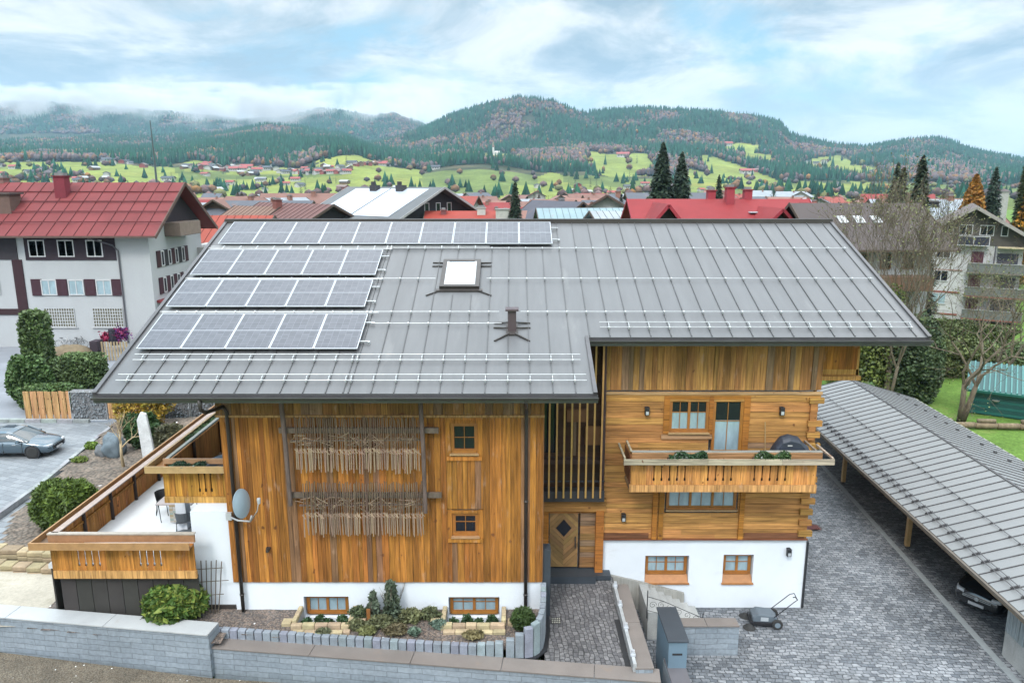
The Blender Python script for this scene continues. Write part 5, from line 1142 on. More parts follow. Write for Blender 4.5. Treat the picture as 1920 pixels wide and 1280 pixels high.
# ---------------------------------------------------------------- cars
def car(loc,rz,label,paint,L_=4.8,W_=1.84,Hh=1.45,wagon=False,detail='front'):
    t=thing('parked_car',loc,label,'car',None,rz)   # front towards +x local
    # stations: x, halfwidth, z_sill, z_belt, crown bulge
    hw=W_/2; xs=[-L_/2,-L_/2+.1,-L_/2+.45,-1.35,-.6,0,.6,1.15,1.6,L_/2-.35,L_/2-.12,L_/2]
    zb=[.62,.90,.98,.97,.95,.94,.93,.92,.86,.76,.66,.50] if not wagon else [.7,1.0,1.05,1.04,1.03,1.02,1.01,1.0,.96,.88,.78,.62]
    wf=[.78,.90,.97,1,1,1,1,1,.99,.95,.86,.70]; zs=[.42,.28,.22,.2,.2,.2,.2,.2,.2,.2,.24,.34]
    V=[];F=[];n=len(xs); ring=14
    for x,z1,w_,z0 in zip(xs,zb,wf,zs):
        a=hw*w_; h=z1-z0
        sec=[(-a*.82,z0),(-a*.96,z0+h*.14),(-a,z0+h*.45),(-a*.985,z0+h*.72),(-a*.93,z0+h*.93),(-a*.70,z1+.03),(-a*.3,z1+.055)]
        sec=sec+[(-y,z) for y,z in sec[::-1]]
        for y,z in sec: V.append((x,y,z))
    for i in range(n-1):
        for k in range(ring): F.append((i*ring+k,(i+1)*ring+k,(i+1)*ring+(k+1)%ring,i*ring+(k+1)%ring))
    m=MB(); m.v=V; m.f=F+[tuple(range(ring)),tuple((n-1)*ring+k for k in range(ring))[::-1]]; m.c=[(1,1,1)]*len(m.f)
    b=m.build('body',paint,t,world=False,smooth=True); s=b.modifiers.new('s','SUBSURF'); s.levels=1; s.render_levels=2
    # greenhouse glass + roof
    g=[(-1.95,.93,.72),(-1.35,.84,Hh-.12),(-.5,.80,Hh-.02),(.15,.80,Hh-.03),(.45,.82,Hh-.1),(1.3,.93,.72)] if not wagon else [(-2.25,.95,.8),(-2.0,.84,Hh-.1),(-.6,.82,Hh),(.2,.82,Hh-.02),(.5,.84,Hh-.08),(1.35,.95,.8)]
    V=[];zbase=.9 if not wagon else .98
    for x,w_,z in g:
        a=hw*w_; zt=max(z,zbase+.02); V+= [(x,-hw*.88,zbase-.12),(x,-a*.93 if z>1 else -hw*.9,zt-.05 if z>1 else zt),(x,-a*.72,zt),(x,a*.72,zt),(x,a*.93 if z>1 else hw*.9,zt-.05 if z>1 else zt),(x,hw*.88,zbase-.12)]
    m=MB(); m.v=V; n=len(g)
    for i in range(n-1):
        for k in range(5): m.f.append((i*6+k,(i+1)*6+k,(i+1)*6+k+1,i*6+k+1)); m.c.append((1,1,1))
    m.build('glasshouse',M['carglass'],t,world=False,smooth=True)
    m=MB(); zr=Hh
    V=[]
    rg=g[1:5]
    for x,w_,z in rg:
        a=hw*w_; V+=[(x,-a*.95,z-.045),(x,-a*.72,z+.012),(x,0,z+.028),(x,a*.72,z+.012),(x,a*.95,z-.045)]
    m.v=V
    for i in range(3):
        for k in range(4): m.f.append((i*5+k,(i+1)*5+k,(i+1)*5+k+1,i*5+k+1)); m.c.append((1,1,1))
    for sy in(-1,1):
        for i,(p,q) in enumerate(((0,1),(4,5))): 
            x0,w0,z0=g[p];x1,w1,z1=g[q]; f=lambda w_,z: (hw*w_*.93 if z>1 else hw*.9)
            m.bar((x0,sy*f(w0,z0)*1.005,(z0 if z0>1 else zbase)-.03),(x1,sy*f(w1,z1)*1.005,(z1 if z1>1 else zbase)-.03),.07,.05)
        m.bar((-.25,sy*hw*.93,zbase),(-.22,sy*hw*.765,Hh-.06),.05,.03)
    m.build('roof_panel',paint,t,world=False,smooth=False)
    for sx,x in ((1,L_/2-.93),(-1,-L_/2+1.0)):
        for sy in (-1,1):
            m=MB(); mm=Matrix.Translation((x,sy*(hw-.10),.33))@Matrix.Rotation(R(90),4,'X'); m.lathe([(.22,-.11),(.33,-.11),(.345,-.07),(.345,.07),(.33,.11),(.22,.11)],(0,0,0),24,None,mm); wl=m.build('wheel',M['rubber'],t,world=False,smooth=True)
            m=MB(); m.lathe([(.01,-.05),(.23,-.05),(.23,.05),(.01,.05)],(0,0,0),20,(.25,.25,.26),mm)
            for k in range(10):
                a=k*math.pi/5; 
                for s_ in (-1,): m.bar(mm@Vector((.05*math.cos(a),.05*math.sin(a),-sy*-.0+(.08 if sy<0 else -.08))),mm@Vector((.225*math.cos(a),.225*math.sin(a),(.08 if sy<0 else -.08))),.035,.02,(.75,.76,.78))
            m.build('rim',M['paint'],wl,world=False)
            m=MB(); m.lathe([(.395,-.02),(.395,.03),(.34,.03),(.34,-.02)],(0,0,0),24,None,Matrix.Translation((x,sy*(hw-.012),.35))@Matrix.Rotation(R(90),4,'X')); m.build('wheel_arch',M['black'],t,world=False)
    for sy in (-1,1):
        xf=L_/2; zf=zb[-2]
        m=MB(); m.prism([(xf-.42,sy*hw*.90),(xf-.12,sy*hw*.80),(xf-.035,sy*hw*.50),(xf-.18,sy*hw*.48)][::sy],'z',zf-.10,zf+.025,(.8,.85,.9)); o=m.build('headlight',M['alu'],t,world=False,bevel=.02)
        m=MB(); m.prism([(-xf+.02,sy*hw*.8),(-xf+.25,sy*hw*.93),(-xf+.25,sy*hw*.6),(-xf+.02,sy*hw*.5)][::-sy],'z',.78,.9,(.35,.02,.02)); m.build('tail_light',M['paint'],t,world=False)
        m=MB(); m.box(.78,.98,min(sy*hw*1.0,sy*(hw+.16)),max(sy*hw*1.0,sy*(hw+.16)),zbase+.0,zbase+.13); m.build('mirror',paint,t,world=False,bevel=.03)
        m=MB()
        for xd in (.62,-.35): m.box(xd-.09,xd+.09,min(sy*hw*.985,sy*hw*1.02),max(sy*hw*.985,sy*hw*1.02),.76,.785)
        m.build('door_handle',M['galv'],t,world=False)
        m=MB()
        for xd in (1.02,.02,-.95): m.box(xd-.004,xd+.004,min(sy*hw*.97,sy*hw*1.003),max(sy*hw*.97,sy*hw*1.003),.3,.9)
        m.build('door_seam',M['dark'],t,world=False)
    xf=L_/2
    m=MB(); 
    for z in (.58,.62,.66): m.box(xf-.14,xf+.005,-.44,.44,z-.2+.1,z-.2+.115,None)
    m.box(xf-.2,xf-.012,-.52,.52,.40,.60); m.build('grille',M['black'],t,world=False)
    m=MB(); m.box(xf-.02,xf+.02,-.26,.26,.36,.47,(.75,.77,.8)); m.build('number_plate',M['paint'],t,world=False)
    if wagon:
        m=MB()
        for z in (.60,.655): m.box(xf-.1,xf+.012,-.48,.48,z,z+.012)
        mm=Matrix.Translation((xf+.02,0,.63))@Matrix.Rotation(R(90),4,'Y'); m.lathe([(.062,-.008),(.075,0),(.062,.008)],(0,0,0),18,None,mm)
        for a,b in (((-.045,.05),(0,0.005)),((0,.005),(.045,.05)),((-.05,.01),(-.02,-.055)),((-.02,-.055),(0,-.01)),((0,-.01),(.02,-.055)),((.02,-.055),(.05,.01))): m.bar((xf+.025,a[0],.63+a[1]),(xf+.025,b[0],.63+b[1]),.012,.012)
        m.build('chrome_trim',M['galv'],t,world=False)
        for sy in(-1,1):
            m=MB(); m.tube([(xf-.16,sy*.58,.30),(xf-.09,sy*.64,.42),(xf-.17,sy*.76,.44)],.012,5); m.build('fog_trim',M['galv'],t,world=False)
    return t
car((-27.2,38.1,1.2),R(2),'dark blue-grey saloon car parked at the left edge of the picture',M['carpaint_b'],4.9,1.86,1.44)
car((19.0,25.95,0),R(225-8),'black estate car parked nose out under the carport',M['carpaint_k'],4.75,1.84,1.50,True)
# ---------------------------------------------------------------- carport
def carport():
    a0=Vector((15.96,20.6)); a1=Vector((17.1,45.0)); d_=(a1-a0).normalized(); n=Vector((d_.y,-d_.x)); ang=math.atan2(d_.x,d_.y)
    t=thing('carport',(20.3,33,0),'long timber carport with a pale grey standing-seam gable roof','carport')
    o=a0-d_*4.0; Ln=(a1-o).length; W_=8.2; e0,rz0=2.42,3.62
    Fm=Matrix(((n.x,d_.x,0,o.x),(n.y,d_.y,0,o.y),(0,0,1,0),(0,0,0,1)))  # local x across, y along
    sl_=math.atan2(rz0-e0,W_/2); m=MB(); 
    def slope(side,m,x0,x1,y0,y1,h0,h1):
        # x along slope from eave
        if side==0: mm=Fm@Matrix.Translation((0,0,e0))@Matrix.Rotation(-sl_,4,'Y')
        else: mm=Fm@Matrix.Translation((W_,0,e0))@Matrix.Rotation(math.pi,4,'Z')@Matrix.Translation((0,-Ln,0))@Matrix.Rotation(-sl_,4,'Y')
        m.box(x0,x1,y0,y1,h0,h1,None,mm)
    S=(W_/2)/math.cos(sl_)
    slope(0,m,0,S,0,Ln,-.07,0); slope(1,m,0,S-.003,0,Ln,-.07,0); r=m.build('roof',mat('carport_sheet',(.165,.17,.172),.5,.05,noise=((.5,.5,.5),.05),stain=((.8,.8,.8),(.19,.175,.15),.62,.6)),t)
    m=MB(); y=.35
    while y<Ln: slope(0,m,0,S,y-.014,y+.014,0,.035); slope(1,m,0,S,y-.014,y+.014,0,.035); y+=.56
    m.build('seam',M['gutter'],r)
    m=MB(); slope(0,m,S-.05,S+.03,0,Ln,.0,.045); slope(0,m,.45,.47,0,Ln,.10,.122); slope(0,m,.62,.64,0,Ln,.10,.122); slope(0,m,2.05,2.07,0,Ln,.07,.092)
    for k in range(40): slope(0,m,.4,.7,.35+k*.56*1-.02,.35+k*.56+.02,.03,.1); slope(0,m,2.0,2.1,.35+k*.56-.02,.35+k*.56+.02,.03,.07) if k*.56<Ln else None
    y=.35;k=0
    while y<Ln: slope(1,m,1.4+.0,1.55,y-.05,y+.05,.03,.09) if k%2 else None; y+=.56; k+=1
    m.build('snow_guard',M['gutter'],r)
    m=MB(); 
    def lb(x0,x1,y0,y1,z0,z1,c): m.box(x0,x1,y0,y1,z0,z1,c,Fm)
    lb(-.10,0.0,0,Ln,e0-.13,e0-.02,(.20,.17,.14)); lb(-.06,.02,0,Ln,e0-.2,e0-.13,(.42,.32,.20)); lb(W_,W_+.09,0,Ln,e0-.12,e0-.02,(.55,.55,.45)); m.build('gutter',M['matte'],t)
    m=MB(); lb(.75,.93,.2,Ln-.2,e0-.22,e0+.04,(.30,.20,.10)); lb(W_-.93,W_-.75,.2,Ln-.2,e0-.22,e0+.04,(.3,.2,.1)); y=.5
    while y<Ln-.2: lb(.2,W_-.2,y,y+.12,e0-.1,e0+.03,(.3,.2,.1)); y+=1.1
    m.build('beam',M['woodfine'],t)
    Fi=Fm.inverted()
    for (X,Y) in ((17.95,36.7),(17.62,29.6),(18.35,43.6)):
        p=Fi@Vector((X,Y,0)); m=MB(); m.box(.80,.98,p.y-.09,p.y+.09,.12,e0+.0,(.62,.40,.17),Fm); po=m.build('post',M['woodfine'],t); m=MB(); m.box(.84,.94,p.y-.05,p.y+.05,.0,.12,(.1,.1,.1),Fm); m.build('post_shoe',M['matte'],po)
        m=MB(); m.box(7.2,7.38,p.y-.09,p.y+.09,.0,e0,(.4,.28,.14),Fm); m.build('post',M['woodfine'],t)
    p=Fi@Vector((16.9,22.15,0)); 
    m=MB(); m.box(.55,7.6,p.y-1.2,p.y-.0,0,.92,None,Fm); m.build('pier_wall',M['concrete'],t); m=MB(); m.box(.52,3.0,p.y-.95,p.y-.05,.925,e0-.05,None,Fm)
    for k in range(5): m.box(.50,.53,p.y-.9+k*.18,p.y-.9+k*.18+.12,.95,e0-.1,None,Fm)
    m.build('cladding',mat('weathered_boards',(.22,.25,.26),.8,grain=((14,14,.8),.3)),t)
    m=MB(); lb(7.5,7.6,1,Ln-.5,0,1.6,(.10,.09,.08)); lb(3.0,7.6,Ln-.55,Ln-.45,0,1.2,(.12,.1,.08)); m.build('rear_wall',M['matte'],t)
carport()
m=MB(); m.bar((18.1,46.5,.004),(16.05,19.4,.004),.24,.01,(.42,.46,.48)); o=m.build('drain_channel',M['matte']); tag(o,'long grey drainage strip running across the yard in front of the carport','drain channel')
m=MB(); m.lathe([(.01,.0),(.33,.0),(.36,.012),(.42,.012),(.42,.0)],(13.95,31.6,.005),24,(.16,.14,.14)); 
for k in range(7): m.box(13.65+k*.09,13.70+k*.09,31.38,31.82,.008,.02,(.28,.10,.09))
o=m.build('drain_cover',M['matte']); tag(o,'round drain cover with reddish bars beside the house corner','drain cover')
# ---------------------------------------------------------------- push sweeper
t=thing('push_sweeper',(9.1,24.0,0),'grey and black push sweeper with a tall handle standing against the white wall','sweeper',None,R(-6))
m=MB(); m.prism([(-.42,.12),(.42,.12),(.46,.3),(.3,.46),(-.25,.5),(-.42,.36)],'y',-.28,.28,(.17,.21,.25)); m.build('hopper',M['paint'],t,world=False,bevel=.04)
m=MB(); m.prism([(-.5,.10),(.5,.10),(.52,.22),(-.5,.22)],'y',-.33,.33,(.02,.02,.025)); m.box(-.15,.12,-.29,-.284,.25,.4,(.6,.65,.7)); m.build('frame',M['paint'],t,world=False,bevel=.02)
for (x,y,r_) in ((.42,-.36,.19),(.42,.36,.19)):
    m=MB(); mm=Matrix.Translation((x,y,.19))@Matrix.Rotation(R(90),4,'X'); m.lathe([(.06,-.05),(.17,-.05),(.19,-.03),(.19,.03),(.17,.05),(.06,.05)],(0,0,0),18,None,mm); w0=m.build('wheel',M['rubber'],t,world=False); m=MB(); m.lathe([(.005,-.055),(.1,-.055),(.1,.055),(.005,.055)],(0,0,0),14,(.25,.32,.38),mm); m.build('rim',M['paint'],w0,world=False)
for y in (-.36,.36):
    m=MB(); m.lathe([(.03,.14),(.08,.12),(.2,.03),(.23,.0)],(-.55,y,.005),16); m.build('side_brush',M['rubber'],t,world=False)
m=MB(); m.tube([(.3,-.28,.4),(.95,-.27,1.05),(1.08,-.22,1.12),(1.08,.22,1.12),(.95,.27,1.05),(.3,.28,.4)],.015,7); m.tube([(1.08,-.2,1.12),(1.0,-.2,1.22),(.92,-.2,1.2)],.02,6); m.build('handle',M['black'],t,world=False,smooth=True)
# ---------------------------------------------------------------- generic buildings
def gable_house(name,loc,rz,L_,W_,he,hr,label,wallc,roofc,over=.9,wins=(),chim=(),seams=0,sm='paint',wm='matte',upper=None,group=None,cat='house',roofmat='redroof',extra=None,trimc=(.12,.08,.06)):
    """local: ridge along x (length L_), gable ends at +-x; wins: list of (face,u,z0,w,h) face in 'f'(-y),'b','r'(+x),'l'"""
    t=thing(name,loc,label,cat,group,rz); m=MB(); hy=W_/2
    m.prism([(-hy,-.3),(hy,-.3),(hy,he),(0,he+(hr-he)*1.0-.15),(-hy,he)],'x',-L_/2,L_/2,wallc); wl=m.build('wall',M[wm],t,world=False)
    if upper:
        z0,uc=upper; m=MB(); k=lambda z:hy*(1-(z-he)/(hr-he)) if z>he else hy
        poly=[(-hy,z0),(hy,z0),(hy,he),(0,hr-.17),(-hy,he)] if z0<he else [(-k(z0),z0),(k(z0),z0),(0,hr-.17)]
        m.prism(poly,'x',L_/2+.002,L_/2+.06,uc); m.build('timber_gable',M['matte'],t,world=False); m=MB(); m.prism(poly,'x',-L_/2-.06,-L_/2-.002,uc)
        if z0<he: m.box(-L_/2,L_/2,-hy-.06,-hy-.002,z0,he,uc)
        m.build('timber_gable',M['matte'],t,world=False)
    s=math.atan2(hr-he,hy); dz=over*math.tan(s); X=L_/2+over
    m=MB(); th=.16
    for sg in(-1,1):
        q=[(sg*(hy+over),he-dz),(0,hr),(0,hr+th),(sg*(hy+over),he-dz+th)]
        if sg>0: q=q[::-1]
        m.prism(q,'x',-X,X,roofc if sg<0 else tuple(c*1.001 for c in roofc))
    if seams:
        n=int(2*X/seams)
        for i in range(n+1):
            x=-X+i*2*X/n
            for sg in(-1,1): m.bar((x,sg*(hy+over),he-dz+th+.02),(x,0,hr+th+.02),.035,.06,tuple(c*.45 for c in roofc))
    rf=m.build('roof',M[roofmat],t,world=False)
    m=MB()
    for x in (-X,X):
        for sg in (-1,1): m.bar((x,sg*(hy+over+.05),he-dz+.02),(x,0,hr+.07),.09,.3,trimc)
    for sg in(-1,1): m.box(-X,X,sg*(hy+over)-.06,sg*(hy+over)+.06,he-dz-.02,he-dz+.14,trimc)
    m.build('roof_trim',M['matte'],rf,world=False)
    for (x,y,w_,d_,h,c) in chim:
        zc=hr-abs(y)*math.tan(s); m=MB(); m.box(x-w_/2,x+w_/2,y-d_/2,y+d_/2,zc-.6,zc+h,c); m.box(x-w_/2-.1,x+w_/2+.1,y-d_/2-.1,y+d_/2+.1,zc+h,zc+h+.1,tuple(q*.8 for q in c)); m.box(x-w_/2+.1,x+w_/2-.1,y-d_/2+.1,y+d_/2-.1,zc+h+.1,zc+h+.35,(.3,.3,.3)); m.build('chimney',M['matte'],rf,world=False)
    for wdef in wins:
        fc,u,z0,w_,h=wdef[:5]; st=wdef[5] if len(wdef)>5 else None; fcol=(.85,.86,.87) if not st or len(st)<2 else st[1]
        A={'f':Matrix.Translation((0,-hy,0)),'b':Matrix.Translation((0,hy,0))@Matrix.Rotation(math.pi,4,'Z'),'r':Matrix.Translation((L_/2,0,0))@Matrix.Rotation(R(90),4,'Z'),'l':Matrix.Translation((-L_/2,0,0))@Matrix.Rotation(R(-90),4,'Z')}[fc]
        m=MB(); f=.09; e=-.11
        m.box(u-w_/2,u-w_/2+f,e,-.0,z0,z0+h,fcol,A); m.box(u+w_/2-f,u+w_/2,e,0,z0,z0+h,fcol,A); m.box(u-w_/2+f,u+w_/2-f,e,0,z0,z0+f,fcol,A); m.box(u-w_/2+f,u+w_/2-f,e,0,z0+h-f,z0+h,fcol,A)
        if w_>1.1 and h>.5: m.box(u-.04,u+.04,e+.01,0,z0+f,z0+h-f,fcol,A)
        fr=m.build('window',M['paint'],t,world=False); m=MB(); m.box(u-w_/2+f,u+w_/2-f,e+.04,e+.06,z0+f,z0+h-f,None,A); m.build('pane',M['paneb'] if not st or st[0]!='pale' else M['pale'],fr,world=False)
    if extra: extra(t,rf)
    return t
M['redroof']=mat('painted_roof_sheet',rough=.7,spec=.2,attr=True,noise=((.5,.5,.5),.12),stain=((.35,.35,.35),(.26,.12,.08),.62,.5))
RED=(.36,.045,.05)
# left white building
def left_extra(t,rf):
    # local x along street, front face -y at -hy
    m=MB(); 
    for z in (-1,): pass
    # horizontal joints and standing seams on the red roof
    hy=5.6
    for k in range(1,4):
        f=k/4; y=-(hy+1.3)*(1-f); z=3.9*f*1.0
    bm_=MB()
    for (x0,x1,z0,z1) in ((-1.2,10.6,6.95,9.6),(-1.2,10.6,3.55,4.95)):
        pass
    dk=(.035,.018,.03)
    # dark timber band of top storey with windows, shutters row below
    bm_.box(1.9,10.0,-hy-.07,-hy-.005,7.95,10.55,dk); bm_.box(-12.5,1.2,-hy-.08,-hy-.0,8.0,10.55,(.05,.04,.05)); bm_.box(.6,1.5,-hy-.09,-hy,3.4,8.0,(.05,.012,.02)); bm_.box(-12.5,1.6,-hy-.092,-hy,3.0,3.55,(.05,.015,.02))
    for x in (2.55,4.8,7.35,9.8): bm_.box(x-.48,x+.48,-hy-.1,-hy-.01,4.75,6.25,(.07,.02,.035))
    bm_.build('timber_band',M['matte'],t,world=False)
    m=MB()
    for (x0,x1) in ((2.8,5.7),(7.2,10.1)): 
        m.box(x0-.1,x1+.1,-hy-.12,-hy-.0,1.78,1.86,(.7,.7,.7))
    m.build('sill',M['matte'],t,world=False)
    for q,(x0,x1) in enumerate(((2.9,5.6),(7.3,10.0))):
        m=MB(); m.box(x0,x1,-hy-.03,-hy-.002,1.9,3.6,(.16,.14,.07)); gb=m.build('glass_block_window',M['paint'],t,world=False); m=MB(); k=0
        x=x0
        while x<=x1+.01: m.box(x-.035,x+.035,-hy-.06,-hy-.03,1.9,3.6,(.72,.74,.76)); x+=(x1-x0)/12
        z=1.9
        while z<=3.61: m.box(x0,x1,-hy-.062,-hy-.03,z-.035,z+.035,(.72,.74,.76)); z+=1.7/6
        m.build('glass_block_grid',M['matte'],gb,world=False)
    m=MB(); m.tube([(8.3,-hy-1.2,10.0),(9.9,-hy-.3,9.3),(10.25,-hy-.12,8.8),(10.25,-hy-.12,.4)],.07,7,(.16,.15,.17)); m.build('downpipe',M['paint'],t,world=False)
    # gable-end details: shutters, entrance canopy, small balcony
    X=13.0
    for z in (7.2,4.75):
        m=MB()
        for k in range(5): y=-4.1+k*1.45; m.box(X+.01,X+.10,y-.36,y+.36,z-.05,z+1.45,(.07,.02,.035) if z<6 else ((.06,.015,.02) if k%2==0 else (.03,.03,.035)))
        m.build('shutter',M['matte'],t,world=False)
    m=MB(); m.prism([(X,-5.2,),(X+2.6,-5.2),(X+2.6,.8),(X,.8)],'z',4.15,4.24,(.27,.05,.055)); m.box(X,X+2.6,-5.2,.8,4.0,4.15,(.2,.04,.045)); m.build('canopy',M['redroof'],t,world=False)
    m=MB(); m.box(X+.02,X+1.5,-2.4,2.2,9.9,11.1,(.33,.24,.19)); m.box(X+.02,X+1.5,-2.4,2.2,9.85,9.9,(.12,.09,.08)); m.build('gable_balcony',M['matte'],t,world=False)
    m=MB(); m.box(-2.0,.2,-hy+1.4,-hy+3.0,11.0,13.7,(.20,.12,.095)); m.box(-2.2,.4,-hy+1.2,-hy+3.2,13.7,13.85,(.12,.08,.07)); m.build('chimney',M['matte'],rf,world=False)
    m=MB()
    for k in range(1,5):
        f=k/5; y=-(hy+1.3)+(hy+1.3)*f; z=10.3+(14.6-10.3)*f; m.box(-15.0,14.3,y-.03,y+.03,z+.13,z+.23,(.20,.035,.04))
    m.build('roof_ledge',M['matte'],rf,world=False)
LBw=[('f',3.0,8.25,1.45,1.5,('pale',)),('f',5.6,8.25,1.45,1.5,('pale',)),('f',8.15,8.25,1.45,1.5,('pale',)),('f',3.65,4.8,1.4,1.4,('pale',)),('f',6.1,4.8,1.4,1.4,('pale',)),('f',8.6,4.8,1.4,1.4,('pale',)),('f',-1.6,4.9,1.6,1.3)]
LBw+=[('r',-3.37+k*1.45,z,.62,1.4,('dark',)) for z in (7.2,4.75) for k in range(4)]
gable_house('apartment_house',(-45.4,71.6,.95),0,26,11.2,10.9,14.6,'white four-storey building with a pale red metal roof at the left edge',(.66,.68,.70),(.27,.06,.062),1.3,LBw,[(3.6,-1.7,1.0,.9,1.8,(.28,.03,.05)),(-3.3,.3,.9,.9,.7,(.35,.18,.16))],seams=1.15,wm='plaster2',upper=(11.05,(.035,.022,.03)),extra=left_extra,trimc=(.17,.10,.08))
m=MB(); m.box(-34,-24,76,90,0,9.2,(.55,.54,.52)); o=m.build('annex_wall',M['matte']); tag(o,'pale grey annex wall behind the white building','building')
gable_house('house',(-33.5,88,.5),R(0),9,9,9.0,11.3,'house with an orange-red metal roof squeezed behind the white building',(.30,.2,.16),(.42,.09,.06),1.0,[],[],seams=.9)
# dark chalet with snowy-bright solar roof
def solar_extra(t,rf):
    m=MB(); s=math.atan2(3.6,8.0)
    for a,b in ((-7.5,-.15),(.15,7.5)):
        m.prism([(-8.2,-.0),(-.6,3.46),(-.6,3.50),(-8.2,.04)],'x',a,b,None,Matrix.Translation((0,0,11.42)))
    m.build('solar_field',mat('bright_panels',(.33,.36,.41),.35,.1,noise=((.3,.3,.3),.12)),rf,world=False)
    for x in (-2.9,2.5): m=MB(); m.tube([(x-.3,-1.0,14.2),(x-.3,-1.0,15.9)],.33,8,(.06,.06,.07)); m.box(x-.7,x+.7,-1.4,-.6,14.0,15.4,(.06,.06,.07)); m.build('chimney',M['matte'],rf,world=False)
W3=[('r',u,8.3,1.0,1.3) for u in (-5,-3.6,-.8,.6,2.0,3.4)]+[('r',u,11.8,.9,1.3) for u in (-2.2,0.,2.2)]+[('f',u,8.3,1.2,1.6) for u in (-6,-3.5,-1,1.5,4,6.3)]
gable_house('solar_chalet',(-16.8,107,0),R(-38),17,16,11.3,15.0,'dark timber chalet with a bright reflective roof beyond the ridge',(.05,.045,.055),(.20,.21,.22),1.4,W3,[],extra=solar_extra,upper=(9.9,(.03,.028,.035)),trimc=(.5,.5,.5))
gable_house('chalet_house',(-30.2,104,0),R(-42),16,13,9.5,12.8,'dark brown chalet with a brownish-red roof left of the bright solar roof',(.06,.05,.06),(.22,.11,.10),1.3,[('r',u,9.4,.9,1.2) for u in (-2,0,2)],[(-2,-1.5,1,.9,1.3,(.3,.1,.08))],seams=1.2)
gable_house('chalet_house',(-36.5,107,0),R(-35),8,9,9.8,12.3,'small orange-walled gable in front of the red roofs',(.35,.16,.06),(.28,.17,.13),1.2,[('r',0,9.2,1,1.3)],[],seams=.9)
# red multi-gable house
def red_extra(t,rf):
    pass
def gabled_front(t,x,w_,ye,z0,zr,name='cross_gable'):
    m=MB(); h=w_/2
    for sg in (-1,1):
        q=[(sg*(h+.7),z0-.45),(0,zr),(0,zr+.16),(sg*(h+.7),z0-.29)]
        if sg<0: q=q[::-1]
        m.prism([(x+a,b) for a,b in q],'y',ye-1.2,0,RED)
    r=m.build(name,M['redroof'],t,world=False); m=MB(); m.prism([(x-h,z0-3),(x+h,z0-3),(x+h,z0),(x,zr-.1),(x-h,z0)],'y',ye,0,(.05,.03,.03))
    m.build('gable_wall',M['matte'],t,world=False)
    m=MB(); 
    for sg in (-1,1): m.bar((x+sg*(h+.75),ye-1.22,z0-.48),(x,ye-1.22,zr+.05),.08,.28,(.42,.03,.05))
    m.build('barge_board',M['matte'],t,world=False)
    m=MB()
    for k in range(-2,3): m.box(x+k*.55-.04,x+k*.55+.04,ye-.06,ye-.01,z0-1.5,z0+.8-abs(k)*.45,(.75,.78,.8))
    m.box(x-1.2,x+1.2,ye-.062,ye-.008,z0-.4,z0-.3,(.75,.78,.8)); m.build('window',M['matte'],t,world=False)
t=gable_house('red_roof_house',(21.3,77.5,0),R(0),17,11,10.9,13.9,'large house with a bright red tiled roof and several gables behind the ridge',(.55,.5,.45),RED,.9,[],[(-.6,.6,.8,.8,1.3,(.45,.05,.07)),(1.0,-.6,.8,.9,1.6,(.45,.05,.07)),(3.1,.3,.8,.8,1.2,(.45,.05,.07))],seams=0,trimc=(.42,.03,.05))
gabled_front(t,-6.8,4.4,-7.2,10.6,13.6); gabled_front(t,3.8,4.4,-7.2,10.7,13.2); gabled_front(t,8.2,4.2,-6.2,10.9,13.6)
m=MB(); 
for k in range(2): m.box(.3+k*3.1,1.5+k*3.1,-2.9,-1.7,12.75,12.85,(.7,.73,.78),Matrix.Translation((2.2,0,0)))
m.build('roof_window',M['paint'],t,world=False)
# brown roofed house on the right
def br_extra(t,rf):
    m=MB(); s=math.atan2(2.9,5.5)
    zf=lambda y:13.7+.19-abs(y)*2.9/5.5
    for x in (-2.6,-1.1,.4): m=MB(); m.prism([(-3.2,zf(3.2)),(-2.2,zf(2.2)),(-2.2,zf(2.2)+.06),(-3.2,zf(3.2)+.06)],'x',x,x+.8,(.85,.87,.9)); m.build('roof_window',M['paint'],rf,world=False)
    m=MB(); m.box(-1.5,4,-7.2,-5.6,6.7,7.9,(.22,.12,.07)); m.build('balcony',M['matte'],t,world=False)
gable_house('brown_roof_house',(31.6,69,0),R(0),9,11,10.8,13.7,'white house with a wide dark brown roof and three bright roof windows',(.6,.62,.62),(.115,.092,.088),1.5,[('f',u,8.4,.9,1.3,('dark',(.3,.14,.06))) for u in (-3.4,-1.4,.6,2.6)],[],extra=br_extra)
# teal roofs, yellow chalet
gable_house('metal_roof_house',(8.8,96,0),R(4),9.5,10,10.2,12.4,'house with a pale teal metal roof, left one of the two',(.3,.28,.26),(.34,.46,.50),1.,[],[],seams=.8)
gable_house('metal_roof_house',(14.3,92,0),R(12),8,10,10.0,12.2,'house with a pale grey metal roof beside the red gables',(.3,.28,.26),(.44,.49,.52),1.,[],[(1,-1,1,1,.8,(.1,.1,.1))],seams=.8)
gable_house('yellow_chalet',(7.6,128,0),R(-62),14,9,9.4,12.6,'yellow-orange timber chalet with a slate roof behind the small spruce',(.55,.30,.06),(.13,.13,.16),1.3,[('r',u,z,1,1.3) for u in(-2,0,2) for z in (6.2,9)],[(0,1,.8,.8,1,(.3,.3,.3))])
gable_house('red_roof_house',(-6.1,100,0),R(2),9.5,9,10.3,11.9,'low house with an orange-red tiled roof right of the solar chalet',(.45,.3,.2),(.42,.07,.05),.8,[],[(2,-1,1.1,.9,.9,(.7,.7,.65)),(-3,-1,.7,.7,.6,(.3,.1,.1))])
m=MB(); m.box(-2.1,-.3,96,98,0,12.3,(.62,.62,.58)); m.box(-2.2,-.2,95.9,98.1,12.3,12.45,(.35,.35,.33)); o=m.build('white_chimney_block',M['matte']); tag(o,'broad whitish chimney block next to the low red roof','chimney')
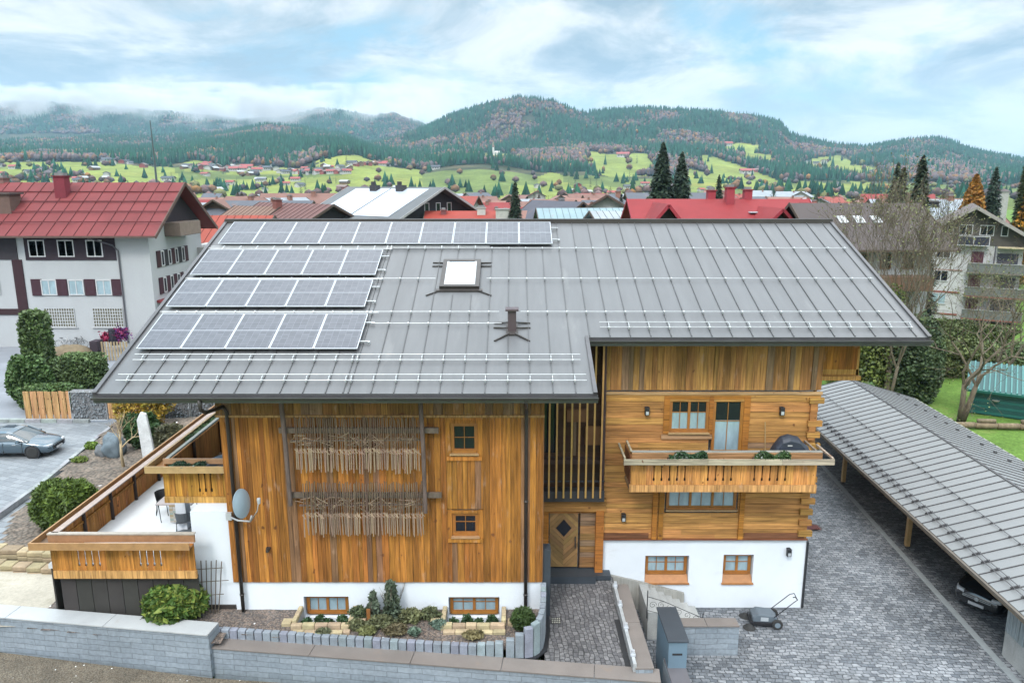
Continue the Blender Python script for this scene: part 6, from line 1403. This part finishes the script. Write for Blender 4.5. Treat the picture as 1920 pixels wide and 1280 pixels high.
gable_house('blue_roof_house',(69,126,0),R(-10),15,12,10.0,12.9,'house with a pale grey-blue roof and a black roof window left of the apartment house',(.5,.5,.5),(.42,.47,.52),1.,[],[(1,-2,1.6,1.2,.7,(.03,.03,.04))],seams=1.3)
# right apartment house
def apt_extra(t,rf):
    X=8.0
    for z in (6.0,3.3,.7):
        m=MB(); m.box(X,X+1.5,-.2,5.6,z-.16,z,(.35,.12,.09) if z<6 else (.25,.22,.2)); m.box(X+1.42,X+1.5,-.2,5.6,z,z+.95,(.20,.215,.205)); m.box(X+1.36,X+1.56,-.2,5.6,z+.95,z+1.03,(.45,.47,.45)); m.box(X,X+1.42,5.52,5.6,z,z+.95,(.3,.32,.3)); b=m.build('balcony',M['matte'],t,world=False)
        
        for q in ((.1,1.3,2.2,(.12,.02,.05)),(2.6,4.6,2.1,(.10,.10,.14))): m=MB(); m.box(X+.0,X+.05,q[0],q[1],z,z+q[2],q[3]); m.build('window',M['paint'],b,world=False)
        m=MB(); m.box(X+.06,X+.1,-4.8,-.6,z-.02,z+.16,(.42,.13,.10)) if z<6 else m.box(X+.06,X+.1,-4.6,-.6,z-.1,z+.02,(.5,.3,.25)); m.build('band',M['matte'],t,world=False)
    m=MB(); m.box(X+1.3,X+1.45,2.2,2.35,-.2,9.0,(.12,.11,.13)); m.build('pillar',M['matte'],t,world=False)
    m=MB(); m.box(X+.07,X+.95,-1.4,1.6,8.95,9.95,(.025,.03,.06))
    for y in (-1.45,.08,1.6): m.box(X+.93,X+1.0,y,y+.08,8.9,10.0,(.8,.8,.82))
    m.box(X+.93,X+1.0,-1.4,1.6,8.9,8.98,(.8,.8,.82)); m.box(X+.93,X+1.0,-1.4,1.6,9.92,10.0,(.8,.8,.82)); m.build('loggia_front',M['paint'],t,world=False)
    m=MB(); m.box(X+.06,X+1.5,2.5,5.4,8.75,8.88,(.75,.62,.40)); m.build('awning',M['matte'],t,world=False)
Wr=[('r',-.75,10.02,1.35,1.2),('r',1.3,10.02,1.4,1.2),('r',-2.3,10.1,.6,1.0),('r',3.0,10.0,.7,1.2),('r',-2.7,7.3,1.5,1.35,('dark',)),('r',-2.7,4.6,1.5,1.3,('dark',)),('r',-2.7,1.9,1.6,1.3,('pale',))]
gable_house('apartment_house',(56.8,91.9,-.2),R(-120),16,10,10.1,13.1,'white apartment house with balconies and a dark timber gable at the right edge',(.80,.80,.80),(.21,.165,.155),1.4,Wr,[],upper=(8.9,(.13,.12,.10)),extra=apt_extra,trimc=(.45,.42,.38))
m=MB(); m.box(78.3,79.5,120,121.2,0,14.3,(.55,.55,.52)); m.box(78.2,79.6,119.9,121.3,14.3,14.5,(.3,.3,.3)); o=m.build('tall_chimney',M['matte']); tag(o,'tall pale chimney behind the brown tiled roof','chimney')
# ---------------------------------------------------------------- village beyond
def village():
    protos=[]
    kinds=[((.55,.52,.48),(.36,.06,.06),'red'),((.50,.45,.38),(.30,.16,.13),'brown'),((.62,.62,.60),(.16,.17,.20),'slate-grey'),((.30,.18,.09),(.38,.20,.16),'rust-brown'),((.60,.58,.55),(.42,.10,.08),'faded red'),((.58,.56,.5),(.42,.46,.50),'pale metal')]
    for i,(wc,rc,nm) in enumerate(kinds):
        W_=[('f',u,z,1.1,1.3) for u in (-4,-1.3,1.3,4) for z in (1.5,4.5)]+[('r',u,4.5,1,1.3) for u in (-2,2)]
        protos.append(gable_house('village_house',(0,0,0),0,14,11,6.6,9.6,f'village house with a {nm} roof among the rooftops beyond the ridge',wc,rc,1.0,W_,[(2,-1,.8,.8,1.,(.4,.2,.15))],group=f'{nm} roofed houses of the village',upper=(4.3,(.15,.09,.06)) if i in (1,3) else None))
    rr=random.Random(5); used=set(); rows=[]
    for Y,n,zf in ((135,9,3.2),(165,11,2.6),(200,13,2.2),(245,15,1.8),(300,18,1.0),(370,22,.3),(450,26,0),(545,30,0)):
        for i in range(n):
            t_=(-.62+1.2*(i+rr.uniform(.15,.85))/n)
            rows.append((t_*Y,Y+rr.uniform(-12,12),zf+rr.uniform(-.4,.4)))
    hs=[]
    for X,Y,z in rows:
        if Y<210 and (-45<X<-20*Y/100 or False): pass
        k=rr.randrange(6); p=protos[k]; loc=(X,Y,z-.3); rz=rr.choice((0,R(90),R(-25),R(35),R(60)))+rr.uniform(-.2,.2)
        if k not in used: o=p; o.location=loc; o.rotation_euler=(0,0,rz); used.add(k)
        else: o=copy_tree(p,loc,rz)
        s=rr.uniform(.8,1.15); o.scale=(s*rr.uniform(.85,1.3),s,s*rr.uniform(.9,1.08))
    # far hamlet houses on the slope, no parts beyond walls, roof and a window strip
    fk=[((.74,.73,.70),(.10,.11,.13),'white house with a dark roof'),((.72,.70,.66),(.45,.10,.09),'white house with a red roof'),((.26,.15,.08),(.55,.56,.58),'brown timber house with a pale roof'),((.45,.10,.08),(.30,.2,.18),'red-walled farm building')]
    fp=[]
    for i,(wc,rc,nm) in enumerate(fk):
        t=thing('hamlet_house',(0,0,0),f'tiny {nm} on the far meadow slope','house',f'{nm}s on the far slope'); m=MB(); m.prism([(-6,-3),(6,-3),(6,6),(0,9.0),(-6,6)],'x',-8,8,wc); m.build('wall',M['matte'],t,world=False)
        m=MB(); m.prism([(-7.4,5.3),(0,9.1),(7.4,5.3),(7.4,5.8),(0,9.6),(-7.4,5.8)],'x',-9.2,9.2,rc); m.build('roof',M['matte'],t,world=False)
        m=MB(); 
        for u in (-5.5,-2,2,5.5): m.box(u-.8,u+.8,-6.15,-6.01,2.2,4.0,(.05,.05,.06))
        m.build('window',M['matte'],t,world=False); fp.append(t)
    pos=[(x,301+rr.uniform(-2,2)) for x in range(58,200,9)]+[(x,306+rr.uniform(-2,3)) for x in range(196,300,8)]+[(x,314+rr.uniform(-4,4)) for x in range(345,400,9)]+[(x,322+rr.uniform(-7,8)) for x in range(385,475,6)]+[(x,320+rr.uniform(-7,8)) for x in range(476,660,6)]+[(x,311+rr.uniform(-2,3)) for x in range(660,725,8)]+[(x,326) for x in range(560,645,12)]+[(rr.uniform(0,330),rr.uniform(312,345)) for _ in range(14)]+[(rr.uniform(370,780),rr.uniform(338,368)) for _ in range(16)]+[(rr.uniform(960,1500),rr.uniform(345,368)) for _ in range(14)]+[(1168,295),(1365,274),(1400,326),(1421,323),(1515,307),(1530,309),(1545,307),(1635,325),(1650,324),(1570,349),(1475,305),(815,318),(160,331),(110,334)]
    uf=set()
    for i,(x,y) in enumerate(pos):
        k=rr.choices(range(4),(5,3,3,1))[0]; loc=hit(x,y); rz=rr.uniform(-.6,.6)+rr.choice((0,R(90))); p=fp[k]
        if k not in uf: o=p; o.location=loc; o.rotation_euler=(0,0,rz); uf.add(k)
        else: o=copy_tree(p,loc,rz)
        s=rr.uniform(.65,1.05)*loc.y/1500; o.scale=(s*rr.uniform(.8,1.5),s,s)
    # church on the ledge
    l=hit(925,291); t=thing('church',l,'small white church with an onion tower on the wooded hillside','church'); m=MB(); m.box(-4,4,-3,6,-2,34,(.85,.83,.80)); m.lathe([(5,34),(6.5,38),(3,43),(.6,50),(.1,56)],(0,1.5,0),10,(.35,.2,.15)); m.build('tower',M['matte'],t,world=False); m=MB(); m.prism([(-6,-2),(8,-2),(8,12),(1,18),(-6,12)],'x',4,30,(.8,.78,.74)); m.build('nave',M['matte'],t,world=False); t.scale=(.6,.6,.6)
    # mast
    l=hit(296,337,640); m=MB(); b=at(294,345,Y=430); m.tube([(b.x,430,0),(b.x-.0,430,29),(b.x-.3,430,at(291,226,Y=430).z)],[.7,.5,.25],6,(.08,.10,.11)); o=m.build('radio_mast',M['paint']); tag(o,'thin tall dark radio mast rising above the village','mast')
    # counted single trees standing on the far meadows
    cp=None
    for (x,y,hh) in ((445,353,22),(573,357,24),(322,337,18),(208,343,17),(380,325,16),(418,328,18),(650,312,28),(360,320,18),(1028,378,14),(1036,378,13),(988,368,14),(1078,362,32),(1066,365,30),(1107,352,24),(1118,354,22),(1128,355,22),(1194,307,20),(1212,372,30),(1205,372,28),(400,370,14),(425,373,14),(826,372,20),(818,372,18),(140,305,18),(1638,322,24),(1600,312,20),(1180,340,22),(1010,365,12),(1062,390,13),(1500,380,18),(630,345,16)):
        Yh=hit(x,min(y,372),640) if y<368 else None; l=Yh if Yh is not None else at(x,y,Y=560); l=Vector(l); s=l.y/1411*hh
        n=420; 
        if cp is None:
            cp=conifer('lone dark spruce standing on the far green meadow',(0,0,0),10,2.6,500,(.012,.045,.035),name='meadow_spruce',group='lone spruces on the far meadows'); o=cp
        else: o=copy_tree(cp)
        o.location=l; o.scale=(s/10*.55,s/10*.55,s/10); o.rotation_euler=(0,0,rr.random()*6)
    rdm=rr
    # village trees between the houses
    tp=[crown_tree('bare brownish tree between the village roofs',(0,0,0),9,3.2,520,.55,(.15,.11,.08),name='village_tree',group='brown trees between the village roofs'),conifer('dark spruce between the village roofs',(0,0,0),13,3.0,700,(.03,.06,.035),name='village_spruce',group='dark spruces between the village roofs')]
    u2=set()
    for i in range(70):
        k=0 if rr.random()<.6 else 1; Y=rr.uniform(130,560); X=Y*rr.uniform(-.62,.6); o=tp[k] if k not in u2 else copy_tree(tp[k]); u2.add(k)
        o.location=(X,Y,max(0,3-Y/130)); s=rr.uniform(.7,1.25); o.scale=(s,s,s*(.9 if Y<250 else 1.)); o.rotation_euler=(0,0,rr.random()*6)
village()
# ---------------------------------------------------------------- larger trees behind
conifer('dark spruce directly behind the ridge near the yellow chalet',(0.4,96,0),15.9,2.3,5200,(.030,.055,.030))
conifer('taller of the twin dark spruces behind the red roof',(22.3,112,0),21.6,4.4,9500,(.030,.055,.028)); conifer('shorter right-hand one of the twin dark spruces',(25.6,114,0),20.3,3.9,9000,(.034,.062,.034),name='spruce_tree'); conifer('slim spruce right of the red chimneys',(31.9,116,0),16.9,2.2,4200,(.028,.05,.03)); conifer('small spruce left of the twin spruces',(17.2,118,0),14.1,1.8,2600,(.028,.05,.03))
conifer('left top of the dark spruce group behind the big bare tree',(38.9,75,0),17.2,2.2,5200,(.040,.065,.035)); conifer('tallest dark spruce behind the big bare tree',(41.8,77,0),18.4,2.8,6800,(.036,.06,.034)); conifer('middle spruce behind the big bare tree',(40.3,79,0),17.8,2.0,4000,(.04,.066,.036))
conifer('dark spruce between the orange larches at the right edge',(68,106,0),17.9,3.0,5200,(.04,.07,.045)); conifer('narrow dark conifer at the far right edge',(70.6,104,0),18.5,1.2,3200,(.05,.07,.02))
crown_tree('rounded orange larch left of the pale chimney',(65.3,106,0),16.8,3.3,8500,.36,(.46,.20,.03),extra=(.3,(.50,.27,.05)),pointy=.15,seed=3); crown_tree('large orange larch cut by the right edge of the picture',(72.6,103,0),19.5,3.8,9000,.36,(.48,.23,.03),extra=(.3,(.30,.25,.05)),pointy=.2,seed=4)
bare_tree('big multi-stemmed bare tree right of the roof with many upright twigs',(27.0,51.0,0),13.6,21,3.2,.12,5,stems=3,spread=.40,up=.17,col=(.85,.82,.72),minr=.011,leaf=(1,.09,(.22,.24,.09),.12))
bare_tree('second bare tree standing close behind the multi-stemmed one',(30.0,55.0,0),11.5,31,3.2,.11,4,stems=3,spread=.34,up=.16,col=(.8,.76,.66),minr=.012)
bare_tree('gnarled old apple tree with spreading bare branches beside the green shed',(30.2,47.4,0),11.0,42,2.9,.17,5,stems=2,spread=.72,up=.07,col=(.9,.85,.75),minr=.008,leaf=(2,.07,(.16,.19,.05),.12),lean=(.02,0))
bare_tree('smaller bare tree in front of the apartment house',(38.5,56.0,0),8.0,52,2.0,.12,4,stems=2,spread=.6,up=.1,col=(.7,.68,.6),minr=.010)
for i,(x,y,rx,ry,h,c,lb_,n) in enumerate(((21.8,46.0,3.0,1.6,2.6,(.13,.25,.065),'large glossy green laurel hedge behind the carport',15000),(29.3,52.5,2.0,2.0,5.6,(.11,.17,.075),'dark green bush at the foot of the big bare tree',10000),(26.0,53.5,2.6,2.2,8.3,(.21,.26,.06),'yellow-green tall bush under the big bare tree',11000),(36.5,60.5,4.5,2.2,2.7,(.19,.23,.07),'olive hedge in front of the apartment house',9500),(45,62,6,2.5,2.2,(.12,.18,.06),'dark hedge right of the olive one',9500),(43,69,5,2,2.6,(.13,.17,.05),'pale green bushes at the foot of the apartment house',7000),(30.5,58.5,3,2,3.,(.14,.21,.08),'rounded dull green bush between the hedge and the bare tree',6500))):
    shrub(lb_,(x,y,-.05),(rx,ry,h/1.75),int(n*1.7),.165,c,'hedge',lump=.34,seed=i+2,extra=(.25,(.13,.18,.06)),sup=2.6,cl=1.3)
# thin picket fences and garden odds
t=thing('picket_fence',(20.5,48.3,0),'pale slatted garden fence partly hidden by the laurel hedge','fence')
for i in range(26): m=MB(); x=18.4+i*.22; m.box(x,x+.12,46.9+i*.01,46.93+i*.01,0,2.35-.02*i,(.55,.5,.42)); m.build('picket',M['woodfine'],t)
# green shed
def shed():
    t=thing('garden_shed',(33.3,49.8,0),'green garden shed with a ribbed turquoise metal roof','shed')
    A=Matrix.Translation((34.3,49.4,0))@Matrix.Rotation(R(-32),4,'Z')@Matrix.Diagonal((.82,.9,1,1))
    m=MB(); c=(.02,.14,.12)
    m.box(-2.4,2.4,-1.6,1.6,0,1.75,c,A)
    for k in range(8): m.box(-2.42,2.42,-1.63,-1.60,.06+k*.21,.24+k*.21,(.02,.11,.10) if k%2 else (.025,.17,.145),A); m.box(-2.43,-2.40,-1.6,1.6,.06+k*.21,.24+k*.21,(.02,.12,.10),A)
    m.build('wall',M['paint'],t)
    B=A@Matrix.Translation((0,-2.0,1.72))@Matrix.Rotation(R(17),4,'X'); m=MB(); m.box(-2.8,2.8,0,4.2,0,.05,(.015,.13,.125),B)
    for k in range(15): m.box(-2.75+k*.385,-2.64+k*.385,0,4.2,.05,.13,(.09,.34,.32),B)
    m.box(-2.85,2.85,-.08,0.0,-.12,.06,(.04,.24,.20),B); m.build('roof',M['paint'],t)
    m=MB(); m.box(2.2,2.38,-1.75,-1.62,0,1.8,(.25,.16,.12),A); m.build('post',M['matte'],t); m=MB(); m.lathe([(.0,.0),(.2,.05),(.24,.12),(.0,.14)],A@Vector((-.6,-1.72,1.0)),10,(.4,.42,.35)); m.build('lamp',M['paint'],t)
    m=MB(); m.prism([(2.6,-1.2),(6.4,-1.2),(6.4,1.4),(2.6,1.4)],'z',0,1.7,(.50,.58,.62),A); m.box(2.5,6.5,-1.3,1.5,1.7,1.78,(.62,.68,.7),A); o=m.build('storage_box',M['paint']); tag(o,'pale blue-grey covered storage box right of the green shed','storage box')
shed()
m=MB(); m.lathe([(1.9,0),(1.95,1.0),(2.0,1.02),(1.75,1.02),(1.7,.9),(.01,.9)],(40.2,56.2,0),24,(.40,.48,.50)); m.lathe([(.01,.93),(1.6,.93),(1.2,1.15),(.01,1.2)],(40.2,56.2,0),20,(.10,.08,.06)); o=m.build('round_pool',M['matte']); tag(o,'round grey garden tank with a dark cover on the lawn behind the shed','tank')
rd.seed(9)
x=25.0;i=0
for i in range(9):
    m=MB(); x=26.2+i*1.35; y=46.2-.25*i*.5; m.tube([(x,y,.18),(x+1.28,y-.1,.2)],.2,8,(1.5,1.35,1.1)); m.tube([(x+.1,y+.02,.5),(x+1.2,y-.08,.5)],.14,8,(1.3,1.2,1.0)) if i%2 else None; o=m.build('log',M['bark'],smooth=True); tag(o,'weathered log in the low timber edging along the lawn','log','logs edging the lawn')
# street things near the white building
t=thing('street_sign',(-38.4,66.6,.95),'slim grey street pole with a small lamp head and a teal plate','street lamp')
m=MB(); m.tube([(-38.2,66.6,.9),(-38.2,66.6,4.8)],.06,7,(.5,.55,.58)); m.build('pole',M['paint'],t); m=MB(); m.box(-38.35,-38.05,66.5,66.56,3.2,3.9,(.08,.22,.26)); m.build('plate',M['paint'],t); m=MB(); m.lathe([(.06,4.8),(.5,4.85),(.42,5.0),(.05,5.1)],(-38.2,66.6,0),12,(.5,.52,.52)); m.build('lamp_head',M['paint'],t)
def bike(x,y,z,s,label,c):
    t=thing('bicycle',(x,y,z),label,'bicycle','bicycles against the white building'); 
    for dx in (-.52,.52):
        m=MB(); pts=[(x+dx*s+.33*math.cos(a*math.pi/9),y,z+.34+.33*math.sin(a*math.pi/9)) for a in range(19)]; m.tube(pts,.022,4,(.1,.1,.1)); wl=m.build('wheel',M['paint'],t)
    m=MB(); P=lambda u,v:(x+u*s,y,z+v)
    for a,b in ((P(-.52,.34),P(-.1,.32)),(P(-.1,.32),P(-.22,.85)),(P(-.1,.32),P(.35,.8)),(P(-.22,.82),P(.33,.82)),(P(.33,.95),P(.52,.34)),(P(-.52,.34),P(-.2,.78)),(P(.33,.95),P(.22,1.05))): m.bar(a,b,.04,.04,c)
    m.build('frame',M['paint'],t); m=MB(); m.box(x-.35*s,x-.12*s,y-.07,y+.07,z+.88,z+.93,(.05,.05,.05)); m.build('saddle',M['paint'],t)
bike(-40.9,65.75,.95,1,'white bicycle leaning at the wall of the white building',(.8,.8,.8)); bike(-39.6,65.8,.95,.95,'darker bicycle next to the white one',(.2,.2,.2))
t=thing('flower_barrel',(-35.3,64.0,.95),'dark barrel flanked by pink and purple flowers','planter'); m=MB(); m.lathe([(.42,0),(.5,.6),(.45,1.35),(.5,1.4),(.4,1.42),(.01,1.4)],(-35.3,64.0,1.6),14,(.035,.03,.05)); m.build('barrel',M['paint'],t)
n=900; P=np.concatenate([np.array([-36.0,63.8,2.3])+rng.normal(0,.19,(300,3)),np.array([-34.5,63.8,2.6])+rng.normal(0,.26,(600,3))]); C=np.concatenate([np.tile([[.5,.03,.12]],(300,1)),np.array([[.36,.03,.15],[.17,.03,.22]])[rng.integers(0,2,600)]])*rng.uniform(.6,1.2,(900,1)); V,F,C=leafcards(P,.15,C); np_mesh('flowers',V,[F],C,M['leaf'],t)
t=thing('picket_fence',(-33,60,.95),'short light slat fence below the flower barrel','fence')
for i in range(9): m=MB(); m.box(-34.6+i*.26,-34.46+i*.26,60.5,60.55,1.0,2.6,(.55,.42,.25)); m.build('picket',M['woodfine'],t)
m=MB(); m.box(-35.4,-34.75,60.2,61.2,.9,2.7,(.05,.03,.045)); o=m.build('utility_box',M['matte'],bevel=.03); tag(o,'dark upright utility box beside the short slat fence','box')
rock('stone_bank','rough brown-grey stone bank beside the lane',(-37.0,60.2,1.2),(2.2,1.3,1.3),7,'sandst','stone bank',col=(.36,.33,.29)); rock('stone_bank','smaller stone bank in front of the rough one',(-34.6,56.6,1.0),(1.5,1.5,.6),8,'sandst','stone bank',col=(.40,.37,.33))
car((-45.6,52.5,.95),R(95),'pale car just cut by the left edge beyond the hedges',mat('car_paint_silver',(.5,.52,.55),.25,.4,coat=1.0),4.4,1.8,1.45)
m=MB(); m.tube([(-36.6,51.5,.9),(-36.6,51.5,2.0)],.05,6,(.05,.05,.06)); o=m.build('bollard',M['paint']); tag(o,'thin dark bollard left of the hedges','bollard')
m=MB(); m.box(-36.2,-35.3,53.2,53.9,.95,2.3,(.05,.12,.45)); m.box(-36.22,-35.28,53.15,53.95,2.3,2.42,(.04,.10,.36)); o=m.build('waste_bin',M['paint'],bevel=.04); tag(o,'blue waste bin peeking out behind the hedge','bin')
# ---------------------------------------------------------------- low cloud and haze
def volume_box(name,label,x0,x1,y0,y1,z0,z1,dens,col=(1,1,1),noise=None,aniso=.0):
    m=bpy.data.materials.new(name); m.use_nodes=True; nt=m.node_tree; N=nt.nodes; L=nt.links
    for n in list(N): N.remove(n)
    out=N.new('ShaderNodeOutputMaterial'); v=N.new('ShaderNodeVolumePrincipled'); v.inputs['Color'].default_value=(*col,1); v.inputs['Density'].default_value=dens; v.inputs['Anisotropy'].default_value=aniso; L.new(v.outputs[0],out.inputs['Volume'])
    if noise:
        tc=N.new('ShaderNodeTexCoord'); n=N.new('ShaderNodeTexNoise'); n.inputs['Scale'].default_value=noise[0]; n.inputs['Detail'].default_value=4; L.new(tc.outputs['Object'],n.inputs['Vector']); mr=N.new('ShaderNodeMapRange'); mr.inputs[1].default_value=noise[1]; mr.inputs[2].default_value=noise[2]; mr.inputs[4].default_value=dens; L.new(n.outputs['Fac'],mr.inputs[0])
        sx=N.new('ShaderNodeSeparateXYZ'); L.new(tc.outputs['Object'],sx.inputs[0]); m2=N.new('ShaderNodeMapRange'); m2.inputs[1].default_value=z0; m2.inputs[2].default_value=z0+(z1-z0)*.6; L.new(sx.outputs['Z'],m2.inputs[0]); mu=N.new('ShaderNodeMath'); mu.operation='MULTIPLY'; L.new(mr.outputs[0],mu.inputs[0]); L.new(m2.outputs[0],mu.inputs[1]); m3=N.new('ShaderNodeMapRange'); m3.inputs[1].default_value=x1; m3.inputs[2].default_value=x1-900; L.new(sx.outputs['X'],m3.inputs[0]); mv=N.new('ShaderNodeMath'); mv.operation='MULTIPLY'; L.new(mu.outputs[0],mv.inputs[0]); L.new(m3.outputs[0],mv.inputs[1]); L.new(mv.outputs[0],v.inputs['Density'])
    b=MB(); b.box(x0,x1,y0,y1,z0,z1); o=b.build(name,m); tag(o,label,None,None,'stuff'); return o
volume_box('haze','thin bluish air over the whole valley',-9500,9500,-400,9400,-4,900,HAZE_D,(.50,.78,1.0))
volume_box('cloud','low cloud clinging to the crest of the left mountains',-4300,-250,4050,5200,290,540,.011,(1,1,1),(.0046,.47,.66))  # low cloud wisps on the left ridge, a volume within the haze
